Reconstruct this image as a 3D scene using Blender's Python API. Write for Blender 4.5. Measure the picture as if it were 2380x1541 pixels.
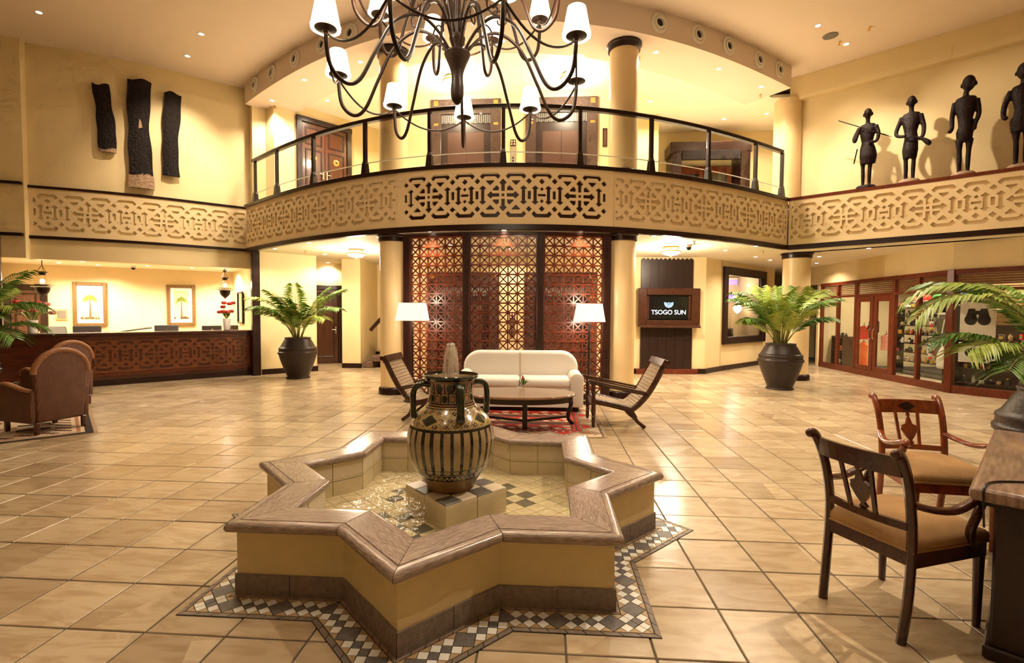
import bpy, math, random
from mathutils import Vector, Matrix, geometry
from math import sin, cos, pi, sqrt, atan2, radians

random.seed(7)
SC = bpy.context.scene
for _o in list(bpy.data.objects):
    bpy.data.objects.remove(_o)
COL = SC.collection

# ------------------------------------------------------------------ camera
cam_d = bpy.data.cameras.new('camera')
cam_d.sensor_width = 36.0
cam_d.lens = 36.0 * 1147.72 / 2380.0
cam_d.clip_start = 0.05
cam_d.clip_end = 80
cam = bpy.data.objects.new('camera', cam_d)
COL.objects.link(cam)
cam.matrix_world = (Matrix.Translation((0, 0, 1.53)) @ Matrix.Rotation(0.06699, 4, 'Z')
                    @ Matrix.Rotation(pi / 2 - 0.03823, 4, 'X') @ Matrix.Rotation(0.005623, 4, 'Z'))
SC.camera = cam

# ------------------------------------------------------------------ world, exposure
world = bpy.data.worlds.new('world')
SC.world = world
world.use_nodes = True
world.node_tree.nodes['Background'].inputs[0].default_value = (1.0, 0.78, 0.52, 1)
world.node_tree.nodes['Background'].inputs[1].default_value = 0.02
SC.view_settings.view_transform = 'Standard'
SC.view_settings.look = 'None'
SC.view_settings.gamma = 1.0
SC.view_settings.use_curve_mapping = False
SC.view_settings.exposure = 0.12
SC.cycles.use_denoising = True
SC.cycles.max_bounces = 5
SC.cycles.diffuse_bounces = 3
SC.cycles.glossy_bounces = 2
SC.cycles.transmission_bounces = 2
SC.cycles.transparent_max_bounces = 16
SC.cycles.use_adaptive_sampling = True
SC.cycles.adaptive_threshold = 0.1
SC.cycles.adaptive_min_samples = 12
SC.cycles.sample_clamp_indirect = 6.0
SC.cycles.caustics_reflective = False
SC.cycles.caustics_refractive = False

WARM = (1.0, 0.83, 0.61)       # downlight colour
WARM2 = (1.0, 0.84, 0.62)      # shaded lamps
L_MAIN = 120.0                 # watts: lobby ceiling downlights
L_UP = 230.0                    # upper landing downlights
L_LOW = 110.0                   # downlights under the balcony
L_REC = 190.0                   # reception downlights
L_SHOP = 130.0

# ------------------------------------------------------------------ helpers
def unit2(x, y):
    l = math.hypot(x, y) or 1.0
    return x / l, y / l

class MB:
    """Collects geometry for one mesh."""
    def __init__(s):
        s.v = []; s.f = []; s.m = []
    def add(s, vs, fs, mi=0):
        b = len(s.v)
        s.v.extend([tuple(p) for p in vs])
        s.f.extend([tuple(i + b for i in f) for f in fs])
        s.m.extend([mi] * len(fs))
        return s
    def box(s, c, d, rz=0, mi=0):
        x, y, z = d[0] / 2, d[1] / 2, d[2] / 2
        cr, sr = cos(rz), sin(rz)
        vs = []
        for k in (-z, z):
            for (a, b) in ((-x, -y), (x, -y), (x, y), (-x, y)):
                vs.append((c[0] + a * cr - b * sr, c[1] + a * sr + b * cr, c[2] + k))
        return s.add(vs, [(3, 2, 1, 0), (4, 5, 6, 7), (0, 1, 5, 4), (1, 2, 6, 5), (2, 3, 7, 6), (3, 0, 4, 7)], mi)
    def rbox(s, c, d, b=0.01, rz=0, mi=0):
        """box with chamfered edges"""
        h = [d[0] / 2, d[1] / 2, d[2] / 2]
        b = min(b, min(h) * 0.95)
        cr, sr = cos(rz), sin(rz)
        idx = {}; vs = []
        for sx in (-1, 1):
            for sy in (-1, 1):
                for sz in (-1, 1):
                    for ax in range(3):
                        p = [sx * (h[0] - b), sy * (h[1] - b), sz * (h[2] - b)]
                        sg = (sx, sy, sz)
                        p[ax] = sg[ax] * h[ax]
                        idx[(sx, sy, sz, ax)] = len(vs)
                        vs.append((c[0] + p[0] * cr - p[1] * sr, c[1] + p[0] * sr + p[1] * cr, c[2] + p[2]))
        fs = []
        for ax in range(3):
            u, w = (ax + 1) % 3, (ax + 2) % 3
            for sg in (-1, 1):
                q = []
                for (a, e) in ((-1, -1), (1, -1), (1, 1), (-1, 1)):
                    k = [0, 0, 0]; k[ax] = sg; k[u] = a; k[w] = e
                    q.append(idx[(k[0], k[1], k[2], ax)])
                fs.append(tuple(q) if sg > 0 else tuple(reversed(q)))
        for ax in range(3):          # edges parallel to ax
            u, w = (ax + 1) % 3, (ax + 2) % 3
            for a in (-1, 1):
                for e in (-1, 1):
                    k0 = [0, 0, 0]; k1 = [0, 0, 0]
                    k0[ax] = -1; k1[ax] = 1
                    for k in (k0, k1):
                        k[u] = a; k[w] = e
                    q = [idx[(*k0, u)], idx[(*k1, u)], idx[(*k1, w)], idx[(*k0, w)]]
                    fs.append(tuple(q) if a * e < 0 else tuple(reversed(q)))
        for sx in (-1, 1):
            for sy in (-1, 1):
                for sz in (-1, 1):
                    t = (idx[(sx, sy, sz, 0)], idx[(sx, sy, sz, 1)], idx[(sx, sy, sz, 2)])
                    fs.append(t if sx * sy * sz > 0 else tuple(reversed(t)))
        return s.add(vs, fs, mi)
    def beam(s, a, b, w, h, up=(0, 0, 1), mi=0):
        """rectangular bar from a to b: w across, h along up"""
        a = Vector(a); b = Vector(b); t = (b - a).normalized()
        up = Vector(up)
        sd = t.cross(up)
        if sd.length < 1e-5:
            sd = t.cross(Vector((0, 1, 0)))
        sd.normalize(); n = sd.cross(t).normalized()
        vs = []
        for p in (a, b):
            for (i, j) in ((-1, -1), (1, -1), (1, 1), (-1, 1)):
                vs.append(p + sd * (i * w / 2) + n * (j * h / 2))
        return s.add(vs, [(0, 1, 2, 3), (7, 6, 5, 4), (4, 5, 1, 0), (5, 6, 2, 1), (6, 7, 3, 2), (7, 4, 0, 3)], mi)
    def prism(s, poly, z0, z1, mi=0):
        n = len(poly)
        ar = sum(poly[i][0] * poly[(i + 1) % n][1] - poly[(i + 1) % n][0] * poly[i][1] for i in range(n))
        if ar < 0:
            poly = list(reversed(poly))
        vs = [(p[0], p[1], z0) for p in poly] + [(p[0], p[1], z1) for p in poly]
        fs = [tuple(range(n - 1, -1, -1)), tuple(range(n, 2 * n))]
        fs += [(i, (i + 1) % n, n + (i + 1) % n, n + i) for i in range(n)]
        return s.add(vs, fs, mi)
    def slab(s, poly3, nrm, th, mi=0):
        """planar 3D polygon extruded by th along nrm"""
        nrm = Vector(nrm).normalized() * th
        n = len(poly3)
        vs = [Vector(p) for p in poly3] + [Vector(p) + nrm for p in poly3]
        fs = [tuple(range(n - 1, -1, -1)), tuple(range(n, 2 * n))]
        fs += [(i, (i + 1) % n, n + (i + 1) % n, n + i) for i in range(n)]
        return s.add(vs, fs, mi)
    def lathe(s, prof, n=24, c=(0, 0, 0), cap=True, sx=1.0, sy=1.0, mi=0):
        vs = []
        for (r, z) in prof:
            for i in range(n):
                a = 2 * pi * i / n
                vs.append((c[0] + r * cos(a) * sx, c[1] + r * sin(a) * sy, c[2] + z))
        fs = []
        for j in range(len(prof) - 1):
            for i in range(n):
                k = (i + 1) % n
                fs.append((j * n + i, j * n + k, (j + 1) * n + k, (j + 1) * n + i))
        if cap:
            fs.append(tuple(range(n - 1, -1, -1)))
            fs.append(tuple((len(prof) - 1) * n + i for i in range(n)))
        return s.add(vs, fs, mi)
    def cyl(s, c, r, z0, z1, n=16, mi=0):
        return s.lathe([(r, z0), (r, z1)], n, c, True, mi=mi)
    def ball(s, c, r, n=12, m=8, sc=(1, 1, 1), mi=0):
        prof = [(max(1e-4, r * sin(pi * j / m)), -r * cos(pi * j / m) * sc[2]) for j in range(m + 1)]
        return s.lathe(prof, n, c, True, sc[0], sc[1], mi)
    def tube(s, pts, r, n=8, mi=0, cap=True):
        pts = [Vector(p) for p in pts]
        if not hasattr(r, '__len__'):
            r = [r] * len(pts)
        vs = []; ref = None
        for i, p in enumerate(pts):
            t = (pts[min(i + 1, len(pts) - 1)] - pts[max(i - 1, 0)])
            if t.length < 1e-9:
                t = Vector((0, 0, 1))
            t.normalize()
            if ref is None:
                ref = Vector((0, 0, 1)) if abs(t.z) < 0.9 else Vector((1, 0, 0))
            u = ref - t * ref.dot(t)
            if u.length < 1e-6:
                u = t.orthogonal()
            u.normalize(); w = t.cross(u); ref = u
            rr = r[i]
            ru, rw = (rr if hasattr(rr, '__len__') else (rr, rr))
            for k in range(n):
                a = 2 * pi * k / n
                vs.append(p + u * (cos(a) * ru) + w * (sin(a) * rw))
        fs = []
        for j in range(len(pts) - 1):
            for k in range(n):
                l = (k + 1) % n
                fs.append((j * n + k, j * n + l, (j + 1) * n + l, (j + 1) * n + k))
        if cap:
            fs.append(tuple(range(n - 1, -1, -1)))
            fs.append(tuple((len(pts) - 1) * n + k for k in range(n)))
        return s.add(vs, fs, mi)
    def torus(s, c, R, r, n=24, m=8, mi=0, axis='Z'):
        vs = []; fs = []
        for i in range(n):
            a = 2 * pi * i / n
            for j in range(m):
                b = 2 * pi * j / m
                x, y, z = (R + r * cos(b)) * cos(a), (R + r * cos(b)) * sin(a), r * sin(b)
                if axis == 'Y':
                    x, y, z = x, z, y
                vs.append((c[0] + x, c[1] + y, c[2] + z))
        for i in range(n):
            for j in range(m):
                i2, j2 = (i + 1) % n, (j + 1) % m
                fs.append((i * m + j, i2 * m + j, i2 * m + j2, i * m + j2))
        return s.add(vs, fs, mi)
    def strip(s, path, o0, o1, z0, z1, closed=False, mi=0):
        """solid strip along a 2D path; offsets are measured along the path's right-hand normal"""
        nr = path_normals(path)
        n = len(path); vs = []
        for (p, q) in zip(path, nr):
            for (o, z) in ((o0, z0), (o1, z0), (o1, z1), (o0, z1)):
                vs.append((p[0] + q[0] * o, p[1] + q[1] * o, z))
        fs = []
        for i in range(n - 1):
            for k in range(4):
                l = (k + 1) % 4
                fs.append((i * 4 + k, i * 4 + l, (i + 1) * 4 + l, (i + 1) * 4 + k))
        fs.append((0, 1, 2, 3)); fs.append(tuple((n - 1) * 4 + k for k in (3, 2, 1, 0)))
        return s.add(vs, fs, mi)
    def xf(s, M):
        s.v = [tuple(M @ Vector(p)) for p in s.v]
        return s
    def mesh(s, name, mats, smooth=None):
        me = bpy.data.meshes.new(name)
        me.from_pydata(s.v, [], s.f)
        if not isinstance(mats, (list, tuple)):
            mats = [mats]
        for m in mats:
            me.materials.append(MAT[m] if isinstance(m, str) else m)
        if len(mats) > 1:
            me.polygons.foreach_set('material_index', s.m)
        fix_normals(me)
        if smooth is not None:
            me.polygons.foreach_set('use_smooth', [True] * len(me.polygons))
            me.set_sharp_from_angle(angle=radians(smooth))
        me.update()
        return me
    def obj(s, name, mats, parent=None, smooth=None, loc=(0, 0, 0), rz=0):
        return put(name, s.mesh(name, mats, smooth), parent, loc, rz)

def fix_normals(me):
    import bmesh
    bm = bmesh.new(); bm.from_mesh(me)
    bmesh.ops.recalc_face_normals(bm, faces=bm.faces)
    bm.to_mesh(me); bm.free()

def put(name, data, parent=None, loc=(0, 0, 0), rz=0):
    o = bpy.data.objects.new(name, data)
    COL.objects.link(o)
    o.location = loc
    o.rotation_euler = (0, 0, rz)
    if parent is not None:
        o.parent = parent
    return o

def tag(o, label, cat, group=None):
    o['label'] = label; o['category'] = cat
    if group: o['group'] = group
    return o

def thing(name, label, cat, loc=(0, 0, 0), rz=0, group=None):
    o = put(name, None, None, loc, rz)
    o.empty_display_size = 0.1
    return tag(o, label, cat, group)

def struct(o, label=None):
    o['kind'] = 'structure'
    if label: o['label'] = label
    return o

def copy_tree(o, loc=None, rz=None, label=None, parent=None):
    c = o.copy(); COL.objects.link(c)
    if parent is not None: c.parent = parent
    if loc is not None: c.location = loc
    if rz is not None: c.rotation_euler = (0, 0, rz)
    if label: c['label'] = label
    for ch in list(o.children):
        copy_tree(ch, parent=c)
    return c

def path_normals(path):
    n = len(path); out = []
    for i in range(n):
        a = path[max(i - 1, 0)]; b = path[min(i + 1, n - 1)]
        tx, ty = unit2(b[0] - a[0], b[1] - a[1])
        nx, ny = ty, -tx
        if 0 < i < n - 1:            # mitre
            t0 = unit2(path[i][0] - a[0], path[i][1] - a[1])
            k = t0[1] * nx - t0[0] * ny
            k = max(k, 0.4)
            nx, ny = nx / k, ny / k
        out.append((nx, ny))
    return out

def smooth_path(pts, n=8):
    out = []
    P = [pts[0]] + list(pts) + [pts[-1]]
    for i in range(1, len(P) - 2):
        for k in range(n):
            t = k / n
            q = []
            for d in range(len(pts[0])):
                p0, p1, p2, p3 = P[i - 1][d], P[i][d], P[i + 1][d], P[i + 2][d]
                q.append(0.5 * ((2 * p1) + (-p0 + p2) * t + (2 * p0 - 5 * p1 + 4 * p2 - p3) * t * t + (-p0 + 3 * p1 - 3 * p2 + p3) * t ** 3))
            out.append(tuple(q))
    out.append(tuple(pts[-1]))
    return out

# ------------------------------------------------------------------ materials
MAT = {}
def nodes(m):
    m.use_nodes = True
    return m.node_tree.nodes, m.node_tree.links

def bsdf(m):
    return m.node_tree.nodes['Principled BSDF']

def lin(r, g, b):
    f = lambda c: (c / 255 / 12.92) if c / 255 <= 0.04045 else ((c / 255 + 0.055) / 1.055) ** 2.4
    return (f(r), f(g), f(b))

def mat(name, col, rough=0.5, var=0.0, scale=6.0, bump=0.0, bscale=None, stretch=(1, 1, 1), metal=0.0,
        col2=None, emit=None, emit_s=0.0, spec=0.5, coat=0.0, coords='Object', detail=4.0, transl=0.0):
    """principled material with a noise blend between two colours and optional bump"""
    m = bpy.data.materials.new(name)
    nd, lk = nodes(m)
    b = bsdf(m)
    b.inputs['Base Color'].default_value = (*col, 1)
    b.inputs['Roughness'].default_value = rough
    b.inputs['Metallic'].default_value = metal
    b.inputs['Specular IOR Level'].default_value = spec
    b.inputs['Coat Weight'].default_value = coat
    b.inputs['Coat Roughness'].default_value = 0.08
    if emit:
        b.inputs['Emission Color'].default_value = (*emit, 1)
        b.inputs['Emission Strength'].default_value = emit_s
    if var > 0 or col2 or bump > 0:
        tc = nd.new('ShaderNodeTexCoord'); mp = nd.new('ShaderNodeMapping')
        mp.inputs['Scale'].default_value = stretch
        lk.new(tc.outputs[coords], mp.inputs['Vector'])
        nz = nd.new('ShaderNodeTexNoise')
        nz.inputs['Scale'].default_value = scale
        nz.inputs['Detail'].default_value = detail
        lk.new(mp.outputs[0], nz.inputs['Vector'])
        if var > 0 or col2:
            rp = nd.new('ShaderNodeValToRGB')
            c1 = col2 if col2 else tuple(max(0, c * (1 - var)) for c in col)
            rp.color_ramp.elements[0].position = 0.3
            rp.color_ramp.elements[1].position = 0.7
            rp.color_ramp.elements[0].color = (*c1, 1)
            rp.color_ramp.elements[1].color = (*col, 1)
            lk.new(nz.outputs['Fac'], rp.inputs['Fac'])
            lk.new(rp.outputs['Color'], b.inputs['Base Color'])
        if bump > 0:
            src = nz
            if bscale:
                src = nd.new('ShaderNodeTexNoise')
                src.inputs['Scale'].default_value = bscale
                src.inputs['Detail'].default_value = 3
                lk.new(mp.outputs[0], src.inputs['Vector'])
            bp = nd.new('ShaderNodeBump')
            bp.inputs['Strength'].default_value = bump
            bp.inputs['Distance'].default_value = 0.02
            lk.new(src.outputs['Fac'], bp.inputs['Height'])
            lk.new(bp.outputs['Normal'], b.inputs['Normal'])
    MAT[name] = m
    return m

def weave(name, col, dark, scale=120.0, rough=0.6, bump=0.6, coords='Object', ratio=1.0):
    """woven cane / wicker / linen: two crossed waves"""
    m = bpy.data.materials.new(name)
    nd, lk = nodes(m); b = bsdf(m)
    tc = nd.new('ShaderNodeTexCoord')
    outs = []
    mpw = nd.new('ShaderNodeMapping'); mpw.inputs['Rotation'].default_value = (0, 0, 0.7)
    lk.new(tc.outputs[coords], mpw.inputs['Vector'])
    for d, k in (('X', 1.0), ('Z' if ratio > 0 else 'Y', abs(ratio))):
        w = nd.new('ShaderNodeTexWave'); w.bands_direction = d
        w.inputs['Scale'].default_value = scale * k
        w.inputs['Distortion'].default_value = 0.8
        lk.new(mpw.outputs[0], w.inputs['Vector'])
        outs.append(w)
    mx = nd.new('ShaderNodeMath'); mx.operation = 'MULTIPLY'
    lk.new(outs[0].outputs['Fac'], mx.inputs[0]); lk.new(outs[1].outputs['Fac'], mx.inputs[1])
    nz = nd.new('ShaderNodeTexNoise'); nz.inputs['Scale'].default_value = 9
    lk.new(tc.outputs[coords], nz.inputs['Vector'])
    ad = nd.new('ShaderNodeMath'); ad.operation = 'MULTIPLY_ADD'
    ad.inputs[1].default_value = 0.5; lk.new(nz.outputs['Fac'], ad.inputs[0]); lk.new(mx.outputs[0], ad.inputs[2])
    rp = nd.new('ShaderNodeValToRGB')
    rp.color_ramp.elements[0].color = (*dark, 1); rp.color_ramp.elements[1].color = (*col, 1)
    rp.color_ramp.elements[0].position = 0.15; rp.color_ramp.elements[1].position = 0.75
    lk.new(ad.outputs[0], rp.inputs['Fac']); lk.new(rp.outputs['Color'], b.inputs['Base Color'])
    bp = nd.new('ShaderNodeBump'); bp.inputs['Strength'].default_value = bump; bp.inputs['Distance'].default_value = 0.004
    lk.new(mx.outputs[0], bp.inputs['Height']); lk.new(bp.outputs['Normal'], b.inputs['Normal'])
    b.inputs['Roughness'].default_value = rough
    MAT[name] = m
    return m

def clear(name, tint, rough=0.02, ior=1.45, bump=0.0, bscale=20.0, extra=0.0):
    """thin clear sheet: see-through with fresnel gloss"""
    m = bpy.data.materials.new(name)
    nd, lk = nodes(m)
    nd.remove(bsdf(m))
    out = nd['Material Output']
    tr = nd.new('ShaderNodeBsdfTransparent'); tr.inputs[0].default_value = (*tint, 1)
    gl = nd.new('ShaderNodeBsdfGlossy'); gl.inputs['Roughness'].default_value = rough
    lw = nd.new('ShaderNodeLayerWeight'); lw.inputs['Blend'].default_value = 0.5
    pw = nd.new('ShaderNodeMath'); pw.operation = 'POWER'; pw.inputs[1].default_value = 5.0
    f0 = ((ior - 1) / (ior + 1)) ** 2 + extra
    ma = nd.new('ShaderNodeMath'); ma.operation = 'MULTIPLY_ADD'; ma.inputs[1].default_value = 1 - f0; ma.inputs[2].default_value = f0; ma.use_clamp = True
    mx = nd.new('ShaderNodeMixShader')
    lk.new(lw.outputs['Facing'], pw.inputs[0]); lk.new(pw.outputs[0], ma.inputs[0]); lk.new(ma.outputs[0], mx.inputs[0])
    lk.new(tr.outputs[0], mx.inputs[1]); lk.new(gl.outputs[0], mx.inputs[2])
    if bump:
        tc = nd.new('ShaderNodeTexCoord'); nz = nd.new('ShaderNodeTexNoise')
        nz.inputs['Scale'].default_value = bscale; nz.inputs['Detail'].default_value = 3
        lk.new(tc.outputs['Object'], nz.inputs['Vector'])
        bp = nd.new('ShaderNodeBump'); bp.inputs['Strength'].default_value = bump; bp.inputs['Distance'].default_value = 0.03
        lk.new(nz.outputs['Fac'], bp.inputs['Height'])
        lk.new(bp.outputs['Normal'], gl.inputs['Normal']); lk.new(bp.outputs['Normal'], lw.inputs['Normal'])
    lk.new(mx.outputs[0], out.inputs['Surface'])
    MAT[name] = m
    return m

def glow(name, col, s):
    m = bpy.data.materials.new(name)
    nd, lk = nodes(m); b = bsdf(m)
    b.inputs['Base Color'].default_value = (*col, 1)
    b.inputs['Emission Color'].default_value = (*col, 1)
    b.inputs['Emission Strength'].default_value = s
    MAT[name] = m
    return m

# plaster, stone
mat('wall', (0.80, 0.635, 0.345), 0.62, var=0.05, scale=3, bump=0.05, bscale=60, coords='Object')
mat('wall_brown', (0.42, 0.29, 0.14), 0.65, var=0.08, scale=4)
mat('frieze', (0.78, 0.60, 0.34), 0.6, var=0.04, scale=3)
mat('ceiling', (0.80, 0.66, 0.545), 0.75, var=0.03, scale=2)
mat('ceiling_low', (0.90, 0.82, 0.66), 0.75, var=0.02, scale=2)
mat('white_paint', (0.80, 0.74, 0.64), 0.5)
mat('column', (0.82, 0.62, 0.33), 0.35, var=0.05, scale=5)
mat('grout', (0.10, 0.075, 0.05), 0.9)
mat('grout_dark', (0.035, 0.028, 0.022), 0.9)
mat('fountain_wall', (0.75, 0.60, 0.31), 0.5, var=0.08, scale=10)
mat('base_stone', (0.29, 0.225, 0.195), 0.6, var=0.35, scale=30, bump=0.2, bscale=80)
mat('coping', (0.47, 0.365, 0.295), 0.15, col2=(0.20, 0.135, 0.105), scale=8, stretch=(2.5, 24, 24), bump=0.04, bscale=40, detail=8, coords='Object')
mat('mos_white', (0.92, 0.90, 0.83), 0.3, var=0.05, scale=12)
mat('mos_grey', (0.20, 0.175, 0.165), 0.45, var=0.3, scale=30)
mat('mos_tan', (0.56, 0.38, 0.20), 0.4, var=0.2, scale=20)
mat('mos_brown', (0.36, 0.25, 0.17), 0.45, var=0.3, scale=20)
mat('pool_cream', (0.74, 0.63, 0.46), 0.25, var=0.08, scale=12)
mat('pool_grey', (0.16, 0.15, 0.125), 0.3, var=0.3, scale=18)
# woods
mat('dark_wood', (0.030, 0.009, 0.006), 0.3, col2=(0.012, 0.005, 0.004), scale=5, stretch=(8, 8, 1), spec=0.4)
mat('trim_wood', (0.020, 0.006, 0.004), 0.3, var=0.4, scale=8, spec=0.35)
mat('red_wood', (0.18, 0.036, 0.012), 0.32, col2=(0.09, 0.017, 0.007), scale=6, stretch=(6, 6, 1), spec=0.35)
mat('screen_wood', (0.22, 0.042, 0.015), 0.33, col2=(0.11, 0.02, 0.008), scale=8, stretch=(3, 3, 3), coat=0.1)
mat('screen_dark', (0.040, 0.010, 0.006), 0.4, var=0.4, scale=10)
mat('counter_wood', (0.115, 0.026, 0.010), 0.26, col2=(0.05, 0.012, 0.007), scale=3, stretch=(1, 1, 6), coat=0.3)
mat('counter_fret', (0.20, 0.055, 0.016), 0.3, var=0.4, scale=14)
mat('door_wood', (0.105, 0.027, 0.010), 0.25, col2=(0.05, 0.013, 0.007), scale=3, stretch=(7, 7, 0.7), coat=0.4)
mat('chair_wood', (0.09, 0.020, 0.009), 0.22, col2=(0.06, 0.012, 0.006), scale=7, stretch=(3, 3, 2), coat=0.5)
mat('panel_wood', (0.026, 0.008, 0.006), 0.35, col2=(0.013, 0.006, 0.005), scale=4, stretch=(14, 14, 0.7))
mat('teak', (0.085, 0.026, 0.012), 0.28, col2=(0.03, 0.010, 0.006), scale=8, stretch=(3, 3, 3), coat=0.15)
mat('carved', (0.012, 0.003, 0.0028), 0.45, var=0.5, scale=30, bump=0.5, bscale=70, spec=0.2)
mat('bark', (0.020, 0.012, 0.010), 0.75, spec=0.2, col2=(0.005, 0.003, 0.003), scale=22, bump=1.0, bscale=34)
mat('bark_bare', (0.36, 0.22, 0.13), 0.6, var=0.3, scale=14)
# metals, fabrics, plants
mat('iron', (0.026, 0.010, 0.0045), 0.42, var=0.4, scale=30, spec=0.25)
mat('chrome', (0.75, 0.68, 0.55), 0.2, metal=1.0)
mat('brass', (0.75, 0.48, 0.16), 0.25, metal=1.0)
mat('black', (0.012, 0.011, 0.012), 0.4)
mat('black_gloss', (0.008, 0.007, 0.008), 0.12)
mat('grey_plastic', (0.16, 0.15, 0.14), 0.4)
mat('sofa', (0.86, 0.80, 0.72), 0.85, var=0.05, scale=40, bump=0.08, bscale=300)
mat('sofa_seam', (0.16, 0.12, 0.09), 0.8)
weave('seat_fabric', (0.58, 0.34, 0.13), (0.30, 0.15, 0.05), scale=90, rough=0.8, bump=0.5, ratio=-1.0)
weave('cane', (0.74, 0.60, 0.43), (0.34, 0.22, 0.12), scale=60, rough=0.6, bump=0.5)
weave('wicker', (0.22, 0.095, 0.052), (0.075, 0.028, 0.015), scale=26, rough=0.6, bump=0.7, ratio=1.6)
mat('wicker_trim', (0.36, 0.155, 0.065), 0.45, var=0.3, scale=40, bump=0.3)
mat('cushion_red', (0.55, 0.075, 0.02), 0.8, var=0.2, scale=20)
mat('pot', (0.034, 0.018, 0.014), 0.4, var=0.35, scale=18, bump=0.25, bscale=45)
mat('soil', (0.03, 0.02, 0.012), 0.95, bump=0.6, var=0.3, scale=40)
mat('leaf', (0.15, 0.28, 0.03), 0.42, col2=(0.05, 0.13, 0.015), scale=5)
mat('leaf_light', (0.42, 0.48, 0.09), 0.42, col2=(0.16, 0.28, 0.03), scale=6)
mat('cane_stem', (0.28, 0.27, 0.06), 0.5, var=0.4, scale=14)
mat('petal_red', (0.75, 0.05, 0.04), 0.5, var=0.2, scale=10)
mat('petal_pink', (0.85, 0.35, 0.30), 0.5, var=0.2, scale=10)
mat('paper', (0.86, 0.84, 0.78), 0.7)
mat('gold_frame', (0.26, 0.15, 0.055), 0.35, var=0.3, scale=20, metal=0.3)
mat('print_ground', (0.80, 0.68, 0.36), 0.7, var=0.25, scale=3)
mat('print_green', (0.22, 0.28, 0.04), 0.7)
mat('print_brown', (0.16, 0.09, 0.03), 0.7)
mat('stone_dark', (0.045, 0.027, 0.022), 0.18, col2=(0.10, 0.06, 0.05), scale=25, detail=8)
mat('lift_door', (0.075, 0.029, 0.016), 0.5, metal=0.2)
mat('carpet', (0.20, 0.12, 0.07), 0.95, col2=(0.07, 0.035, 0.03), scale=28, bump=0.4)
mat('table_top', (0.36, 0.235, 0.175), 0.2, col2=(0.20, 0.115, 0.08), scale=4, stretch=(1.5, 14, 1), detail=8, coat=0.3)
clear('glass', (0.97, 0.98, 0.96), 0.01, 1.4)
clear('window_glass', (0.92, 0.92, 0.92), 0.01, 1.5, extra=0.02)
clear('lantern_glass', (0.95, 0.93, 0.88), 0.02, 1.35)
clear('water', (0.93, 0.92, 0.82), 0.03, 1.33, bump=0.55, bscale=14)
clear('jet', (0.93, 0.92, 0.88), 0.12, 1.33, bump=1.0, bscale=40, extra=0.10)
glow('bulb', (1.0, 0.86, 0.62), 40.0)
glow('shade_lit', (1.0, 0.80, 0.52), 6.0)
glow('lamp_shade_lit', (1.0, 0.87, 0.70), 0.95)
glow('bowl_lit', (1.0, 0.84, 0.58), 9.0)
glow('purple_glow', (0.32, 0.24, 1.0), 1.6)
glow('tv_text', (0.75, 0.86, 1.0), 2.2)
glow('tv_blue', (0.25, 0.50, 0.95), 1.6)
glow('led_red', (1.0, 0.25, 0.10), 3.0)
def flat(name, r, g, b, rough=0.6):
    return mat(name, lin(r, g, b), rough, var=0.08, scale=12)
mat('mos_border', (0.25, 0.19, 0.145), 0.45, var=0.3, scale=20)
flat('c_red', 215, 50, 30); flat('c_orange', 235, 110, 50); flat('c_white', 235, 228, 215); flat('c_black', 28, 25, 26)
flat('c_green', 70, 150, 60); flat('c_blue', 70, 140, 200); flat('c_yellow', 235, 190, 60); flat('c_grey', 120, 112, 100)
flat('c_pink', 235, 160, 140); flat('c_olive', 96, 92, 66); flat('c_tan', 200, 165, 110); flat('c_brown', 96, 58, 36)

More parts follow.
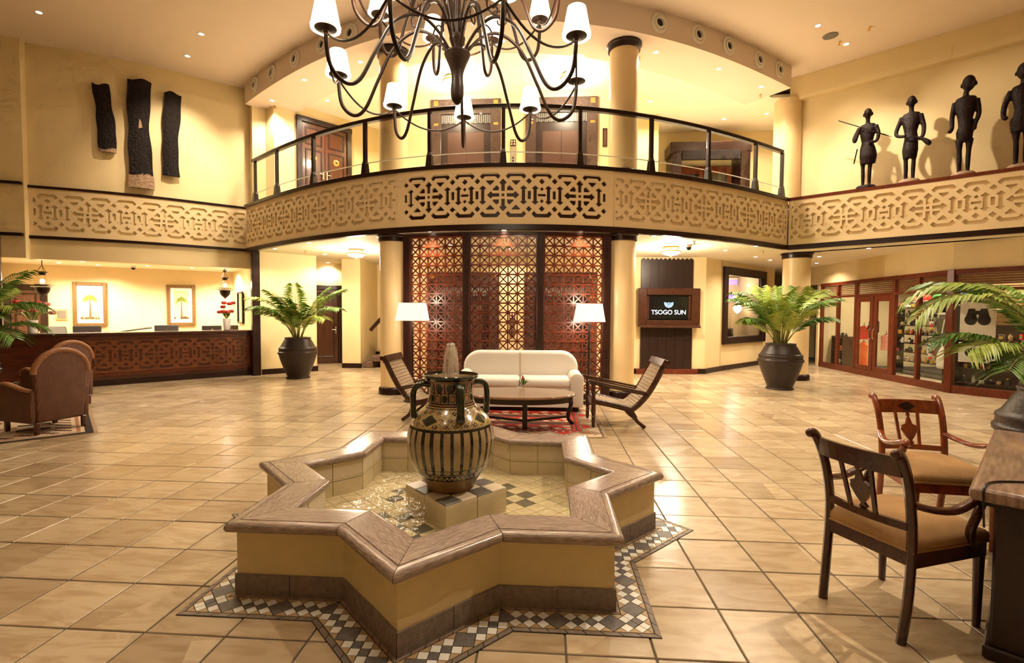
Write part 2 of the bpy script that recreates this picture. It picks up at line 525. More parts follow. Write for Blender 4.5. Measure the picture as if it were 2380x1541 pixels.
# stone floor tile colour: one tone per tile cell, veins and blotches within it
TS = 0.39912; TX0 = -2.28894; TY0 = 2.17180
def floor_material():
    m = bpy.data.materials.new('floor_stone')
    nd, lk = nodes(m); b = bsdf(m)
    ge = nd.new('ShaderNodeNewGeometry')
    sub = nd.new('ShaderNodeVectorMath'); sub.operation = 'SUBTRACT'; sub.inputs[1].default_value = (TX0, TY0, 0)
    lk.new(ge.outputs['Position'], sub.inputs[0])
    dv = nd.new('ShaderNodeVectorMath'); dv.operation = 'DIVIDE'; dv.inputs[1].default_value = (TS, TS, 1)
    lk.new(sub.outputs[0], dv.inputs[0])
    fl = nd.new('ShaderNodeVectorMath'); fl.operation = 'FLOOR'; lk.new(dv.outputs[0], fl.inputs[0])
    mz = nd.new('ShaderNodeVectorMath'); mz.operation = 'MULTIPLY'; mz.inputs[1].default_value = (1, 1, 0)
    lk.new(fl.outputs[0], mz.inputs[0])
    wn = nd.new('ShaderNodeTexWhiteNoise'); lk.new(mz.outputs[0], wn.inputs['Vector'])
    rp = nd.new('ShaderNodeValToRGB')
    el = rp.color_ramp.elements
    el[0].position = 0.0; el[0].color = (0.40, 0.29, 0.175, 1)
    el[1].position = 1.0; el[1].color = (0.62, 0.49, 0.32, 1)
    e = el.new(0.35); e.color = (0.52, 0.40, 0.255, 1)
    e = el.new(0.75); e.color = (0.55, 0.43, 0.28, 1)
    lk.new(wn.outputs['Value'], rp.inputs['Fac'])
    # veins, shifted per tile
    off = nd.new('ShaderNodeVectorMath'); off.operation = 'MULTIPLY_ADD'
    lk.new(wn.outputs['Color'], off.inputs[0]); off.inputs[1].default_value = (30, 30, 0)
    lk.new(ge.outputs['Position'], off.inputs[2])
    mp = nd.new('ShaderNodeMapping'); mp.inputs['Scale'].default_value = (1.3, 4.5, 1); mp.inputs['Rotation'].default_value = (0, 0, 0.45)
    lk.new(off.outputs[0], mp.inputs['Vector'])
    nz = nd.new('ShaderNodeTexNoise'); nz.inputs['Scale'].default_value = 2.2; nz.inputs['Detail'].default_value = 6; nz.inputs['Distortion'].default_value = 1.2
    lk.new(mp.outputs[0], nz.inputs['Vector'])
    r2 = nd.new('ShaderNodeValToRGB')
    r2.color_ramp.elements[0].position = 0.36; r2.color_ramp.elements[0].color = (0.74, 0.66, 0.58, 1)
    r2.color_ramp.elements[1].position = 0.56; r2.color_ramp.elements[1].color = (1, 1, 1, 1)
    lk.new(nz.outputs['Fac'], r2.inputs['Fac'])
    mx = nd.new('ShaderNodeMix'); mx.data_type = 'RGBA'; mx.blend_type = 'MULTIPLY'; mx.inputs['Factor'].default_value = 0.75
    lk.new(rp.outputs['Color'], mx.inputs['A']); lk.new(r2.outputs['Color'], mx.inputs['B'])
    lk.new(mx.outputs['Result'], b.inputs['Base Color'])
    n3 = nd.new('ShaderNodeTexNoise'); n3.inputs['Scale'].default_value = 3.0; n3.inputs['Detail'].default_value = 3
    lk.new(ge.outputs['Position'], n3.inputs['Vector'])
    mr = nd.new('ShaderNodeMapRange'); mr.inputs['To Min'].default_value = 0.12; mr.inputs['To Max'].default_value = 0.34
    lk.new(n3.outputs['Fac'], mr.inputs['Value']); lk.new(mr.outputs[0], b.inputs['Roughness'])
    bp = nd.new('ShaderNodeBump'); bp.inputs['Strength'].default_value = 0.12; bp.inputs['Distance'].default_value = 0.01
    lk.new(nz.outputs['Fac'], bp.inputs['Height']); lk.new(bp.outputs['Normal'], b.inputs['Normal'])
    MAT['floor_stone'] = m
floor_material()

# ------------------------------------------------------------------ lamps shared by many fittings
def spot(loc, watts, size=2.2, blend=0.8, col=WARM, target=None, rad=0.06, parent=None, name='lamp_light'):
    d = bpy.data.lights.new(name, 'SPOT')
    d.energy = watts; d.color = col; d.spot_size = size; d.spot_blend = blend; d.shadow_soft_size = rad
    o = bpy.data.objects.new(name, d); COL.objects.link(o)
    o.location = loc
    if target is not None:
        o.rotation_euler = (Vector(target) - Vector(loc)).to_track_quat('-Z', 'Y').to_euler()
    if parent is not None:
        o.parent = parent
    return o

def point(loc, watts, col=WARM2, rad=0.05, parent=None, name='lamp_light'):
    d = bpy.data.lights.new(name, 'POINT')
    d.energy = watts; d.color = col; d.shadow_soft_size = rad
    o = bpy.data.objects.new(name, d); COL.objects.link(o)
    o.location = loc
    if parent is not None:
        o.parent = parent
    return o
# ================================================================== STRUCTURE
ZS = 2.95      # soffit under the balcony
ZF = 4.00      # landing floor
ZB = 6.42      # underside of the curved bulkhead
ZC = 6.88      # lobby ceiling
AX = -0.83     # axis of the curved balcony
def bal_y(dx): return 8.43 + 0.0877 * dx * dx - 0.000312 * dx ** 4
BAL = [(AX + dx, bal_y(dx)) for dx in [i * 0.1 for i in range(-63, 62)]]
LEFT = smooth_path([(-10.5, 9.4), (-9.4, 9.95), (-8.6, 10.5), (-7.9, 11.1), (-7.2, 11.72)], 10)
RIGHT = [(5.28, 11.24), (6.0, 10.66), (6.7, 10.1), (7.4, 9.54), (8.06, 9.0), (8.8, 8.4), (9.6, 7.75)]

class Arc:
    def __init__(s, path):
        s.p = path; s.n = path_normals(path); s.c = [0.0]
        for a, b in zip(path, path[1:]):
            s.c.append(s.c[-1] + math.dist(a, b))
        s.len = s.c[-1]
    def at(s, t, off=0.0):
        t = min(max(t, 0.0), s.len)
        lo, hi = 0, len(s.c) - 1
        while hi - lo > 1:
            m = (lo + hi) // 2
            if s.c[m] <= t: lo = m
            else: hi = m
        k = (t - s.c[lo]) / max(1e-9, s.c[hi] - s.c[lo])
        x = s.p[lo][0] * (1 - k) + s.p[hi][0] * k; y = s.p[lo][1] * (1 - k) + s.p[hi][1] * k
        nx = s.n[lo][0] * (1 - k) + s.n[hi][0] * k; ny = s.n[lo][1] * (1 - k) + s.n[hi][1] * k
        nx, ny = unit2(nx, ny)
        return (x + nx * off, y + ny * off)
    def find_x(s, x):
        best = min(range(len(s.p)), key=lambda i: abs(s.p[i][0] - x))
        return s.c[best]
    def sub(s, a, b, step=0.1):
        n = max(2, int((b - a) / step) + 1)
        return [s.at(a + (b - a) * i / (n - 1)) for i in range(n)]
A_BAL, A_LEFT, A_RIGHT = Arc(BAL), Arc(LEFT), Arc(RIGHT)

# ---- floor: grout bed, single stone tiles near the camera, the far tiles joined
fb = MB().box((-1.0, 6.5, -0.06), (27, 23, 0.11))
floor = struct(fb.obj('floor', 'grout'), 'warm beige stone tile floor with dark joints')
FCX, FCY = -0.64, 3.51            # fountain centre
def star_pt(k, R, half=False):
    a = pi + k * pi / 4 + (pi / 8 if half else 0)
    r = R * 0.76537 if half else R
    return (FCX + r * cos(a), FCY + r * sin(a))
def star_poly(R):
    out = []
    for k in range(8):
        out.append(star_pt(k, R)); out.append(star_pt(k, R, True))
    return out
def in_poly(p, poly):
    c = False; n = len(poly); j = n - 1
    for i in range(n):
        if (poly[i][1] > p[1]) != (poly[j][1] > p[1]) and p[0] < (poly[j][0] - poly[i][0]) * (p[1] - poly[i][1]) / (poly[j][1] - poly[i][1]) + poly[i][0]:
            c = not c
        j = i
    return c
R_MOS = 1.70
mos_poly = star_poly(R_MOS)
tile_b = MB().rbox((0, 0, -0.01), (TS - 0.009, TS - 0.009, 0.02), 0.0035)
tile_me = tile_b.mesh('tile', 'floor_stone')
def in_view(x, y):
    # rough camera wedge, a little wider than the frame
    c, s = cos(0.067), sin(0.067)
    a = c * x + s * y; d = -s * x + c * y
    return d > 1.7 and abs(a) < 1.12 * d + 0.6
cells = []
for i in range(-28, 29):
    for j in range(-16, 36):
        x = TX0 + (i + 0.5) * TS; y = TY0 + (j + 0.5) * TS
        cs = [(x + a * TS / 2, y + b * TS / 2) for a in (-1, 1) for b in (-1, 1)]
        if all(in_poly(q, mos_poly) for q in cs):
            continue
        if y < -3 or y > 16.3 or x < -12.3 or x > 11.5:
            continue
        cells.append((math.hypot(x, y), x, y, in_view(x, y)))
near = sorted([c for c in cells if c[3]])[:300]
ns = set((c[1], c[2]) for c in near)
for (_, x, y, _v) in near:
    o = put('tile', tile_me, floor, (x, y, random.uniform(-0.0012, 0.0008)))
    o.rotation_euler = (random.uniform(-0.002, 0.002), random.uniform(-0.002, 0.002), random.uniform(-0.002, 0.002))
far = MB()
for (_, x, y, _v) in cells:
    if (x, y) not in ns:
        h = (TS - 0.009) / 2; z = random.uniform(-0.0008, 0.0008)
        g = random.uniform(-0.002, 0.002); k = random.uniform(-0.002, 0.002)
        far.add([(x - h, y - h, z - g * h - k * h), (x + h, y - h, z + g * h - k * h), (x + h, y + h, z + g * h + k * h), (x - h, y + h, z - g * h + k * h),
                 (x - h, y - h, -0.02), (x + h, y - h, -0.02), (x + h, y + h, -0.02), (x - h, y + h, -0.02)],
                [(0, 1, 2, 3), (4, 5, 1, 0), (5, 6, 2, 1), (6, 7, 3, 2), (7, 4, 0, 3)])
fo = far.obj('tile_field', 'floor_stone', floor); fo['kind'] = 'stuff'

# ---- ceilings and slabs
RIM = BAL + RIGHT
back = [(12.0, 7.2), (12.0, 18.5), (-9.0, 18.5), (-7.1, 12.0)]
struct(MB().prism(RIM + back, ZS, ZS + 0.05).obj('ceiling_under_balcony', 'ceiling_low'))
struct(MB().prism(BAL + [(5.6, 12.0), (8.5, 18.5), (-9.0, 18.5), (-7.1, 12.0)], ZF - 0.12, ZF).obj('floor_landing', 'ceiling_low'))
struct(MB().prism([(x, y + 0.9) for (x, y) in BAL] + [(6.6, 12.0), (7.0, 18.5), (-9.0, 18.5)], 6.60, 6.66).obj('ceiling_landing', 'ceiling_low'))
struct(MB().prism([(-13.5, -5), (12.5, -5), (12.5, 19), (-13.5, 19)], ZC, ZC + 0.1).obj('ceiling', 'ceiling'))
bulk = struct(MB().strip(A_BAL.sub(0, A_BAL.len), -1.05, 0.0, ZB, ZC).obj('ceiling_bulkhead', 'ceiling', None, 30))

# ---- lobby walls
wl = struct(MB().strip(LEFT, -0.25, 0.0, 2.57, ZC).obj('wall_left', 'wall', None, 30))
struct(MB().strip([(-12.6, 8.42), (-10.42, 9.34)], -0.3, 0.08, 2.57, ZC).obj('wall_left_pilaster', 'wall'))
struct(MB().strip([(-12.6, 8.42), (-11.0, 9.1)], -0.3, 0.0, 0, 2.57).obj('wall_left_low', 'wall'))
struct(MB().strip([(-12.5, -4.2), (-12.6, 8.42)], -0.2, 0, 0, ZC).obj('wall_far_left', 'wall'))
struct(MB().strip([(10.0, -4.2), (-12.5, -4.2)], -0.2, 0, 0, ZC).obj('wall_behind', 'wall'))
struct(MB().strip([(9.6, 7.75), (10.0, -4.2)], -0.2, 0, 0, ZC).obj('wall_far_right', 'wall'))
STW = [(5.62, 11.95), (8.45, 9.52), (10.2, 8.02)]
struct(MB().strip(STW, -0.2, 0, ZS, ZC).obj('wall_right', 'wall'))
struct(MB().strip(STW, 0.0, 0.16, 6.36, ZC).obj('trim_1', 'wall'), 'plaster beam along the top of the statue wall')
# return between left wall and balcony, upper landing walls
struct(MB().strip([(-7.2, 11.72), (-7.02, 11.52)], -0.3, 0, ZS, ZC).obj('wall_return', 'wall'))
def wall(name, path, z0, z1, m='wall', th=0.15, label=None):
    return struct(MB().strip(path, -th, 0, z0, z1).obj(name, m), label)
wall('wall_landing_left', [(-7.15, 11.9), (-6.5, 11.55), (-4.2, 14.15), (-3.5, 14.15), (-3.5, 11.7)], ZF, 6.62)
wall('wall_lift', [(-3.65, 11.6), (1.9, 11.6)], 0, 6.62, th=0.3)
wall('wall_lift_side', [(1.9, 11.7), (1.9, 13.0)], 0, 6.62)
wall('wall_lift_side_left', [(-3.5, 15.4), (-3.5, 11.7)], 0, 3.9)
wall('wall_landing_right', [(1.9, 13.0), (2.85, 13.0), (2.85, 14.3), (6.3, 14.3), (6.3, 11.6)], ZF, 6.62)
# lower level
wall('wall_palm', [(-6.86, 11.36), (-5.86, 12.33), (-6.45, 13.2), (-7.2, 13.8)], 0, ZS)
wall('wall_doors', [(-7.3, 13.75), (-5.2, 14.75), (-5.2, 15.4)], 0, ZS)
wall('wall_stairs', [(-5.50, 14.4), (-5.50, 13.06), (-4.99, 13.06), (-4.99, 14.42), (-3.4, 14.42)], 0, ZS, th=0.1)
wall('wall_screen_tv', [(1.7, 12.62), (2.1, 12.68), (3.82, 12.80), (4.05, 12.82), (4.66, 13.50)], 0, ZS)
wall('wall_passage', [(6.75, 15.62), (7.1, 15.9), (7.1, 18.3), (9.6, 18.3)], 0, ZS)
# window wall with an opening
W0, W1 = Vector((4.70, 13.58)), Vector((6.75, 15.62))
def on_w(t): return tuple(W0.lerp(W1, t))
wb = MB()
for (t0, t1, z0, z1) in ((0, 0.03, 0, ZS), (0.92, 1.0, 0, ZS), (0.03, 0.92, 0, 0.80), (0.03, 0.92, 2.68, ZS)):
    wb.strip([on_w(t0), on_w(t1)], -0.15, 0, z0, z1)
struct(wb.obj('wall_window', 'wall'))
# header above the reception desk belongs to the left wall; reception room
RB0, RB1 = (-12.9, 10.9), (-8.95, 13.63)
wall('wall_reception_back', [RB0, RB1], 0, 2.66)
wall('wall_reception_side', [RB1, (-7.15, 11.75)], 0, 2.66)
wall('wall_reception_end', [(-11.0, 9.1), RB0], 0, 2.66)
struct(MB().prism([(-11.3, 8.9), (-10.5, 9.35)] + [(x - 0.1, y + 0.1) for (x, y) in LEFT[2:]] + [(-7.0, 11.9), (-8.9, 13.8), (-13.1, 10.95)], 2.64, 2.70).obj('ceiling_reception', 'ceiling_low'))

# ---- dark timber trims
def trim(name, path, o0, o1, z0, z1, m='trim_wood', label=None):
    return struct(MB().strip(path, o0, o1, z0, z1).obj(name, m, None, 30), label)
B_all = A_BAL.sub(0, A_BAL.len)
trim('trim_2', B_all, -0.10, 0.05, 3.985, 4.05, label='dark timber capping along the top of the balcony fascia')
trim('trim_3', B_all, -0.06, 0.035, 2.94, 3.03, label='dark timber band under the balcony fascia')
trim('trim_4', LEFT, -0.02, 0.05, 4.00, 4.05); trim('trim_5', LEFT, -0.02, 0.05, 2.98, 3.04)
trim('trim_6', [(-12.6, 8.34), (-10.40, 9.25)], -0.02, 0.06, 4.02, 4.07); trim('trim_7', [(-12.6, 8.34), (-10.40, 9.25)], -0.02, 0.06, 3.0, 3.06)
trim('trim_8', RIGHT, -0.62, 0.04, 3.985, 4.05, 'red_wood', 'polished timber ledge that the carved figures stand on')
trim('trim_9', RIGHT, -0.06, 0.04, 2.93, 3.03)
trim('trim_10', [(-7.2, 11.72), (-7.02, 11.50)], -0.02, 0.05, 2.98, 3.04)
def skirt(name, path):
    return struct(MB().strip(path, 0.0, 0.025, 0.0, 0.13).obj(name, 'trim_wood'))
skirt('baseboard_palm', [(-6.80, 11.42), (-5.86, 12.33), (-6.45, 13.2)])
skirt('baseboard_stairs', [(-5.50, 13.06), (-4.95, 13.06)])
skirt('baseboard_tv', [(1.5, 12.6), (2.1, 12.68), (3.82, 12.80), (4.05, 12.82), (4.70, 13.56), (6.75, 15.62)])
for (n, p) in (('wall_post_right', (-6.86, 11.30)), ('wall_post_left', (-10.30, 8.62))):
    pb = MB().rbox((p[0], p[1], 1.475), (0.17, 0.17, 2.95), 0.01, 0.75)
    struct(pb.obj(n, 'dark_wood'), 'dark timber post beside the reception opening')

# ---- fretwork frieze
U = 1.31 / 786.0
def fret_cell():
    S = []
    def sym(poly, mx=True, my=True):
        for sx in ((1, -1) if mx else (1,)):
            for sy in ((1, -1) if my else (1,)):
                q = [(x * sx, y * sy) for (x, y) in poly]
                S.append(q if sx * sy > 0 else q[::-1])
    S.append([(-14, -14), (14, -14), (14, 14), (-14, 14)])
    sym([(-18, 38), (18, 38), (18, 108), (35, 118), (35, 128), (0, 165), (-35, 128), (-35, 118), (-18, 108)], mx=False)
    sym([(38, 18), (38, -18), (108, -18), (118, -35), (128, -35), (165, 0), (128, 35), (118, 35), (108, 18)], my=False)
    sym([(42, 45), (105, 45), (105, 60), (66, 99), (42, 78)])
    hexa = [(-105, 190), (-80, 160), (-52, 187), (52, 187), (80, 160), (105, 190), (73, 225), (-73, 225)]
    dia = lambda x, y, h: [(x - h, y), (x, y - h), (x + h, y), (x, y + h)]
    sym([(x + 131, y) for (x, y) in hexa])
    sym([(x + 393, y) for (x, y) in hexa], mx=False)
    sym([(131 - 42, 138), (131, 96), (131 + 42, 138), (131 + 40, 148), (131 - 40, 148)])
    sym(dia(393, 137, 31), mx=False); sym(dia(393, 61, 21), mx=False)
    S.append([(353, -13), (433, -13), (433, 13), (353, 13)])
    for cx in (207, 325):
        sym([(cx - 17, 0), (cx - 17, -58), (cx - 34, -64), (cx - 34, -70), (cx, -98), (cx + 34, -70), (cx + 34, -64), (cx + 17, -58),
             (cx + 17, 58), (cx + 34, 64), (cx + 34, 70), (cx, 98), (cx - 34, 70), (cx - 34, 64), (cx - 17, 58)], my=False)
    sym([(250, -42), (282, -42), (282, 42), (250, 42)], my=False)
    sym(dia(262, 140, 31))
    return S
CELL = fret_cell()
def clip_x(poly, lo, hi):
    for (lim, sg) in ((lo, 1), (hi, -1)):
        out = []
        for i in range(len(poly)):
            a, b = poly[i], poly[(i + 1) % len(poly)]
            ia, ib = (a[0] - lim) * sg >= 0, (b[0] - lim) * sg >= 0
            if ia: out.append(a)
            if ia != ib:
                t = (lim - a[0]) / (b[0] - a[0]); out.append((lim, a[1] + (b[1] - a[1]) * t))
        poly = out
        if len(poly) < 3: return []
    ar = abs(sum(poly[i][0] * poly[(i + 1) % len(poly)][1] - poly[(i + 1) % len(poly)][0] * poly[i][1] for i in range(len(poly)))) / 2
    return poly if ar > 120 * U * U else []
def fretwork(name, arc, s0, s1, sc, zc, z0, z1, off, depth, m, parent, mar=0.13, scale=1.0, mside=None):
    """panel with pierced openings between arc positions s0..s1, one cross centred on sc"""
    holes = []
    per = 786 * U * scale
    k0 = int((s0 - sc) / per) - 2; k1 = int((s1 - sc) / per) + 2
    for k in range(k0, k1 + 1):
        for sh in CELL:
            p = clip_x([(sc + k * per + x * U * scale, y * U * scale + zc) for (x, y) in sh], s0 + mar, s1 - mar)
            if p: holes.append(p)
    nb = max(2, int((s1 - s0) / 0.08))
    outer = [(s0 + (s1 - s0) * i / nb, z0) for i in range(nb + 1)] + [(s1 - (s1 - s0) * i / nb, z1) for i in range(nb + 1)]
    vs = []; ed = []; fc = []
    for ring in [outer] + holes:
        b = len(vs); n = len(ring)
        vs += [Vector(p) for p in ring]
        ed += [(b + i, b + (i + 1) % n) for i in range(n)]
    V, E_, F, *_ = geometry.delaunay_2d_cdt(vs, ed, [], 0, 1e-6)
    bb = [(min(p[0] for p in h), max(p[0] for p in h), min(p[1] for p in h), max(p[1] for p in h), h) for h in holes]
    def solid(f):
        x = sum(V[i][0] for i in f) / len(f); y = sum(V[i][1] for i in f) / len(f)
        return not any(b_[0] < x < b_[1] and b_[2] < y < b_[3] and in_poly((x, y), b_[4]) for b_ in bb)
    F = [f for f in F if solid(f)]
    mb = MB()
    def P(u, z, d):
        q = arc.at(u, off - d); return (q[0], q[1], z)
    mb.add([P(p[0], p[1], 0) for p in V], [tuple(f) for f in F])
    for h in holes:
        n = len(h)
        mb.add([P(p[0], p[1], 0) for p in h] + [P(p[0], p[1], depth) for p in h], [(i, (i + 1) % n, n + (i + 1) % n, n + i) for i in range(n)], 1 if mside else 0)
    n = len(outer)
    mb.add([P(p[0], p[1], 0) for p in outer] + [P(p[0], p[1], depth) for p in outer], [(i, (i + 1) % n, n + (i + 1) % n, n + i) for i in range(n)])
    me = bpy.data.meshes.new(name)
    me.from_pydata(mb.v, [], mb.f)
    for q in ([m, mside] if mside else [m]): me.materials.append(MAT[q])
    if mside: me.polygons.foreach_set('material_index', mb.m)
    me.update()
    return put(name, me, parent)
mid = A_BAL.find_x(-0.75)
fas = struct(MB().strip(B_all, -0.30, -0.022, 2.97, 3.99).obj('wall_balcony', 'frieze', None, 30), 'curved plaster balcony fascia with geometric fretwork')
fretwork('fretwork_panel', A_BAL, mid - 1.92, mid + 1.92, mid, 3.52, 3.03, 3.985, 0.03, 0.045, 'frieze', fas)
fretwork('fretwork_panel', A_BAL, 0.02, mid - 1.925, mid - 1.31 * 2, 3.52, 3.03, 3.985, 0.012, 0.034, 'frieze', fas, 0.06)
fretwork('fretwork_panel', A_BAL, mid + 1.925, A_BAL.len - 0.02, mid + 1.31 * 2, 3.52, 3.03, 3.985, 0.012, 0.034, 'frieze', fas, 0.06)
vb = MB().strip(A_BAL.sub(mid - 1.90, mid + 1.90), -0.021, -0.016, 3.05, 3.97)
vb.obj('fretwork_void_shade', 'screen_dark', fas)  # dark sheet stands in for the shade of the hollow behind the openings
fretwork('fretwork_panel', A_LEFT, 0.0, A_LEFT.len - 0.02, 1.0, 3.52, 3.04, 4.0, 0.034, 0.034, 'frieze', wl, 0.12)
wr2 = struct(MB().strip(RIGHT, -0.3, 0.0, 2.97, 3.99).obj('wall_right_fascia', 'frieze'), 'plaster fascia below the statue ledge with geometric fretwork relief')
fretwork('fretwork_panel', A_RIGHT, 0.02, A_RIGHT.len - 0.02, 1.02, 3.52, 3.03, 3.985, 0.034, 0.034, 'frieze', wr2, 0.05)
# ================================================================== COLUMNS
def column(name, x, y, r, z0, z1, label, plain=False):
    root = struct(put(name, None, None, (x, y, 0)), label)
    MB().lathe([(r, z0 + 0.02), (r, z1 - 0.02)], 48, (0, 0, 0)).obj('shaft', 'column', root, 40)
    if plain: return root
    MB().lathe([(r + 0.035, z0), (r + 0.035, z0 + 0.10), (r + 0.02, z0 + 0.13), (r, z0 + 0.14)], 48).obj('base', 'trim_wood', root, 40)
    MB().lathe([(r, z1 - 0.13), (r + 0.025, z1 - 0.12), (r + 0.03, z1 - 0.05), (r + 0.055, z1 - 0.03), (r + 0.055, z1)], 48).obj('capital', 'trim_wood', root, 40)
    return root
column('column_1', -2.84, 9.12, 0.25, 0, ZS, 'cream column left of the lattice screen')
column('column_2', 1.37, 9.12, 0.25, 0, ZS, 'cream column right of the lattice screen')
column('column_3', 5.86, 12.02, 0.29, 0, ZS, 'cream column behind the potted palm on the right')
column('column_4', -2.90, 9.33, 0.262, ZF, ZB, 'cream column on the landing behind the chandelier')
column('column_5', 1.40, 9.33, 0.262, ZF, ZB, 'cream column on the landing right of the chandelier')
column('column_6', 5.55, 11.98, 0.29, ZF, ZB + 0.02, 'cream column at the right end of the landing', True)

# ================================================================== FOUNTAIN
fou = thing('star_fountain', 'eight-pointed star fountain with brown stone coping and cream plastered walls', 'fountain', (0, 0, 0))
def edges(R):
    out = []
    for k in range(8):
        out.append((star_pt(k, R), star_pt(k, R, True)))
        out.append((star_pt(k, R, True), star_pt(k + 1, R)))
    return out
C45 = 0.70711
R_W = 1.42; R_C = 1.485; R_I = 1.117
wbm = MB()
ro, ri = star_poly(R_W), star_poly(R_I + 0.05)
n = 16
vs = [(p[0], p[1], z) for z in (0.0, 0.352) for P_ in (ro, ri) for p in P_]
fs = []
for i in range(n):
    j = (i + 1) % n
    fs += [(i, j, 32 + j, 32 + i), (16 + j, 16 + i, 48 + i, 48 + j), (32 + i, 32 + j, 48 + j, 48 + i), (j, i, 16 + i, 16 + j)]
wbm.add(vs, fs).obj('basin_wall', 'fountain_wall', fou)
MB().prism(star_poly(R_I + 0.06), 0.02, 0.085).obj('basin_floor', 'grout', fou)
# coping stones: one per edge, mitred at points and notches
ZT = 0.408; TH = 0.056
prof = []
w = (R_C - R_I) * C45
for i in range(9):
    a = pi * i / 8 - pi / 2
    prof.append((TH / 2 - TH / 2 * cos(a), ZT - TH / 2 + TH / 2 * sin(a)))
prof += [(0.052, ZT), (0.054, ZT - 0.005), (0.059, ZT - 0.005), (0.061, ZT), (w - 0.05, ZT)]
for i in range(9):
    a = pi / 2 - pi * i / 8
    prof.append((w - TH / 2 + TH / 2 * cos(a), ZT - TH / 2 + TH / 2 * sin(a)))
for (k, (A, B)) in enumerate(edges(1.0)):
    A = (A[0] - FCX, A[1] - FCY); B = (B[0] - FCX, B[1] - FCY)
    mA = ((A[0] + B[0]) / 2 * R_C, (A[1] + B[1]) / 2 * R_C)
    ang = atan2(B[1] - A[1], B[0] - A[0])
    M = Matrix.Rotation(-ang, 4, 'Z') @ Matrix.Translation((-FCX - mA[0], -FCY - mA[1], 0))
    mb = MB(); vv = []
    np_ = len(prof)
    for e in (0, 1):
        for (t, z) in prof:
            Rt = R_C - t / C45
            f = 0.0022 / (0.4145 * R_C)
            s_ = (f if e == 0 else 1 - f)
            vv.append(M @ Vector((FCX + (A[0] + (B[0] - A[0]) * s_) * Rt, FCY + (A[1] + (B[1] - A[1]) * s_) * Rt, z)))
    ff = [(i, (i + 1) % np_, np_ + (i + 1) % np_, np_ + i) for i in range(np_)] + [tuple(range(np_)), tuple(range(2 * np_ - 1, np_ - 1, -1))]
    mb.add(vv, ff).obj('coping_stone', 'coping', fou, 35, (FCX + mA[0], FCY + mA[1], 0), ang)
# base stones, two per edge
for (A, B) in edges(R_W):
    A2 = Vector(A); B2 = Vector(B); e = (B2 - A2); L = e.length; e.normalize()
    nrm = Vector((e.y, -e.x))
    if nrm.dot(A2 - Vector((FCX, FCY))) < 0: nrm = -nrm
    tip_first = (A2 - Vector((FCX, FCY))).length > (B2 - Vector((FCX, FCY))).length
    for (t0, t1) in ((0.0, 0.5), (0.5, 1.0)):
        p0 = A2 + e * (L * t0 + 0.002); p1 = A2 + e * (L * t1 - 0.002)
        h = 0.118 + random.uniform(-0.004, 0.004)
        ext0 = 0.010 * (2.414 if (t0 == 0 and tip_first) else (-0.414 if t0 == 0 else 0)) * 0.4
        ext1 = 0.010 * (2.414 if (t1 == 1 and not tip_first) else (-0.414 if t1 == 1 else 0)) * 0.4
        q0 = p0 + nrm * 0.010 - e * ext0; q1 = p1 + nrm * 0.010 + e * ext1
        MB().prism([tuple(p0), tuple(p1), tuple(q1), tuple(q0)], 0.004, h).obj('base_stone', 'base_stone', fou)
# tiles lining the inside
for (A, B) in edges(R_I + 0.05):
    A2 = Vector(A); B2 = Vector(B); e = (B2 - A2); L = e.length; e.normalize()
    nrm = Vector((-e.y, e.x))
    if nrm.dot(A2 - Vector((FCX, FCY))) > 0: nrm = -nrm
    for i in range(2):
        p0 = A2 + e * (L * i / 2 + 0.004); p1 = A2 + e * (L * (i + 1) / 2 - 0.004)
        for (z0, z1) in ((0.085, 0.208), (0.213, 0.350)):
            MB().prism([tuple(p0), tuple(p1), tuple(p1 + nrm * 0.008), tuple(p0 + nrm * 0.008)], z0, z1).obj('lining_tile', 'pool_cream', fou)
# pool floor tiles laid on the diagonal, dark clusters in a ring
pt = 0.118; pin = star_poly(R_I + 0.12)
tme = {m: MB().box((0, 0, 0), (pt - 0.004, pt - 0.004, 0.012)).mesh('pool_tile', m) for m in ('pool_cream', 'pool_grey')}
for i in range(-10, 11):
    for j in range(-10, 11):
        x = (i - j) * pt * C45; y = (i + j) * pt * C45
        if not in_poly((FCX + x, FCY + y), pin) or max(abs(i), abs(j)) < 2:
            continue
        r = max(abs(i), abs(j))
        dark = (r in (3, 4, 5) and (i + j) % 2 == 0) and (abs(abs(i) - abs(j)) >= 1) and (min(abs(i), abs(j)) <= 2)
        put('pool_tile', tme['pool_grey' if dark else 'pool_cream'], fou, (FCX + x, FCY + y, 0.088), pi / 4)
# pedestal in the middle
PZ = 0.272; ph = 0.262
pedm = thing('pedestal', 'square tiled pedestal standing in the fountain water under the vase', 'pedestal', (FCX, FCY, 0), pi / 4)
MB().box((0, 0, 0.17), (2 * ph - 0.016, 2 * ph - 0.016, 0.17)).obj('core', 'grout_dark', pedm)
for i in range(4):
    for j in range(4):
        s_ = ph / 2
        MB().rbox(((i - 1.5) * s_, (j - 1.5) * s_, PZ - 0.008), (s_ - 0.004, s_ - 0.004, 0.014), 0.002).obj('top_tile', 'pool_grey' if (i + j) % 2 == 0 else 'pool_cream', pedm)
for k in range(4):
    for i in range(2):
        b = MB().box(((i - 0.5) * ph, -ph + 0.004, 0.175), (ph - 0.006, 0.01, 0.175))
        b.xf(Matrix.Rotation(k * pi / 2, 4, 'Z')).obj('side_tile', 'pool_cream', pedm)
wat = MB()
wp = star_poly(R_I + 0.045)
wat.add([(p[0], p[1], 0.236) for p in wp], [tuple(range(16))])
wat.obj('water', 'water', fou)

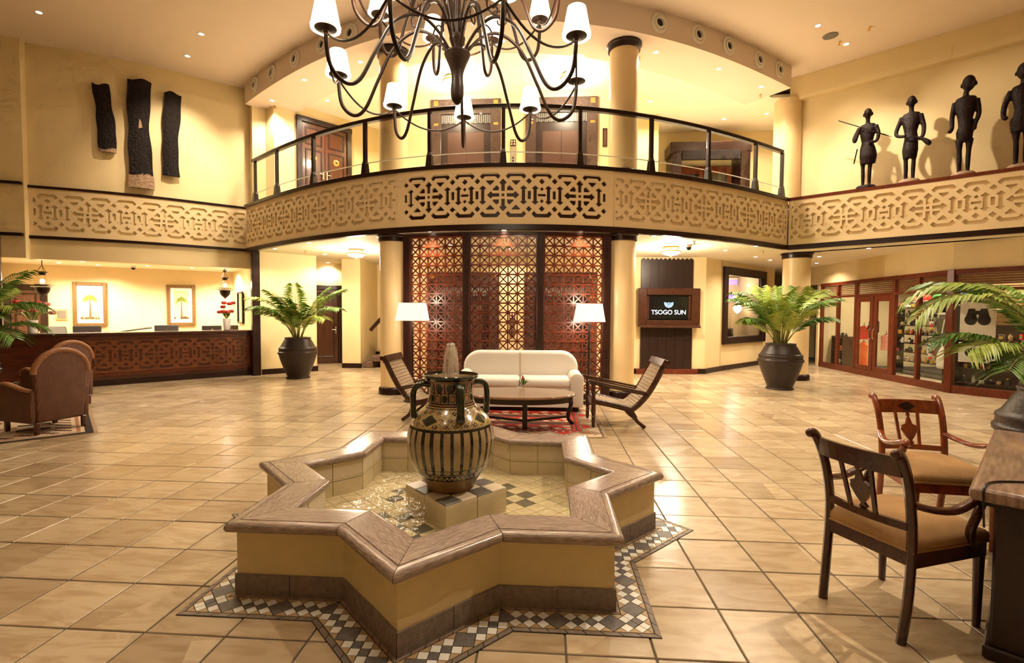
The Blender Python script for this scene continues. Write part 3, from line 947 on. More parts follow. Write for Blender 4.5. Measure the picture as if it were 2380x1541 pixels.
# ---- mosaic band round the fountain (belongs to the floor)
mosb = MB().prism(star_poly(R_MOS), -0.012, 0.0015)
mos = mosb.obj('mosaic_band', 'grout_dark', floor)
def clip_convex(poly, quad):
    n = len(quad)
    ar = sum(quad[i][0] * quad[(i + 1) % n][1] - quad[(i + 1) % n][0] * quad[i][1] for i in range(n))
    q = quad if ar > 0 else quad[::-1]
    for i in range(n):
        a, b = q[i], q[(i + 1) % n]
        side = lambda p: (b[0] - a[0]) * (p[1] - a[1]) - (b[1] - a[1]) * (p[0] - a[0])
        out = []
        for k in range(len(poly)):
            c, d = poly[k], poly[(k + 1) % len(poly)]
            sc_, sd = side(c), side(d)
            if sc_ >= 0: out.append(c)
            if (sc_ >= 0) != (sd >= 0):
                t = sc_ / (sc_ - sd); out.append((c[0] + (d[0] - c[0]) * t, c[1] + (d[1] - c[1]) * t))
        poly = out
        if len(poly) < 3: return []
    ar = abs(sum(poly[i][0] * poly[(i + 1) % len(poly)][1] - poly[(i + 1) % len(poly)][0] * poly[i][1] for i in range(len(poly)))) / 2
    return poly if ar > 1.2e-4 else []
def shrink(poly, d):
    cx = sum(p[0] for p in poly) / len(poly); cy = sum(p[1] for p in poly) / len(poly)
    out = []
    for p in poly:
        l = math.hypot(p[0] - cx, p[1] - cy)
        k = max(0.3, (l - d) / l) if l > 0 else 1
        out.append((cx + (p[0] - cx) * k, cy + (p[1] - cy) * k))
    return out
pieces = []
WB = (R_MOS - R_W) * C45
a_ = (WB - 0.062) / 4
for ((A, B), (A3, B3)) in zip(edges(R_W), edges(R_MOS)):
    A2, B2 = Vector(A), Vector(B)
    e = (B2 - A2); L = e.length; e.normalize()
    nrm = Vector((e.y, -e.x))
    if nrm.dot(A2 - Vector((FCX, FCY))) < 0: nrm = -nrm
    def G(t, w_): return tuple(A2 + e * t + nrm * w_)
    def RQ(w0, w1):
        f0 = (R_W + w0 / C45) / R_W; f1 = (R_W + w1 / C45) / R_W
        g = lambda p, f: (FCX + (p[0] - FCX) * f, FCY + (p[1] - FCY) * f)
        return [g(A, f0), g(B, f0), g(B, f1), g(A, f1)]
    inn = RQ(0.031, WB - 0.031)
    tipA = (A2 - Vector((FCX, FCY))).length > (B2 - Vector((FCX, FCY))).length
    c0 = L / 2
    for k in range(-9, 10):
        t = c0 + k * 2 * a_
        big = (k % 4 == 0)
        midw = WB / 2
        near_big = (k % 4 == 0)
        # grey diamonds on the centre line sit between the white ones
        if big:
            pieces.append(('mos_grey', clip_convex([G(t - 2 * a_, midw), G(t, midw - 2 * a_), G(t + 2 * a_, midw), G(t, midw + 2 * a_)], inn)))
        if k % 4 in (1, 2):
            pieces.append(('mos_grey', clip_convex([G(t, midw), G(t + a_, midw - a_), G(t + 2 * a_, midw), G(t + a_, midw + a_)], inn)))
        if not big:
            for s_ in (-1, 1):
                wc = midw + s_ * a_
                pieces.append(('mos_white', clip_convex([G(t - a_, wc), G(t, wc - a_), G(t + a_, wc), G(t, wc + a_)], inn)))
        for s_ in (-1, 1):
            we = midw + s_ * 2 * a_
            pieces.append(('mos_tan', clip_convex([G(t, we), G(t + 2 * a_, we), G(t + a_, we - s_ * a_)], inn)))
    for (w0, w1, m_) in ((0.004, 0.028, 'mos_brown'), (WB - 0.028, WB - 0.002, 'mos_grey')):
        f1 = (R_W + w1 / C45) / R_W
        q = RQ(w0, w1)
        nb = 8
        for i in range(nb):
            l2 = lambda p, r, t: (p[0] + (r[0] - p[0]) * t, p[1] + (r[1] - p[1]) * t)
            pieces.append((m_ if m_ == 'mos_brown' else 'mos_border', [l2(q[0], q[1], i / nb), l2(q[0], q[1], (i + 1) / nb), l2(q[3], q[2], (i + 1) / nb), l2(q[3], q[2], i / nb)]))
pieces = [(m_, p) for (m_, p) in pieces if p]
def pd(p):
    cx = sum(q[0] for q in p) / len(p); cy = sum(q[1] for q in p) / len(p)
    hid = 0 if cy < FCY + 0.1 else 50
    return math.hypot(cx, cy) + hid
pieces.sort(key=lambda q: pd(q[1]) + (0 if q[0] in ('mos_white', 'mos_grey') else (0.7 if q[0] == 'mos_border' else 1.3)))
for (m_, p) in pieces[:300]:
    MB().prism(shrink(p, 0.0028), 0.0, 0.0045).obj('mosaic_tile', m_, mos)
rest = MB(); ml = ['mos_white', 'mos_grey', 'mos_tan', 'mos_brown', 'mos_border']
for (m_, p) in pieces[300:]:
    rest.prism(shrink(p, 0.0028), 0.0, 0.0045, ml.index(m_))
o = rest.obj('mosaic_tile_field', ml, mos); o['kind'] = 'stuff'

# ---- striped amphora
mat('vase_cream', (0.47, 0.345, 0.19), 0.25, var=0.25, scale=14, coat=0.4)
mat('vase_black', (0.010, 0.010, 0.010), 0.15, coat=0.6)
mat('vase_yellow', (0.52, 0.36, 0.13), 0.2, var=0.2, scale=20, coat=0.5)
mat('vase_green', (0.012, 0.022, 0.012), 0.08, coat=0.8)
mat('vase_pink', (0.52, 0.24, 0.15), 0.25, var=0.2, scale=20, coat=0.4)
mat('vase_foot', (0.30, 0.17, 0.075), 0.35, var=0.3, scale=12)
VP = [(0.165, 0.0), (0.172, 0.006), (0.178, 0.03), (0.212, 0.085), (0.262, 0.155), (0.296, 0.24), (0.311, 0.335), (0.310, 0.39), (0.296, 0.45), (0.275, 0.495),
      (0.228, 0.55), (0.182, 0.592), (0.166, 0.625), (0.158, 0.67), (0.157, 0.71), (0.162, 0.745), (0.176, 0.775), (0.195, 0.795), (0.198, 0.806), (0.192, 0.813)]
vprof = smooth_path(VP, 8)
NV = 340
def vcol(th, z, r):
    """painted decoration: material index from angle and height"""
    s28 = (th / (2 * pi) * 28) % 1.0
    if z < 0.10: return 5
    if z < 0.112: return 1
    if z < 0.140:                       # zigzag band
        k = (th / (2 * pi) * 44) % 1.0
        y = (z - 0.112) / 0.028
        return 1 if abs(y - abs(2 * k - 1)) < 0.22 else 0
    if z < 0.150: return 1
    if z < 0.156: return 0
    if z < 0.192:                       # ring of discs
        dx = (s28 - 0.5) * 2 * pi * r / 28; dz = z - 0.174
        d = math.hypot(dx * 0.62, dz)
        return 1 if (d > 0.0165 or d < 0.003) else (0 if d < 0.0135 else 1)
    if z < 0.452: return 1 if (s28 < 0.18 or s28 > 0.82) else 0
    if z < 0.470: return 1
    if z < 0.585:
        q = (th / (pi / 2) + 0.05) % 1.0 - 0.5
        d = abs(q) * pi / 2 * r / 0.085 + abs(z - 0.520) / 0.046
        if d < 0.78: return 3
        if d < 1.05: return 2
        k = (th / (2 * pi) * 24) % 1.0 - 0.5; j = ((z - 0.47) / 0.038) % 1.0 - 0.5
        if int((z - 0.47) / 0.038) % 2: k = ((k + 1.0) % 1.0) - 0.5
        d2 = abs(k) + abs(j)
        if d2 < 0.17: return 4
        if d2 < 0.30: return 1
        h = sin(th * 90) * sin(z * 420 + th * 30)
        return 1 if h > 0.55 else (2 if h > -0.3 else 0)
    if z < 0.592: return 1
    if z < 0.602: return 2
    if z < 0.608: return 1
    if z < 0.618: return 4
    if z < 0.624: return 1
    if z < 0.690:
        k = (th / (2 * pi) * 18) % 1.0 - 0.5
        d = math.hypot(k * 2.2, (z - 0.656) / 0.034)
        if d < 0.62: return 4 if int(th / (2 * pi) * 18) % 2 else 1
        if d < 0.80: return 1
        return 1 if abs(abs(k) - 0.46) < 0.05 else 0
    if z < 0.698: return 1
    if z < 0.760:
        k = (th / (2 * pi) * 12) % 1.0 - 0.5
        w_ = 0.20 + 0.16 * sin((z - 0.698) / 0.062 * pi)
        if abs(k) < w_: return 1 if int(th / (2 * pi) * 12) % 3 else 3
        return 1 if abs(abs(k) - 0.47) < 0.04 else 4
    if z < 0.778: return 5
    return 3
vs = []; fs = []; mi = []
for (r, z) in vprof:
    for i in range(NV):
        a = 2 * pi * i / NV; vs.append((r * cos(a), r * sin(a), z))
# refine rows: linear sub-steps so that the painted bands are crisp
rows = []
for (p, q) in zip(vprof, vprof[1:]):
    ns_ = max(1, int(math.hypot(q[0] - p[0], q[1] - p[1]) / 0.0045))
    rows += [(p[0] + (q[0] - p[0]) * t / ns_, p[1] + (q[1] - p[1]) * t / ns_) for t in range(ns_)]
rows.append(vprof[-1])
vs = [(r * cos(2 * pi * i / NV), r * sin(2 * pi * i / NV), z) for (r, z) in rows for i in range(NV)]
for j in range(len(rows) - 1):
    r, z = (rows[j][0] + rows[j + 1][0]) / 2, (rows[j][1] + rows[j + 1][1]) / 2
    for i in range(NV):
        k = (i + 1) % NV
        fs.append((j * NV + i, j * NV + k, (j + 1) * NV + k, (j + 1) * NV + i)); mi.append(vcol(2 * pi * (i + 0.5) / NV, z, r))
vase = thing('amphora', 'tall four-handled glazed vase with black vertical stripes standing in the fountain', 'vase', (-0.675, FCY, PZ), radians(-90 + 25))
vb = MB(); vb.v = vs; vb.f = fs; vb.m = mi
vb.obj('body', ['vase_cream', 'vase_black', 'vase_yellow', 'vase_green', 'vase_pink', 'vase_foot'], vase, 60)
MB().lathe([(0.19, 0.806), (0.165, 0.800), (0.03, 0.796), (0.0005, 0.796)], 40, (0, 0, 0), False).obj('water_in_mouth', 'water', vase, 60)
MB().lathe([(0.189, 0.79), (0.0005, 0.78)], 40, (0, 0, 0), False).obj('mouth_floor', 'vase_foot', vase, 60)
for k in range(4):
    pts = smooth_path([(0.150, 0, 0.742), (0.205, 0, 0.752), (0.252, 0, 0.735), (0.270, 0, 0.69), (0.272, 0, 0.62), (0.270, 0, 0.56), (0.262, 0, 0.515)], 5)
    rr = [(0.021, 0.028)] * (len(pts) - 6) + [(0.022, 0.029), (0.024, 0.031), (0.026, 0.033), (0.027, 0.034), (0.026, 0.033), (0.02, 0.025)]
    b = MB().tube(pts, rr, 12)
    b.xf(Matrix.Rotation(k * pi / 2, 4, 'Z')).obj('handle', 'vase_green', vase, 60)
# jet of water
mj = bpy.data.materials.new('jet_water'); MAT['jet_water'] = mj
nd, lk = nodes(mj); bb = bsdf(mj)
bb.inputs['Base Color'].default_value = (0.90, 0.84, 0.74, 1); bb.inputs['Roughness'].default_value = 0.25
trn = nd.new('ShaderNodeBsdfTransparent'); mxs = nd.new('ShaderNodeMixShader')
tc = nd.new('ShaderNodeTexCoord'); mpn = nd.new('ShaderNodeMapping'); mpn.inputs['Scale'].default_value = (40, 40, 5)
nz = nd.new('ShaderNodeTexNoise'); nz.inputs['Scale'].default_value = 1.0; nz.inputs['Detail'].default_value = 4
mr = nd.new('ShaderNodeMapRange'); mr.inputs['From Min'].default_value = 0.35; mr.inputs['From Max'].default_value = 0.7; mr.inputs['To Min'].default_value = 0.05; mr.inputs['To Max'].default_value = 0.65
lk.new(tc.outputs['Object'], mpn.inputs['Vector']); lk.new(mpn.outputs[0], nz.inputs['Vector']); lk.new(nz.outputs['Fac'], mr.inputs['Value'])
lk.new(mr.outputs[0], mxs.inputs[0]); lk.new(trn.outputs[0], mxs.inputs[1]); lk.new(bb.outputs[0], mxs.inputs[2])
lk.new(mxs.outputs[0], nd['Material Output'].inputs['Surface'])
jet = thing('water_jet', 'white jet of water rising out of the mouth of the striped vase', 'water jet', (-0.675, FCY, PZ + 0.795))
jb = MB(); js = []
for i in range(15):
    z = 0.232 * i / 14; js.append((0.020 + 0.012 * (i / 14) ** 2 + 0.004 * sin(i * 2.3), z))
js += [(0.022, 0.240), (0.008, 0.246)]
jb.lathe(js, 20).obj('column_of_water', 'jet_water', jet, 60)
fallp = [(0.024, 0.236), (0.040, 0.20), (0.050, 0.14), (0.058, 0.06), (0.062, 0.002)]
MB().lathe(smooth_path(fallp, 5), 26, (0, 0, 0), False).obj('falling_sheet', 'jet_water', jet, 60)
dr = MB()
for i in range(26):
    a = random.uniform(0, 2 * pi); z = random.uniform(0.02, 0.26); r = random.uniform(0.02, 0.07)
    dr.ball((r * cos(a), r * sin(a), z), random.uniform(0.0015, 0.003), 6, 4)
o = dr.obj('droplets', 'water', jet, 60); o['kind'] = 'stuff'

# ================================================================== BALCONY RAILING
rail = thing('balcony_railing', 'dark timber railing with clear glass panes curving along the balcony', 'railing')
ra, rb_ = A_BAL.find_x(-6.78), A_BAL.find_x(5.12)
rp = A_BAL.sub(ra, rb_, 0.15)
hb = MB()
nrm = path_normals(rp); sec = [(-0.055, 4.985), (0.025, 4.985), (0.04, 5.01), (0.035, 5.045), (0.0, 5.062), (-0.03, 5.062), (-0.065, 5.045), (-0.07, 5.01)]
vv = []
for (p, q) in zip(rp, nrm):
    for (o_, z) in sec: vv.append((p[0] + q[0] * (o_ - 0.02), p[1] + q[1] * (o_ - 0.02), z))
m_ = len(sec); ff = []
for i in range(len(rp) - 1):
    ff += [(i * m_ + k, i * m_ + (k + 1) % m_, (i + 1) * m_ + (k + 1) % m_, (i + 1) * m_ + k) for k in range(m_)]
ff += [tuple(range(m_)), tuple(range(len(vv) - 1, len(vv) - 1 - m_, -1))]
hb.add(vv, ff).obj('handrail', 'trim_wood', rail, 40)
PX = [-6.74, -5.80, -4.65, -3.34, -2.03, -0.75, 0.57, 1.85, 3.12, 4.24, 5.08]
ps = [A_BAL.find_x(x) for x in PX]
for s_ in ps:
    q = A_BAL.at(s_, -0.02); q2 = A_BAL.at(s_ + 0.05, -0.02); an = atan2(q2[1] - q[1], q2[0] - q[0])
    b = MB()
    for (z0, z1, w0, w1) in ((4.05, 4.24, 0.115, 0.085), (4.24, 4.30, 0.085, 0.06), (4.30, 4.99, 0.06, 0.06)):
        b.add([(sx * w_ / 2, sy * w_ / 2, z) for (z, w_) in ((z0, w0), (z1, w1)) for (sx, sy) in ((-1, -1), (1, -1), (1, 1), (-1, 1))],
              [(0, 1, 5, 4), (1, 2, 6, 5), (2, 3, 7, 6), (3, 0, 4, 7), (0, 3, 2, 1), (4, 5, 6, 7)])
    b.obj('post', 'trim_wood', rail, None, (q[0], q[1], 0), an)
for (s0, s1) in zip(ps, ps[1:]):
    seg = A_BAL.sub(s0 + 0.045, s1 - 0.045, 0.2)
    MB().strip(seg, -0.026, -0.018, 4.09, 4.985).obj('glass_pane', 'glass', rail)
    MB().strip(seg, -0.034, -0.016, 4.245, 4.257).obj('steel_rod', 'paper', rail)

# ================================================================== LATTICE SCREEN
scr = thing('lattice_screen', 'tall red-brown timber lattice screen of three panels between the columns', 'screen')
SP = [(-2.50, 8.87), (-1.38, 8.62), (-0.09, 8.62), (1.07, 8.87)]
def post_profile(p, w_, an):
    b = MB().rbox((0, 0, 1.465), (w_, 0.12, 2.93), 0.012)
    for i in range(70):
        b.box((0, -0.062, 0.06 + i * 0.0405), (w_ * 0.42, 0.012, 0.024))
    return b.obj('post', 'screen_dark', scr, None, (p[0], p[1], 0), an)
for (p, w_, an) in ((SP[0], 0.15, 0.12 - 0.3), (SP[1], 0.13, -0.1), (SP[2], 0.13, 0.1), (SP[3], 0.15, 0.22)):
    post_profile(p, w_, an)
ROWH = 0.1665
diag = MB()
for (pi_, ncol) in ((0, 6), (1, 7), (2, 6)):
    A = Vector((*SP[pi_], 0)); B = Vector((*SP[pi_ + 1], 0)); e = (B - A).normalized()
    A = A + e * 0.07; B = B - e * 0.07
    L = (B - A).length; cw = L / ncol
    sl = MB().box((0, 0, 0), (L, 0.075, 0.024)).mesh('slat', 'screen_wood')
    an = atan2(e.y, e.x)
    for r in range(18):
        z = 2.86 - r * ROWH
        if z < 0.02: break
        c = (A + B) / 2
        put('slat', sl, scr, (c.x, c.y, z), an)
    up = MB().box((0, 0, 1.465), (0.022, 0.035, 2.9)).mesh('upright', 'screen_wood')
    for k in range(ncol + 1):
        q = A + e * (cw * k)
        put('upright', up, scr, (q.x, q.y, 0), an)
    nn = Vector((e.y, -e.x, 0))
    for r in range(-1, 17):
        for k in range(ncol):
            z1 = 2.86 - r * ROWH; z0 = z1 - ROWH
            if z0 < 0.0: continue
            z1 = min(z1, 2.93)
            p0 = A + e * (cw * k); p1 = A + e * (cw * (k + 1))
            diag.beam((p0.x, p0.y, z0), (p1.x, p1.y, z1), 0.020, 0.019, nn)
            diag.beam((p0.x, p0.y, z1), (p1.x, p1.y, z0), 0.020, 0.019, nn)
o = diag.obj('diagonal_slats', 'screen_wood', scr); o['kind'] = 'stuff'
for k in range(3):
    A = Vector((*SP[k], 0)); B = Vector((*SP[k + 1], 0))
    MB().beam((A.x, A.y, 2.905), (B.x, B.y, 2.905), 0.10, 0.05).obj('top_rail', 'screen_dark', scr)
    MB().beam((A.x, A.y, 0.04), (B.x, B.y, 0.04), 0.10, 0.08).obj('bottom_rail', 'screen_dark', scr)
# ================================================================== LIGHT FITTINGS
ring_me = {}
ORD = ['first', 'second', 'third', 'fourth', 'fifth', 'sixth', 'seventh', 'eighth', 'ninth', 'tenth', 'eleventh', 'twelfth', 'thirteenth', 'fourteenth', 'fifteenth', 'sixteenth', 'seventeenth', 'eighteenth']
def by_sight(pts):
    return sorted(pts, key=lambda p: p[0] / p[1])
def downlight(x, y, z, watts, label, group, size=2.3, col=WARM, r=0.055, blend=0.7, target=None, light=True):
    key = round(r, 3)
    if key not in ring_me:
        rb = MB().lathe([(r * 0.78, -0.001), (r * 0.80, -0.006), (r * 1.15, -0.006), (r * 1.22, 0.0)], 20, (0, 0, 0), False)
        lb = MB().lathe([(r * 0.79, -0.002), (0.0005, -0.002)], 16, (0, 0, 0), False)
        ring_me[key] = (rb.mesh('trim_ring', 'white_paint', 40), lb.mesh('lens', 'bulb', 40))
    t = thing('downlight', label, 'downlight', (x, y, z), 0, group)
    put('trim_ring', ring_me[key][0], t); put('lens', ring_me[key][1], t)
    if light:
        spot((0, 0, -0.03), watts, size, blend, col, None, 0.05, t)
    return t
LB = 'unseen small round downlight in the high ceiling over the lobby'  # out-of-view downlights, added to fill the lobby and cast the chair shadows
for (x, y, k) in [(-9.13, 8.5, 0.2), (-6.68, 9.33, 0.8), (-7.54, 10.1, 0.6), (5.0, 9.72, 0.8), (5.9, 10.4, 0.8), (6.2, 6.5, 1.1), (-4.4, 6.2, 0.9), (3.2, 6.4, 0.8), (-8.3, 5.2, 0.3), (3.9, 4.6, 8.0),
               (2.6, 1.0, 0.2), (-1.6, 0.6, 0.6), (6.8, 1.5, 0.5), (-0.9, 6.3, 1.0), (0.8, 3.2, 0.5), (-2.2, 3.6, 0.6)]:
    own = {(-9.13, 8.5): 'small round downlight at the far left of the lobby ceiling', (-6.68, 9.33): 'upper of two neighbouring downlights left of the chandelier',
           (-7.54, 10.1): 'lower of two neighbouring downlights left of the chandelier', (5.0, 9.72): 'small downlight just above the round ceiling speaker',
           (5.9, 10.4): 'small downlight just below the round ceiling speaker'}.get((x, y), LB)
    downlight(x, y, ZC, L_MAIN * k, own, 'lobby ceiling downlights', 2.0)
for i, (x, y) in enumerate(by_sight([(-6.37, 11.25), (-5.12, 10.3), (-3.65, 9.64), (-2.17, 9.19), (-0.81, 9.05), (2.03, 9.6), (3.42, 10.3), (4.6, 11.15)])):
    downlight(x, y, ZB, L_UP, '%s downlight from the left in the curved ceiling band above the landing' % ORD[i], 'landing ceiling downlights', 2.4)
for i, (x, y) in enumerate(by_sight([(-5.27, 11.75), (4.33, 12.0), (4.6, 13.4), (5.55, 13.1), (2.46, 12.2), (-3.6, 12.6)])):  # the one in front of the timber portal is added to brighten it
    downlight(x, y, 6.60, L_UP, '%s bright downlight from the left in the inner ceiling of the landing' % ORD[i], 'landing ceiling downlights', 2.5)
for i, (x, y) in enumerate(by_sight([(-6.14, 10.9), (-4.88, 9.95), (-5.46, 11.97), (-6.3, 14.0), (-4.03, 11.65), (2.24, 10.6), (1.97, 9.25), (4.02, 11.42), (3.27, 9.85), (4.38, 10.7),
               (5.2, 12.7), (5.88, 13.45), (6.7, 12.66), (6.9, 11.12), (7.5, 14.3), (-2.0, 10.4), (0.4, 10.4), (-0.8, 11.0)])):
    downlight(x, y, ZS, L_LOW, '%s downlight from the left in the low ceiling under the balcony' % ORD[i], 'downlights under the balcony', 2.5)
for (x, y, sd) in [(-2.05, 8.62, 'left'), (-0.72, 8.52, 'middle'), (0.62, 8.66, 'right')]:
    downlight(x, y, ZS, 75, '%s of three spotlights in the soffit before the lattice screen' % sd, 'spotlights washing the lattice screen', 1.7)
for i, (x, y) in enumerate(by_sight([(-11.4, 10.9), (-10.5, 10.6), (-9.8, 11.6), (-9.1, 12.2), (-8.6, 12.9), (-10.9, 11.4), (-8.3, 11.9)])):
    downlight(x, y, 2.64, L_REC, '%s downlight from the left in the reception ceiling' % ORD[i], 'reception downlights', 2.6)
# floods that graze the bark sculptures and the statues
for (x, y, tx, ty, tz, wt) in [(-6.68, 9.33, -8.5, 10.7, 4.7, 460), (5.0, 9.72, 6.6, 10.5, 4.7, 420), (5.0, 9.72, 7.9, 9.4, 4.8, 300)]:
    spot((x, y, ZC - 0.04), wt, 1.0, 0.9, WARM, (tx, ty, tz), 0.05)
def bowl_lamp(x, y, z, watts, label):
    t = thing('ceiling_lamp', label, 'ceiling lamp', (x, y, z))
    MB().lathe([(0.16, 0), (0.17, -0.03), (0.06, -0.05), (0.03, -0.11)], 24).obj('canopy', 'brass', t, 40)
    MB().lathe([(0.20, -0.10), (0.185, -0.13), (0.13, -0.165), (0.04, -0.18), (0.0005, -0.182)], 32, (0, 0, 0), False).obj('glass_bowl', 'bowl_lit', t, 50)
    MB().torus((0, 0, -0.10), 0.20, 0.012).obj('rim', 'brass', t, 50)
    for k in range(3):
        MB().tube([(0.20 * cos(k * 2.094), 0.20 * sin(k * 2.094), -0.10), (0.03 * cos(k * 2.094), 0.03 * sin(k * 2.094), -0.02)], 0.006, 6).obj('strut', 'brass', t, 50)
    MB().ball((0, 0, -0.195), 0.015).obj('finial', 'brass', t, 50)
    point((0, 0, -0.24), watts, WARM2, 0.12, t)
    return t
bowl_lamp(-4.32, 11.08, ZS, 190, 'glass bowl ceiling lamp left of the lattice screen, under the balcony')
bowl_lamp(2.67, 10.81, ZS, 190, 'glass bowl ceiling lamp above the wall television')
bowl_lamp(-2.05, 10.75, 6.60, 130, 'glass bowl ceiling lamp in front of the left upper lift')
bowl_lamp(0.48, 10.75, 6.60, 130, 'glass bowl ceiling lamp in front of the right upper lift')

# air nozzles in the bulkhead
k = 0
NZ = [-6.62, -5.93, -5.17, -4.36, -3.62, 2.02, 2.78, 3.52, 4.24, 4.87]
for x in NZ:
    s_ = A_BAL.find_x(x); p = A_BAL.at(s_); p2 = A_BAL.at(s_, 1.0); an = atan2(p2[1] - p[1], p2[0] - p[0])
    side = 'left' if x < 0 else 'right'
    rank = ['nearest', 'second', 'third', 'fourth', 'fifth'][4 - NZ.index(x) if x < 0 else NZ.index(x) - 5]
    t = thing('air_nozzle', 'round air nozzle in the bulkhead, %s %s of the chandelier' % (rank, side), 'air vent', (p[0], p[1], 6.665), an, 'air nozzles in the bulkhead')
    R_ = Matrix.Rotation(pi / 2, 4, 'Y')
    MB().lathe([(0.175, 0.0), (0.172, 0.022), (0.150, 0.034), (0.118, 0.030), (0.112, 0.012)], 32, (0, 0, 0), False).xf(R_).obj('flange', 'white_paint', t, 50)
    MB().lathe([(0.112, 0.012), (0.108, 0.045), (0.092, 0.055), (0.074, 0.045), (0.07, 0.0), (0.066, -0.012)], 32, (0, 0, 0), False).xf(R_).obj('throat', 'white_paint', t, 50)
    MB().lathe([(0.072, 0.008), (0.0005, 0.008)], 24, (0, 0, 0), False).xf(R_).obj('opening', 'black', t)  # black disc stands in for the dark hollow inside the throat

# ================================================================== LIFTS
def lift(x0, x1, z, label):
    w_ = x1 - x0; t = thing('lift_entrance', label, 'lift', (x0, 11.596, z))
    jw = 0.24
    MB().rbox((jw / 2, -0.03, 1.235), (jw, 0.06, 2.47), 0.006).obj('jamb', 'stone_dark', t)
    MB().rbox((w_ - jw / 2, -0.03, 1.235), (jw, 0.06, 2.47), 0.006).obj('jamb', 'stone_dark', t)
    MB().rbox((w_ / 2, -0.032, 2.30), (w_ - 0.004, 0.064, 0.34), 0.006).obj('lintel', 'stone_dark', t)
    MB().box((w_ / 2, -0.008, 1.07), (w_ - 2 * jw, 0.012, 2.13)).obj('reveal', 'panel_wood', t)
    g = MB()
    for i in range(24):
        g.box((jw + (w_ - 2 * jw) * (i + 0.5) / 24, -0.02, 2.02), ((w_ - 2 * jw) / 24 * 0.7, 0.02, 0.2))
    g.obj('transom_grille', 'grey_plastic', t)
    g = MB()
    for i in range(10):
        g.box((jw + (w_ - 2 * jw) * (i + 0.5) / 10, -0.024, 1.93), (0.035, 0.02, 0.03))
    g.obj('floor_indicator', 'black', t)
    dw = (w_ - 2 * jw - 0.3) / 2
    for s_ in (0, 1):
        d = MB().rbox((jw + 0.15 + dw * (s_ + 0.5), -0.018, 0.86), (dw - 0.004, 0.012, 1.72), 0.004).obj('door_leaf', 'lift_door', t)
    for (x, zz) in ((jw / 2, 2.38), (w_ - jw / 2, 2.38), (jw / 2, 1.90), (w_ - jw / 2, 1.90)):
        MB().rbox((x, -0.064, zz), (0.11, 0.012, 0.12 if zz > 2 else 0.06), 0.01).obj('rosette', 'brass', t)
    MB().box((w_ / 2, -0.10, 0.006), (w_ - 2 * jw, 0.2, 0.012)).obj('threshold', 'chrome', t)
    return t
lift(-2.70, -1.06, ZF, 'left of the two upper lifts with dark stone surround and brown doors')
lift(-0.49, 1.165, ZF, 'right of the two upper lifts with dark stone surround and brown doors')
lift(-2.80, -1.09, 0, 'left lower lift entrance seen through the lattice screen')
lift(-0.50, 1.20, 0, 'right lower lift entrance seen through the lattice screen')
for (z, lb) in ((ZF, 'lift call panel with red digits between the upper lifts'), (0, 'lift call panel between the lower lifts behind the screen')):
    t = thing('call_panel', lb, 'lift panel', (-0.775, 11.6, z))
    MB().rbox((0, -0.012, 1.18), (0.13, 0.024, 0.46), 0.006).obj('plate', 'chrome', t)
    MB().rbox((0, -0.026, 1.46), (0.13, 0.02, 0.15), 0.005).obj('display', 'black_gloss', t)
    for i in (-1, 1):
        for j in (-1, 1):
            MB().box((i * 0.03, -0.038, 1.46 + j * 0.03), (0.03, 0.004, 0.035)).obj('digit', 'led_red', t)
    for zz in (1.12, 1.05):
        MB().lathe([(0.022, 0), (0.022, 0.01), (0.018, 0.014)], 14).xf(Matrix.Translation((0, -0.024, zz)) @ Matrix.Rotation(pi / 2, 4, 'X')).obj('button', 'black', t, 40)

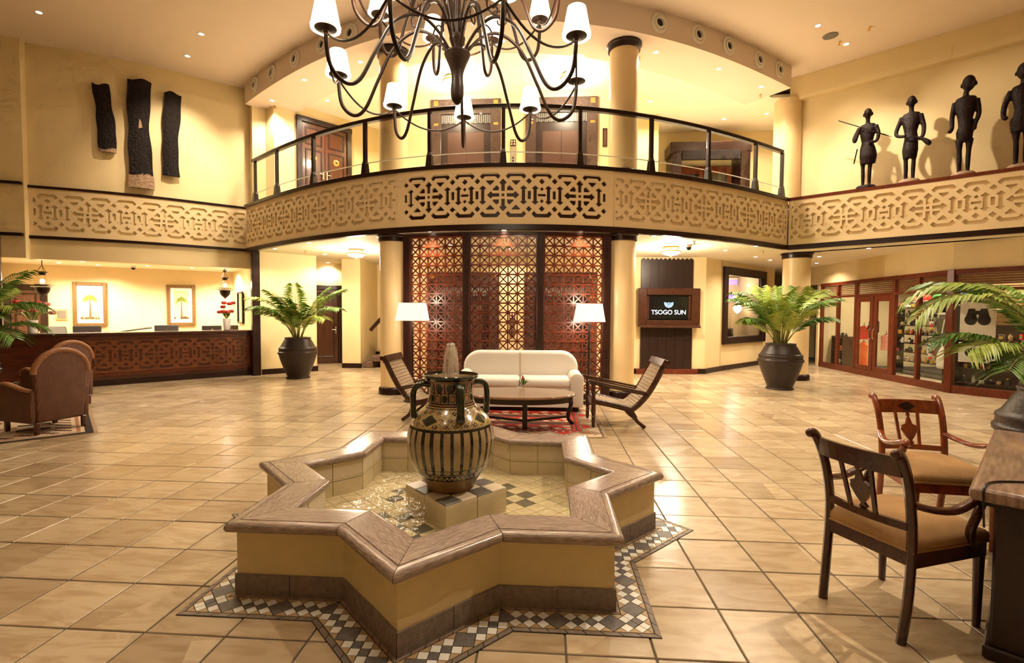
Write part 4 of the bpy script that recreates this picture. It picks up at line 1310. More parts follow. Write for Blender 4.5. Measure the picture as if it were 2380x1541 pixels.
# ================================================================== DOORS
def panel_door(name, A, B, z0, h, label, leaves=2, m='door_wood', frame=0.13, rosette=False, glass=False):
    """door set into the wall line A-B (seen from the camera side)"""
    A = Vector((*A, 0)); B = Vector((*B, 0)); e = (B - A); L = e.length; an = atan2(e.y, e.x)
    t = struct(put(name, None, None, (A.x, A.y, z0), an), label)
    MB().rbox((frame / 2, -0.03, h / 2), (frame, 0.07, h), 0.01).obj('jamb', 'dark_wood', t)
    MB().rbox((L - frame / 2, -0.03, h / 2), (frame, 0.07, h), 0.01).obj('jamb', 'dark_wood', t)
    MB().rbox((L / 2, -0.035, h - frame / 2), (L + 0.02, 0.08, frame), 0.01).obj('head', 'dark_wood', t)
    lw = (L - 2 * frame) / leaves
    for k in range(leaves):
        x = frame + lw * (k + 0.5)
        d = MB().rbox((x, -0.012, (h - frame) / 2), (lw - 0.006, 0.03, h - frame - 0.01), 0.004).obj('door_leaf', m, t)
        hh = h - frame
        for (zz, ph_) in ((hh * 0.86, hh * 0.18), (hh * 0.40, hh * 0.62)):
            if glass:
                MB().rbox((x, -0.03, zz), (lw * 0.66, 0.012, ph_ * 0.92), 0.004).obj('glass_panel', 'black_gloss', d)
            else:
                b = MB()
                for (bx, bz, sx, sz) in ((x - lw * 0.34, zz, 0.03, ph_), (x + lw * 0.34, zz, 0.03, ph_), (x, zz - ph_ / 2, lw * 0.68 + 0.03, 0.03), (x, zz + ph_ / 2, lw * 0.68 + 0.03, 0.03)):
                    b.rbox((bx, -0.03, bz), (sx, 0.02, sz), 0.006)
                b.obj('panel_moulding', 'dark_wood', d)
                MB().rbox((x, -0.026, zz), (lw * 0.58, 0.012, ph_ - 0.08), 0.006).obj('panel', m, d)
        if rosette:
            R_ = Matrix.Translation((x, -0.028, hh * 0.62)) @ Matrix.Rotation(pi / 2, 4, 'X')
            MB().lathe([(0.085, 0), (0.085, 0.012), (0.07, 0.02), (0.03, 0.014), (0.025, 0.0)], 24).xf(R_).obj('rosette', 'brass', d, 40)
        hx = x + (lw * 0.42 if (k == 0) else -lw * 0.42)
        MB().rbox((hx, -0.034, hh * 0.45), (0.035, 0.012, 0.20), 0.004).rbox((hx - (0.05 if k == 0 else -0.05), -0.055, hh * 0.46), (0.11, 0.018, 0.02), 0.005).obj('handle', 'chrome', d)
    return t
panel_door('door_1', (-6.15, 11.93), (-5.20, 13.0), ZF, 2.36, 'dark double doors with round brass rosettes on the upper landing', 2, rosette=True)
panel_door('door_2', (-6.95, 13.90), (-6.02, 14.34), 0, 2.3, 'dark panelled door at the back of the passage by the left palm', 1)
panel_door('door_3', (-5.88, 14.41), (-5.22, 14.73), 0, 2.3, 'second dark panelled door in the passage behind the left palm', 1)
panel_door('door_4', (-12.86, 10.92), (-12.20, 11.37), 0, 2.15, 'dark door in the back wall of the reception', 1)
# small yellow plate on the passage door
t = thing('door_plate', 'small yellow plate on the passage door', 'sign', (-6.74, 13.97, 1.52), 0.44)
MB().rbox((0.05, -0.075, 0), (0.16, 0.01, 0.07), 0.003).obj('plate', 'c_yellow', t)
MB().box((0.05, -0.081, 0), (0.12, 0.003, 0.012)).obj('line', 'c_brown', t)
# upper right timber portal with glazed doors
t = thing('timber_portal', 'dark timber portal with glazed red doors at the right of the upper landing', 'portal', (3.35, 14.28, ZF))
MB().rbox((1.0, -0.35, 1.95), (2.1, 0.7, 0.30), 0.02).obj('canopy', 'dark_wood', t)
MB().rbox((0.12, -0.35, 0.92), (0.24, 0.7, 1.84), 0.01).obj('side_panel', 'dark_wood', t)
MB().rbox((1.90, -0.35, 0.92), (0.24, 0.7, 1.84), 0.01).obj('side_panel', 'dark_wood', t)
MB().rbox((1.0, -0.72, 1.74), (1.5, 0.03, 0.24), 0.004).obj('carved_frieze', 'carved', t)
for k in (0, 1):
    d = MB().rbox((0.62 + k * 0.76, -0.10, 0.80), (0.74, 0.04, 1.6), 0.006).obj('door_leaf', 'red_wood', t)
    for zz in (0.45, 1.12):
        MB().rbox((0.62 + k * 0.76, -0.125, zz), (0.5, 0.012, 0.55), 0.004).obj('glass_panel', 'black_gloss', d)
t = thing('glass_door', 'dark framed glass door at the far right end of the landing', 'door', (6.24, 13.9, ZF), -pi / 2)
for (x, z, sx, sz) in ((0.04, 1.0, 0.08, 2.0), (0.96, 1.0, 0.08, 2.0), (0.5, 1.96, 1.0, 0.08), (0.5, 0.1, 1.0, 0.2)):
    MB().rbox((x, -0.03, z), (sx, 0.06, sz), 0.006).obj('frame', 'dark_wood', t)
MB().box((0.5, -0.03, 1.05), (0.84, 0.008, 1.75)).obj('pane', 'window_glass', t)
t = thing('wall_plaque', 'small dark framed plaque on the wall beside the right upper lift', 'plaque', (1.33, 11.6, 5.55))
MB().rbox((0, -0.012, 0), (0.10, 0.02, 0.42), 0.004).obj('frame', 'dark_wood', t); MB().box((0, -0.024, 0), (0.06, 0.004, 0.36)).obj('card', 'c_brown', t)

# ================================================================== STAIRS
st = thing('staircase', 'carpeted stairs with dark stringer rising behind the left column', 'stairs', (-4.95, 13.1, 0))
for i in range(6):
    MB().rbox((0.13 + i * 0.235 + 0.0, 0.58, 0.085 + i * 0.165), (0.27, 1.1, 0.17), 0.02).obj('step', 'carpet', st)
b = MB()
pts = [(-0.02, 0), (-0.02, 0.36)]
for i in range(6):
    pts += [(-0.02 + 0.235 * (i + 1), 0.36 + 0.165 * i), (-0.02 + 0.235 * (i + 1), 0.36 + 0.165 * (i + 1))]
pts += [(1.395, 0)]
b.slab([(x, 0.0, z) for (x, z) in pts], (0, 1, 0), 0.05).xf(Matrix.Translation((0, 1.12, 0))).obj('stringer', 'dark_wood', st)
hr = thing('stair_handrail', 'dark timber handrail sloping up the stair wall', 'handrail', (0, 0, 0))
MB().beam((-4.80, 13.30, 1.02), (-3.4, 13.30, 2.55), 0.05, 0.09).obj('rail', 'dark_wood', hr)
for k in (0.15, 0.7):
    MB().beam((-4.80 + 1.4 * k, 13.32, 1.0 + 1.53 * k), (-4.80 + 1.4 * k, 14.25, 0.95 + 1.53 * k), 0.02, 0.02).obj('bracket', 'black', hr)

# ================================================================== RECEPTION
CP = [(-10.55, 8.05), (-9.25, 9.0), (-6.98, 11.46)]
AC = Arc(CP)
cnt = thing('reception_counter', 'long dark red timber reception counter with carved geometric front', 'counter')
MB().strip(CP, -0.55, 0.0, 0.12, 1.03).obj('body', 'counter_wood', cnt)
MB().strip(CP, -0.52, 0.012, 0.0, 0.12).obj('plinth', 'dark_wood', cnt)
MB().strip(CP, 0.0, 0.02, 0.20, 0.245).obj('moulding', 'red_wood', cnt)
MB().strip(CP, 0.0, 0.014, 0.93, 1.02).obj('frieze_rail', 'counter_wood', cnt)
MB().strip(CP, -0.58, 0.05, 1.03, 1.075).obj('top', 'teak', cnt)
fretwork('carved_panel', AC, 1.75, AC.len - 0.12, 3.0, 0.60, 0.26, 0.92, 0.013, 0.013, 'counter_fret', cnt, 0.04, 0.80)
def on_counter(s_, off, z):
    p = AC.at(s_, off); return (p[0], p[1], z)
an_c = atan2(11.46 - 9.0, 9.25 - 6.98)
def monitor(s_, off, z, w_, h, label, back=True):
    p = on_counter(s_, off, z)
    t = thing('computer_monitor', label, 'monitor', p, an_c)
    MB().rbox((0, 0, h / 2 + 0.02), (w_, 0.04, h), 0.012).obj('screen_back', 'grey_plastic', t)
    MB().rbox((0, 0.0, -0.08), (0.05, 0.04, 0.2), 0.005).obj('stand', 'black', t)
    MB().rbox((0, 0.03, -0.19), (0.22, 0.16, 0.02), 0.005).obj('foot', 'black', t)
    MB().lathe([(0.022, 0), (0.02, 0.004)], 14).xf(Matrix.Translation((0, -0.02, h / 2 + 0.03)) @ Matrix.Rotation(pi / 2, 4, 'X')).obj('badge', 'chrome', t)
    return t
DP = [(-9.55, 8.78), (-9.25, 9.0), (-7.35, 11.06)]
MB_desk = thing('work_desk', 'low working surface behind the reception counter', 'desk')
MB().strip(DP, -1.15, -0.60, 0.70, 0.74).obj('top', 'teak', MB_desk)
MB().strip(DP, -1.13, -1.10, 0.0, 0.70).obj('back_panel', 'counter_wood', MB_desk)
monitor(1.88, -0.75, 0.94, 0.46, 0.24, 'black monitor behind the counter nearest the pink flowers')
monitor(3.28, -0.75, 0.94, 0.46, 0.24, 'black monitor in the middle of the reception counter')
monitor(4.20, -0.75, 0.94, 0.42, 0.22, 'black monitor behind the counter left of the red flowers')
monitor(4.63, -0.75, 0.94, 0.30, 0.22, 'smaller black monitor next to the red flower vase')
t = thing('counter_sign', 'small white leaning notice on the reception counter', 'sign', on_counter(1.42, -0.35, 1.075), an_c)
MB().slab([(-0.14, 0, 0), (0.14, 0, 0), (0.12, 0.04, 0.13), (-0.16, 0.04, 0.13)], (0, 1, 0.1), 0.008).obj('board', 'paper', t)
MB().slab([(0.14, 0, 0), (0.15, 0.06, 0), (0.13, 0.05, 0.12), (0.12, 0.04, 0.13)], (1, 0, 0), 0.004).obj('side_flap', 'c_green', t)
t = thing('desk_lid', 'black open lid of a machine behind the reception counter', 'printer', on_counter(2.75, -0.72, 0.95), an_c)
MB().slab([(-0.35, 0, 0.10), (0.25, 0, 0.18), (0.25, 0.25, 0.20), (-0.35, 0.25, 0.10)], (0, 0, 1), 0.02).obj('lid', 'black', t)
MB().rbox((0, 0.12, -0.06), (0.5, 0.3, 0.26), 0.02).obj('case', 'grey_plastic', t)
for i in range(2):
    t = thing('drinking_glass', 'clear glass on the right end of the reception counter', 'glass', on_counter(4.66 - 0.10 * i, -0.30, 1.075), 0, 'glasses on the counter')
    MB().lathe([(0.028, 0), (0.034, 0.11), (0.031, 0.11), (0.026, 0.006)], 16).obj('tumbler', 'lantern_glass', t, 40)

def bouquet(loc, petal, label, h=0.24, wide=0.24, n=9, vm='paper'):
    t = thing('flower_vase', label, 'flower vase', loc)
    MB().lathe([(0.06, 0), (0.07, 0.01), (0.085, h - 0.01), (0.08, h), (0.07, h - 0.01)], 20).obj('vase', vm, t, 40)
    rnd = random.Random(len(label) * 7)
    for i in range(n):
        a = 2 * pi * i / n + rnd.uniform(-.3, .3); r = wide * rnd.uniform(0.35, 1.0); z = h + rnd.uniform(0.12, 0.36)
        p1 = (r * cos(a), r * sin(a), z)
        MB().tube([(0, 0, h - 0.05), (r * 0.4 * cos(a), r * 0.4 * sin(a), h + 0.1), p1], 0.005, 6).obj('stem', 'leaf', t, 50)
        b = MB()
        for q in range(5):
            aa = a + q * 1.257
            b.ball((p1[0] + 0.028 * cos(aa), p1[1] + 0.028 * sin(aa), p1[2] + 0.015), 0.032, 8, 6, (1, 1, 1.2))
        b.obj('blossom', petal if i % 3 else 'petal_red', t, 60)
    for i in range(8):
        a = 2 * pi * i / 8 + 0.3; L = wide * rnd.uniform(0.8, 1.15)
        leaf = MB()
        P0 = Vector((0.04 * cos(a), 0.04 * sin(a), h)); P1 = Vector((L * 0.6 * cos(a), L * 0.6 * sin(a), h + 0.16)); P2 = Vector((L * cos(a), L * sin(a), h + 0.10 + 0.12 * rnd.random()))
        sd = Vector((-sin(a), cos(a), 0)) * 0.035
        leaf.add([P0, P1 + sd, P2, P1 - sd, P1 + Vector((0, 0, -0.012))], [(0, 4, 1), (1, 4, 2), (2, 4, 3), (3, 4, 0)])
        leaf.obj('leaf', 'leaf' if i % 2 else 'leaf_light', t)
    return t
bouquet(on_counter(1.06, -0.30, 1.075), 'petal_pink', 'white vase of pink lilies at the left end of the reception counter', 0.26, 0.30, 9)
bouquet(on_counter(4.42, -0.30, 1.075), 'petal_red', 'white vase of red and orange flowers at the right end of the reception counter', 0.28, 0.17, 9)

def pendant(x, y, zt, zb, sc, label):
    """bell jar lantern with a wide ringed collar and a pointed metal bowl"""
    t = thing('pendant_lantern', label, 'pendant lamp', (x, y, 0))
    h = zt - zb
    for k in range(3):
        a = k * 2.094
        MB().tube([(0.005 * cos(a), 0.005 * sin(a), zt - 0.12), (0.08 * sc * cos(a), 0.08 * sc * sin(a), zt - 0.25)], 0.005, 5).obj('chain', 'iron', t)
    MB().tube([(0, 0, zt), (0, 0, zt - 0.12)], 0.008, 6).obj('hook', 'iron', t)
    MB().lathe([(0.05 * sc, 0), (0.06 * sc, 0.02), (0.06 * sc, 0.05), (0.085 * sc, 0.055), (0.085 * sc, 0.075), (0.07 * sc, 0.08)], 20, (0, 0, zt - 0.33)).obj('cap', 'iron', t, 40)
    zc = zt - 0.33
    MB().lathe(smooth_path([(0.07 * sc, 0), (0.115 * sc, -0.06), (0.13 * sc, -0.12), (0.125 * sc, -0.17), (0.15 * sc, -0.19)], 4), 24, (0, 0, zc), False).obj('bell_jar', 'lantern_glass', t, 50)
    MB().lathe([(0.14 * sc, -0.185), (0.205 * sc, -0.19), (0.21 * sc, -0.205), (0.14 * sc, -0.21)], 28, (0, 0, zc)).obj('collar', 'chrome', t, 40)
    MB().lathe([(0.14 * sc, -0.225), (0.19 * sc, -0.235), (0.19 * sc, -0.25), (0.13 * sc, -0.255)], 28, (0, 0, zc)).obj('collar', 'paper', t, 40)
    MB().lathe(smooth_path([(0.125 * sc, -0.26), (0.12 * sc, -0.32), (0.085 * sc, -0.39), (0.03 * sc, -0.44), (0.004, -0.47)], 4), 24, (0, 0, zc)).obj('bowl', 'iron', t, 50)
    MB().ball((0, 0, zc - 0.12), 0.04, 12, 8).obj('bulb', 'bulb', t, 60)
    point((0, 0, zc - 0.10), 30, WARM2, 0.04, t)
    return t
pendant(-10.72, 9.88, 2.60, 1.8, 1.0, 'hanging bell-jar lantern at the left of the reception')
pendant(-8.15, 12.1, 2.64, 1.8, 0.98, 'hanging bell-jar lantern at the right of the reception')

def palm_print(c, an, w_, h, label, seed):
    t = thing('framed_print', label, 'picture', c, an)
    rnd = random.Random(seed); fw = 0.085
    for (x, z, sx, sz) in ((-w_ / 2 + fw / 2, 0, fw, h), (w_ / 2 - fw / 2, 0, fw, h), (0, h / 2 - fw / 2, w_ - 2 * fw, fw), (0, -h / 2 + fw / 2, w_ - 2 * fw, fw)):
        MB().rbox((x, -0.025, z), (sx, 0.05, sz), 0.012).obj('frame', 'gold_frame', t)
    MB().box((0, -0.012, 0), (w_ - 2 * fw, 0.02, h - 2 * fw)).obj('mount', 'paper', t)
    pw, ph_ = w_ - 2 * fw - 0.14, h - 2 * fw - 0.16
    p = MB().box((0, -0.024, 0), (pw, 0.004, ph_)).obj('print', 'print_ground', t)
    b = MB(); y = -0.027
    b.add([(-0.022, y, -ph_ / 2 + 0.03), (0.022, y, -ph_ / 2 + 0.03), (0.009, y, ph_ * 0.16), (-0.009, y, ph_ * 0.16)], [(0, 1, 2, 3)])
    for i in range(9):
        x = rnd.uniform(-pw * 0.45, pw * 0.45); s_ = rnd.uniform(0.02, 0.05)
        b.add([(x - s_, y, -ph_ / 2 + 0.02), (x + s_, y, -ph_ / 2 + 0.02), (x, y, -ph_ / 2 + 0.03 + s_ * 1.5)], [(0, 1, 2)])
    b.obj('palm_trunk', 'print_brown', p)
    g = MB()
    for i in range(13):
        a = radians(-35 + 250 * i / 12); L = pw * rnd.uniform(0.38, 0.5)
        c0 = Vector((0, y - 0.001, ph_ * 0.16)); tip = c0 + Vector((cos(a) * L, 0, sin(a) * L * 0.8 - 0.03 * abs(cos(a)))); m1 = c0.lerp(tip, 0.5) + Vector((0, 0, 0.035)); 
        pr = Vector((-sin(a), 0, cos(a))) * 0.022
        g.add([c0, m1 - pr, tip, m1 + pr], [(0, 1, 2, 3)])
    g.obj('palm_crown', 'print_green', p)
    return t
an_b = atan2(RB1[1] - RB0[1], RB1[0] - RB0[0])
nb_ = (sin(an_b) * 0.01, -cos(an_b) * 0.01)
palm_print((-11.54 + nb_[0], 11.825 + nb_[1], 1.68), an_b, 0.68, 1.12, 'gold-framed palm tree print on the left of the reception wall', 3)
palm_print((-9.955 + nb_[0], 12.92 + nb_[1], 1.68), an_b, 0.66, 1.11, 'gold-framed palm tree print on the right of the reception wall', 5)
t = thing('wall_notice', 'small framed notice behind the pink lilies', 'notice', (-12.0 + nb_[0], 11.52 + nb_[1], 1.42), an_b)
MB().rbox((0, -0.01, 0), (0.22, 0.02, 0.26), 0.004).obj('frame', 'c_tan', t); MB().box((0, -0.022, 0), (0.17, 0.004, 0.2)).obj('card', 'c_grey', t)
an_s = atan2(11.75 - 13.63, -7.15 + 8.95)
t = thing('wall_mirror', 'narrow black-framed mirror on the reception side wall', 'mirror', (-8.18, 12.80, 1.62), an_s)
for (x, z, sx, sz) in ((-0.29, 0, 0.05, 0.86), (0.29, 0, 0.05, 0.86), (0, 0.405, 0.53, 0.05), (0, -0.405, 0.53, 0.05)):
    MB().rbox((x, -0.02, z), (sx, 0.04, sz), 0.005).obj('frame', 'black', t)
mat('mirror_glass', (0.85, 0.83, 0.8), 0.03, metal=1.0)
MB().box((0, -0.012, 0), (0.53, 0.01, 0.76)).obj('glass', 'mirror_glass', t)
for (x, y, lb) in ((-10.30, 11.75, 'small dome camera on the reception ceiling above the left print'), (-8.45, 12.55, 'small black dome camera beside the right lantern')):
    t = thing('dome_camera', lb, 'camera', (x, y, 2.64))
    MB().lathe([(0.07, 0), (0.07, -0.03), (0.055, -0.04)], 20).obj('base', 'white_paint', t, 40)
    MB().lathe([(0.05, -0.04), (0.045, -0.07), (0.025, -0.09), (0.0005, -0.095)], 20, (0, 0, 0), False).obj('dome', 'black_gloss', t, 60)
t = thing('dome_camera', 'black dome camera under the balcony by the bowl lamp', 'camera', (2.95, 10.5, ZS))
MB().lathe([(0.07, 0), (0.07, -0.03), (0.055, -0.05)], 20).obj('base', 'white_paint', t, 40)
MB().lathe([(0.055, -0.05), (0.05, -0.08), (0.03, -0.105), (0.0005, -0.11)], 20, (0, 0, 0), False).obj('dome', 'black_gloss', t, 60)
t = thing('ceiling_speaker', 'round brown ceiling speaker grille between two right-hand downlights', 'speaker', (5.42, 10.08, ZC))
MB().lathe([(0.13, 0), (0.13, -0.012), (0.115, -0.016), (0.0005, -0.012)], 24, (0, 0, 0), False).obj('grille', 'grey_plastic', t, 40)
for (x, y, z, lb) in ((5.98, 9.84, ZC, 'tiny sprinkler head in the ceiling right of the round speaker'), (5.72, 10.32, ZC, 'tiny sprinkler head beside the round ceiling speaker'),
                  (-6.45, 11.55, ZB, 'tiny sprinkler head at the left end of the landing ceiling'), (4.75, 11.55, ZB, 'tiny sprinkler head at the right end of the landing ceiling'),
                  (1.75, 9.75, ZB, 'tiny sprinkler head behind the right landing column'), (2.9, 9.95, ZS, 'tiny sprinkler head above the wall television'),
                  (4.9, 11.6, ZS, 'tiny sprinkler head under the balcony near the right palm'), (-5.6, 11.25, ZS, 'tiny sprinkler head above the left palm')):
    t = thing('sprinkler', lb, 'sprinkler', (x, y, z))
    MB().lathe([(0.035, 0), (0.03, -0.006), (0.012, -0.01), (0.01, -0.05), (0.028, -0.052), (0.028, -0.056)], 14).obj('head', 'brass', t, 40)
# ================================================================== CHANDELIER
CHX, CHY = -0.632, 3.51
ch = thing('chandelier', 'large wrought iron chandelier with scrolled arms and white lampshades', 'chandelier', (CHX, CHY, 0), 0.067)
MB().tube([(0, 0, ZC), (0, 0, 5.4), (0, 0, 3.46)], 0.026, 12).obj('stem', 'iron', ch, 50)
MB().lathe([(0.12, ZC), (0.12, ZC - 0.03), (0.05, ZC - 0.10), (0.026, ZC - 0.14)], 24).obj('ceiling_rose', 'iron', ch, 50)
MB().lathe(smooth_path([(0.03, 3.49), (0.056, 3.455), (0.048, 3.42), (0.036, 3.375), (0.088, 3.35), (0.086, 3.325), (0.055, 3.25), (0.040, 3.19), (0.046, 3.10), (0.040, 3.03), (0.012, 2.995)], 4), 24).obj('hub', 'iron', ch, 50)
shade_me = MB().lathe([(0.088, 0.0), (0.090, 0.018), (0.086, 0.022), (0.057, 0.175)], 24, (0, 0, 0), False).mesh('lamp_shade', 'shade_lit', 50)
plate_me = MB().lathe([(0.066, 0.004), (0.066, 0.0), (0.02, -0.012), (0.012, -0.03), (0.012, 0.0)], 20, (0, 0, 0.002)).mesh('drip_plate', 'iron', 40)
def ring_pos(th, r): return (r * sin(th), r * cos(th))
LOW = [radians(-2.5 + 40 * k) for k in range(9)]
UPP = [radians(17.5 + 40 * k) for k in range(9)]
def arm(th, prof, rad):
    pts = smooth_path([(p[0] * sin(th), p[0] * cos(th), p[1]) for p in prof], 7)
    rr = [rad * (1.0 + 0.35 * (i / len(pts))) for i in range(len(pts))]
    MB().tube(pts, rr, 8).obj('arm', 'iron', ch, 60)
def swag(t0, t1, r, z, sag):
    a = Vector((*ring_pos(t0, r), z)); b = Vector((*ring_pos(t1, r), z)); pts = []
    for i in range(15):
        t = i / 14; p = a.lerp(b, t); p.z -= sag * 4 * t * (1 - t); pts.append(p)
    MB().tube(pts, 0.0075, 6).obj('swag', 'iron', ch, 60)
for (ths, r, z, prof, sag) in ((LOW, 0.886, 3.245, [(0.05, 3.34), (0.16, 3.47), (0.30, 3.52), (0.46, 3.42), (0.58, 3.20), (0.68, 3.00), (0.77, 2.955), (0.86, 3.04), (0.886, 3.22)], 0.13),
                              (UPP, 0.71, 3.80, [(0.035, 3.46), (0.10, 3.70), (0.22, 3.88), (0.36, 3.86), (0.46, 3.68), (0.53, 3.50), (0.61, 3.47), (0.69, 3.57), (0.71, 3.78)], 0.11)):
    for i, th in enumerate(ths):
        x, y = ring_pos(th, r)
        s_ = put('lamp_shade', shade_me, ch, (x, y, z))
        put('drip_plate', plate_me, ch, (x, y, z))
        arm(th, prof, 0.0102)
        swag(th, ths[(i + 1) % 9], r, z - 0.02, sag)
for th in UPP:      # scrolls curling off the upper arms
    pts = []
    for i in range(26):
        a = -0.6 + i * 0.31; rr = 0.105 * (1 - i / 30)
        pts.append((0.30 + rr * cos(a), 3.76 + rr * sin(a)))
    q = [(p[0] * sin(th), p[0] * cos(th), p[1]) for p in pts]
    MB().tube(q, 0.0075, 6).obj('scroll', 'iron', ch, 60)
for th in LOW:
    pts = []
    for i in range(20):
        a = pi - 0.5 - i * 0.30; rr = 0.075 * (1 - i / 24)
        pts.append((0.30 + rr * cos(a), 3.60 + rr * sin(a)))
    q = [(p[0] * sin(th + 0.08), p[0] * cos(th + 0.08), p[1]) for p in pts]
    MB().tube(q, 0.0065, 6).obj('scroll', 'iron', ch, 60)
for th in LOW[::3]:
    x, y = ring_pos(th, 0.62)
    point((x, y, 3.62), 36, WARM2, 0.10, ch)

# ================================================================== BARK SCULPTURES ON THE LEFT WALL
def bark_panel(xw, z0, z1, w_, bare, seed, label, tilt=0.0):
    s_ = A_LEFT.find_x(xw); p = A_LEFT.at(s_, 0.05); q = A_LEFT.at(s_ + 0.1, 0.05); an = atan2(q[1] - p[1], q[0] - p[0])
    t = thing('bark_panel', label, 'wall sculpture', (p[0], p[1], z0), an)
    rnd = random.Random(seed); ph1, ph2 = rnd.uniform(0, 6), rnd.uniform(0, 6)
    H = z1 - z0
    def sheet(za, zb, mname, name, ext):
        nu, nv = 14, max(3, int((zb - za) / 0.025)); b = MB(); vs = []
        for j in range(nv + 1):
            z = za + (zb - za) * j / nv; v = z / H
            c = 0.05 * w_ * sin(v * 5 + ph1) + tilt * (v - 0.5); hw = w_ / 2 * (1 + 0.07 * sin(v * 7 + ph2) + 0.05 * sin(v * 17 + ph1)) * ext
            for i in range(nu + 1):
                u = -1 + 2 * i / nu
                d = -0.05 - 0.035 * cos(u * 1.4) - 0.012 * rnd.random()
                zz = z + (0.03 * sin(u * 3 + ph2) if j == nv else 0)
                vs.append((c + u * hw, d, zz))
        n1 = len(vs)
        vs += [(v_[0], 0.0, v_[2]) for v_ in vs]
        fs = []
        W = nu + 1
        for j in range(nv):
            for i in range(nu):
                fs.append((j * W + i, j * W + i + 1, (j + 1) * W + i + 1, (j + 1) * W + i))
        for j in range(nv):
            for i in (0, nu):
                a, b2 = j * W + i, (j + 1) * W + i
                fs.append((a, b2, n1 + b2, n1 + a))
        for i in range(nu):
            for j in (0, nv):
                a, b2 = j * W + i, j * W + i + 1
                fs.append((a, b2, n1 + b2, n1 + a))
        b.add(vs, fs)
        return b.obj(name, mname, t)
    sheet(bare, H, 'bark', 'bark', 1.0)
    if bare > 0: sheet(0.0, bare + 0.01, 'bark_bare', 'bare_wood', 1.04)
    return t
bark_panel(-9.28, 4.86, 6.24, 0.29, 0.05, 2, 'shortest dark bark sculpture, left of the three on the wall', -0.08)
t = bark_panel(-8.83, 4.18, 6.48, 0.40, 0.28, 4, 'tallest dark bark sculpture with bare wood at the bottom', 0.02)
MB().slab([(-0.02, -0.092, 1.26), (0.05, -0.092, 1.29), (0.03, -0.092, 1.42), (0.0, -0.092, 1.47)], (0, -1, 0), 0.012).obj('bare_scar', 'bark_bare', t)
t = bark_panel(-8.38, 4.53, 6.35, 0.30, 0.0, 9, 'narrow wavy bark sculpture, right of the three on the wall', 0.05)

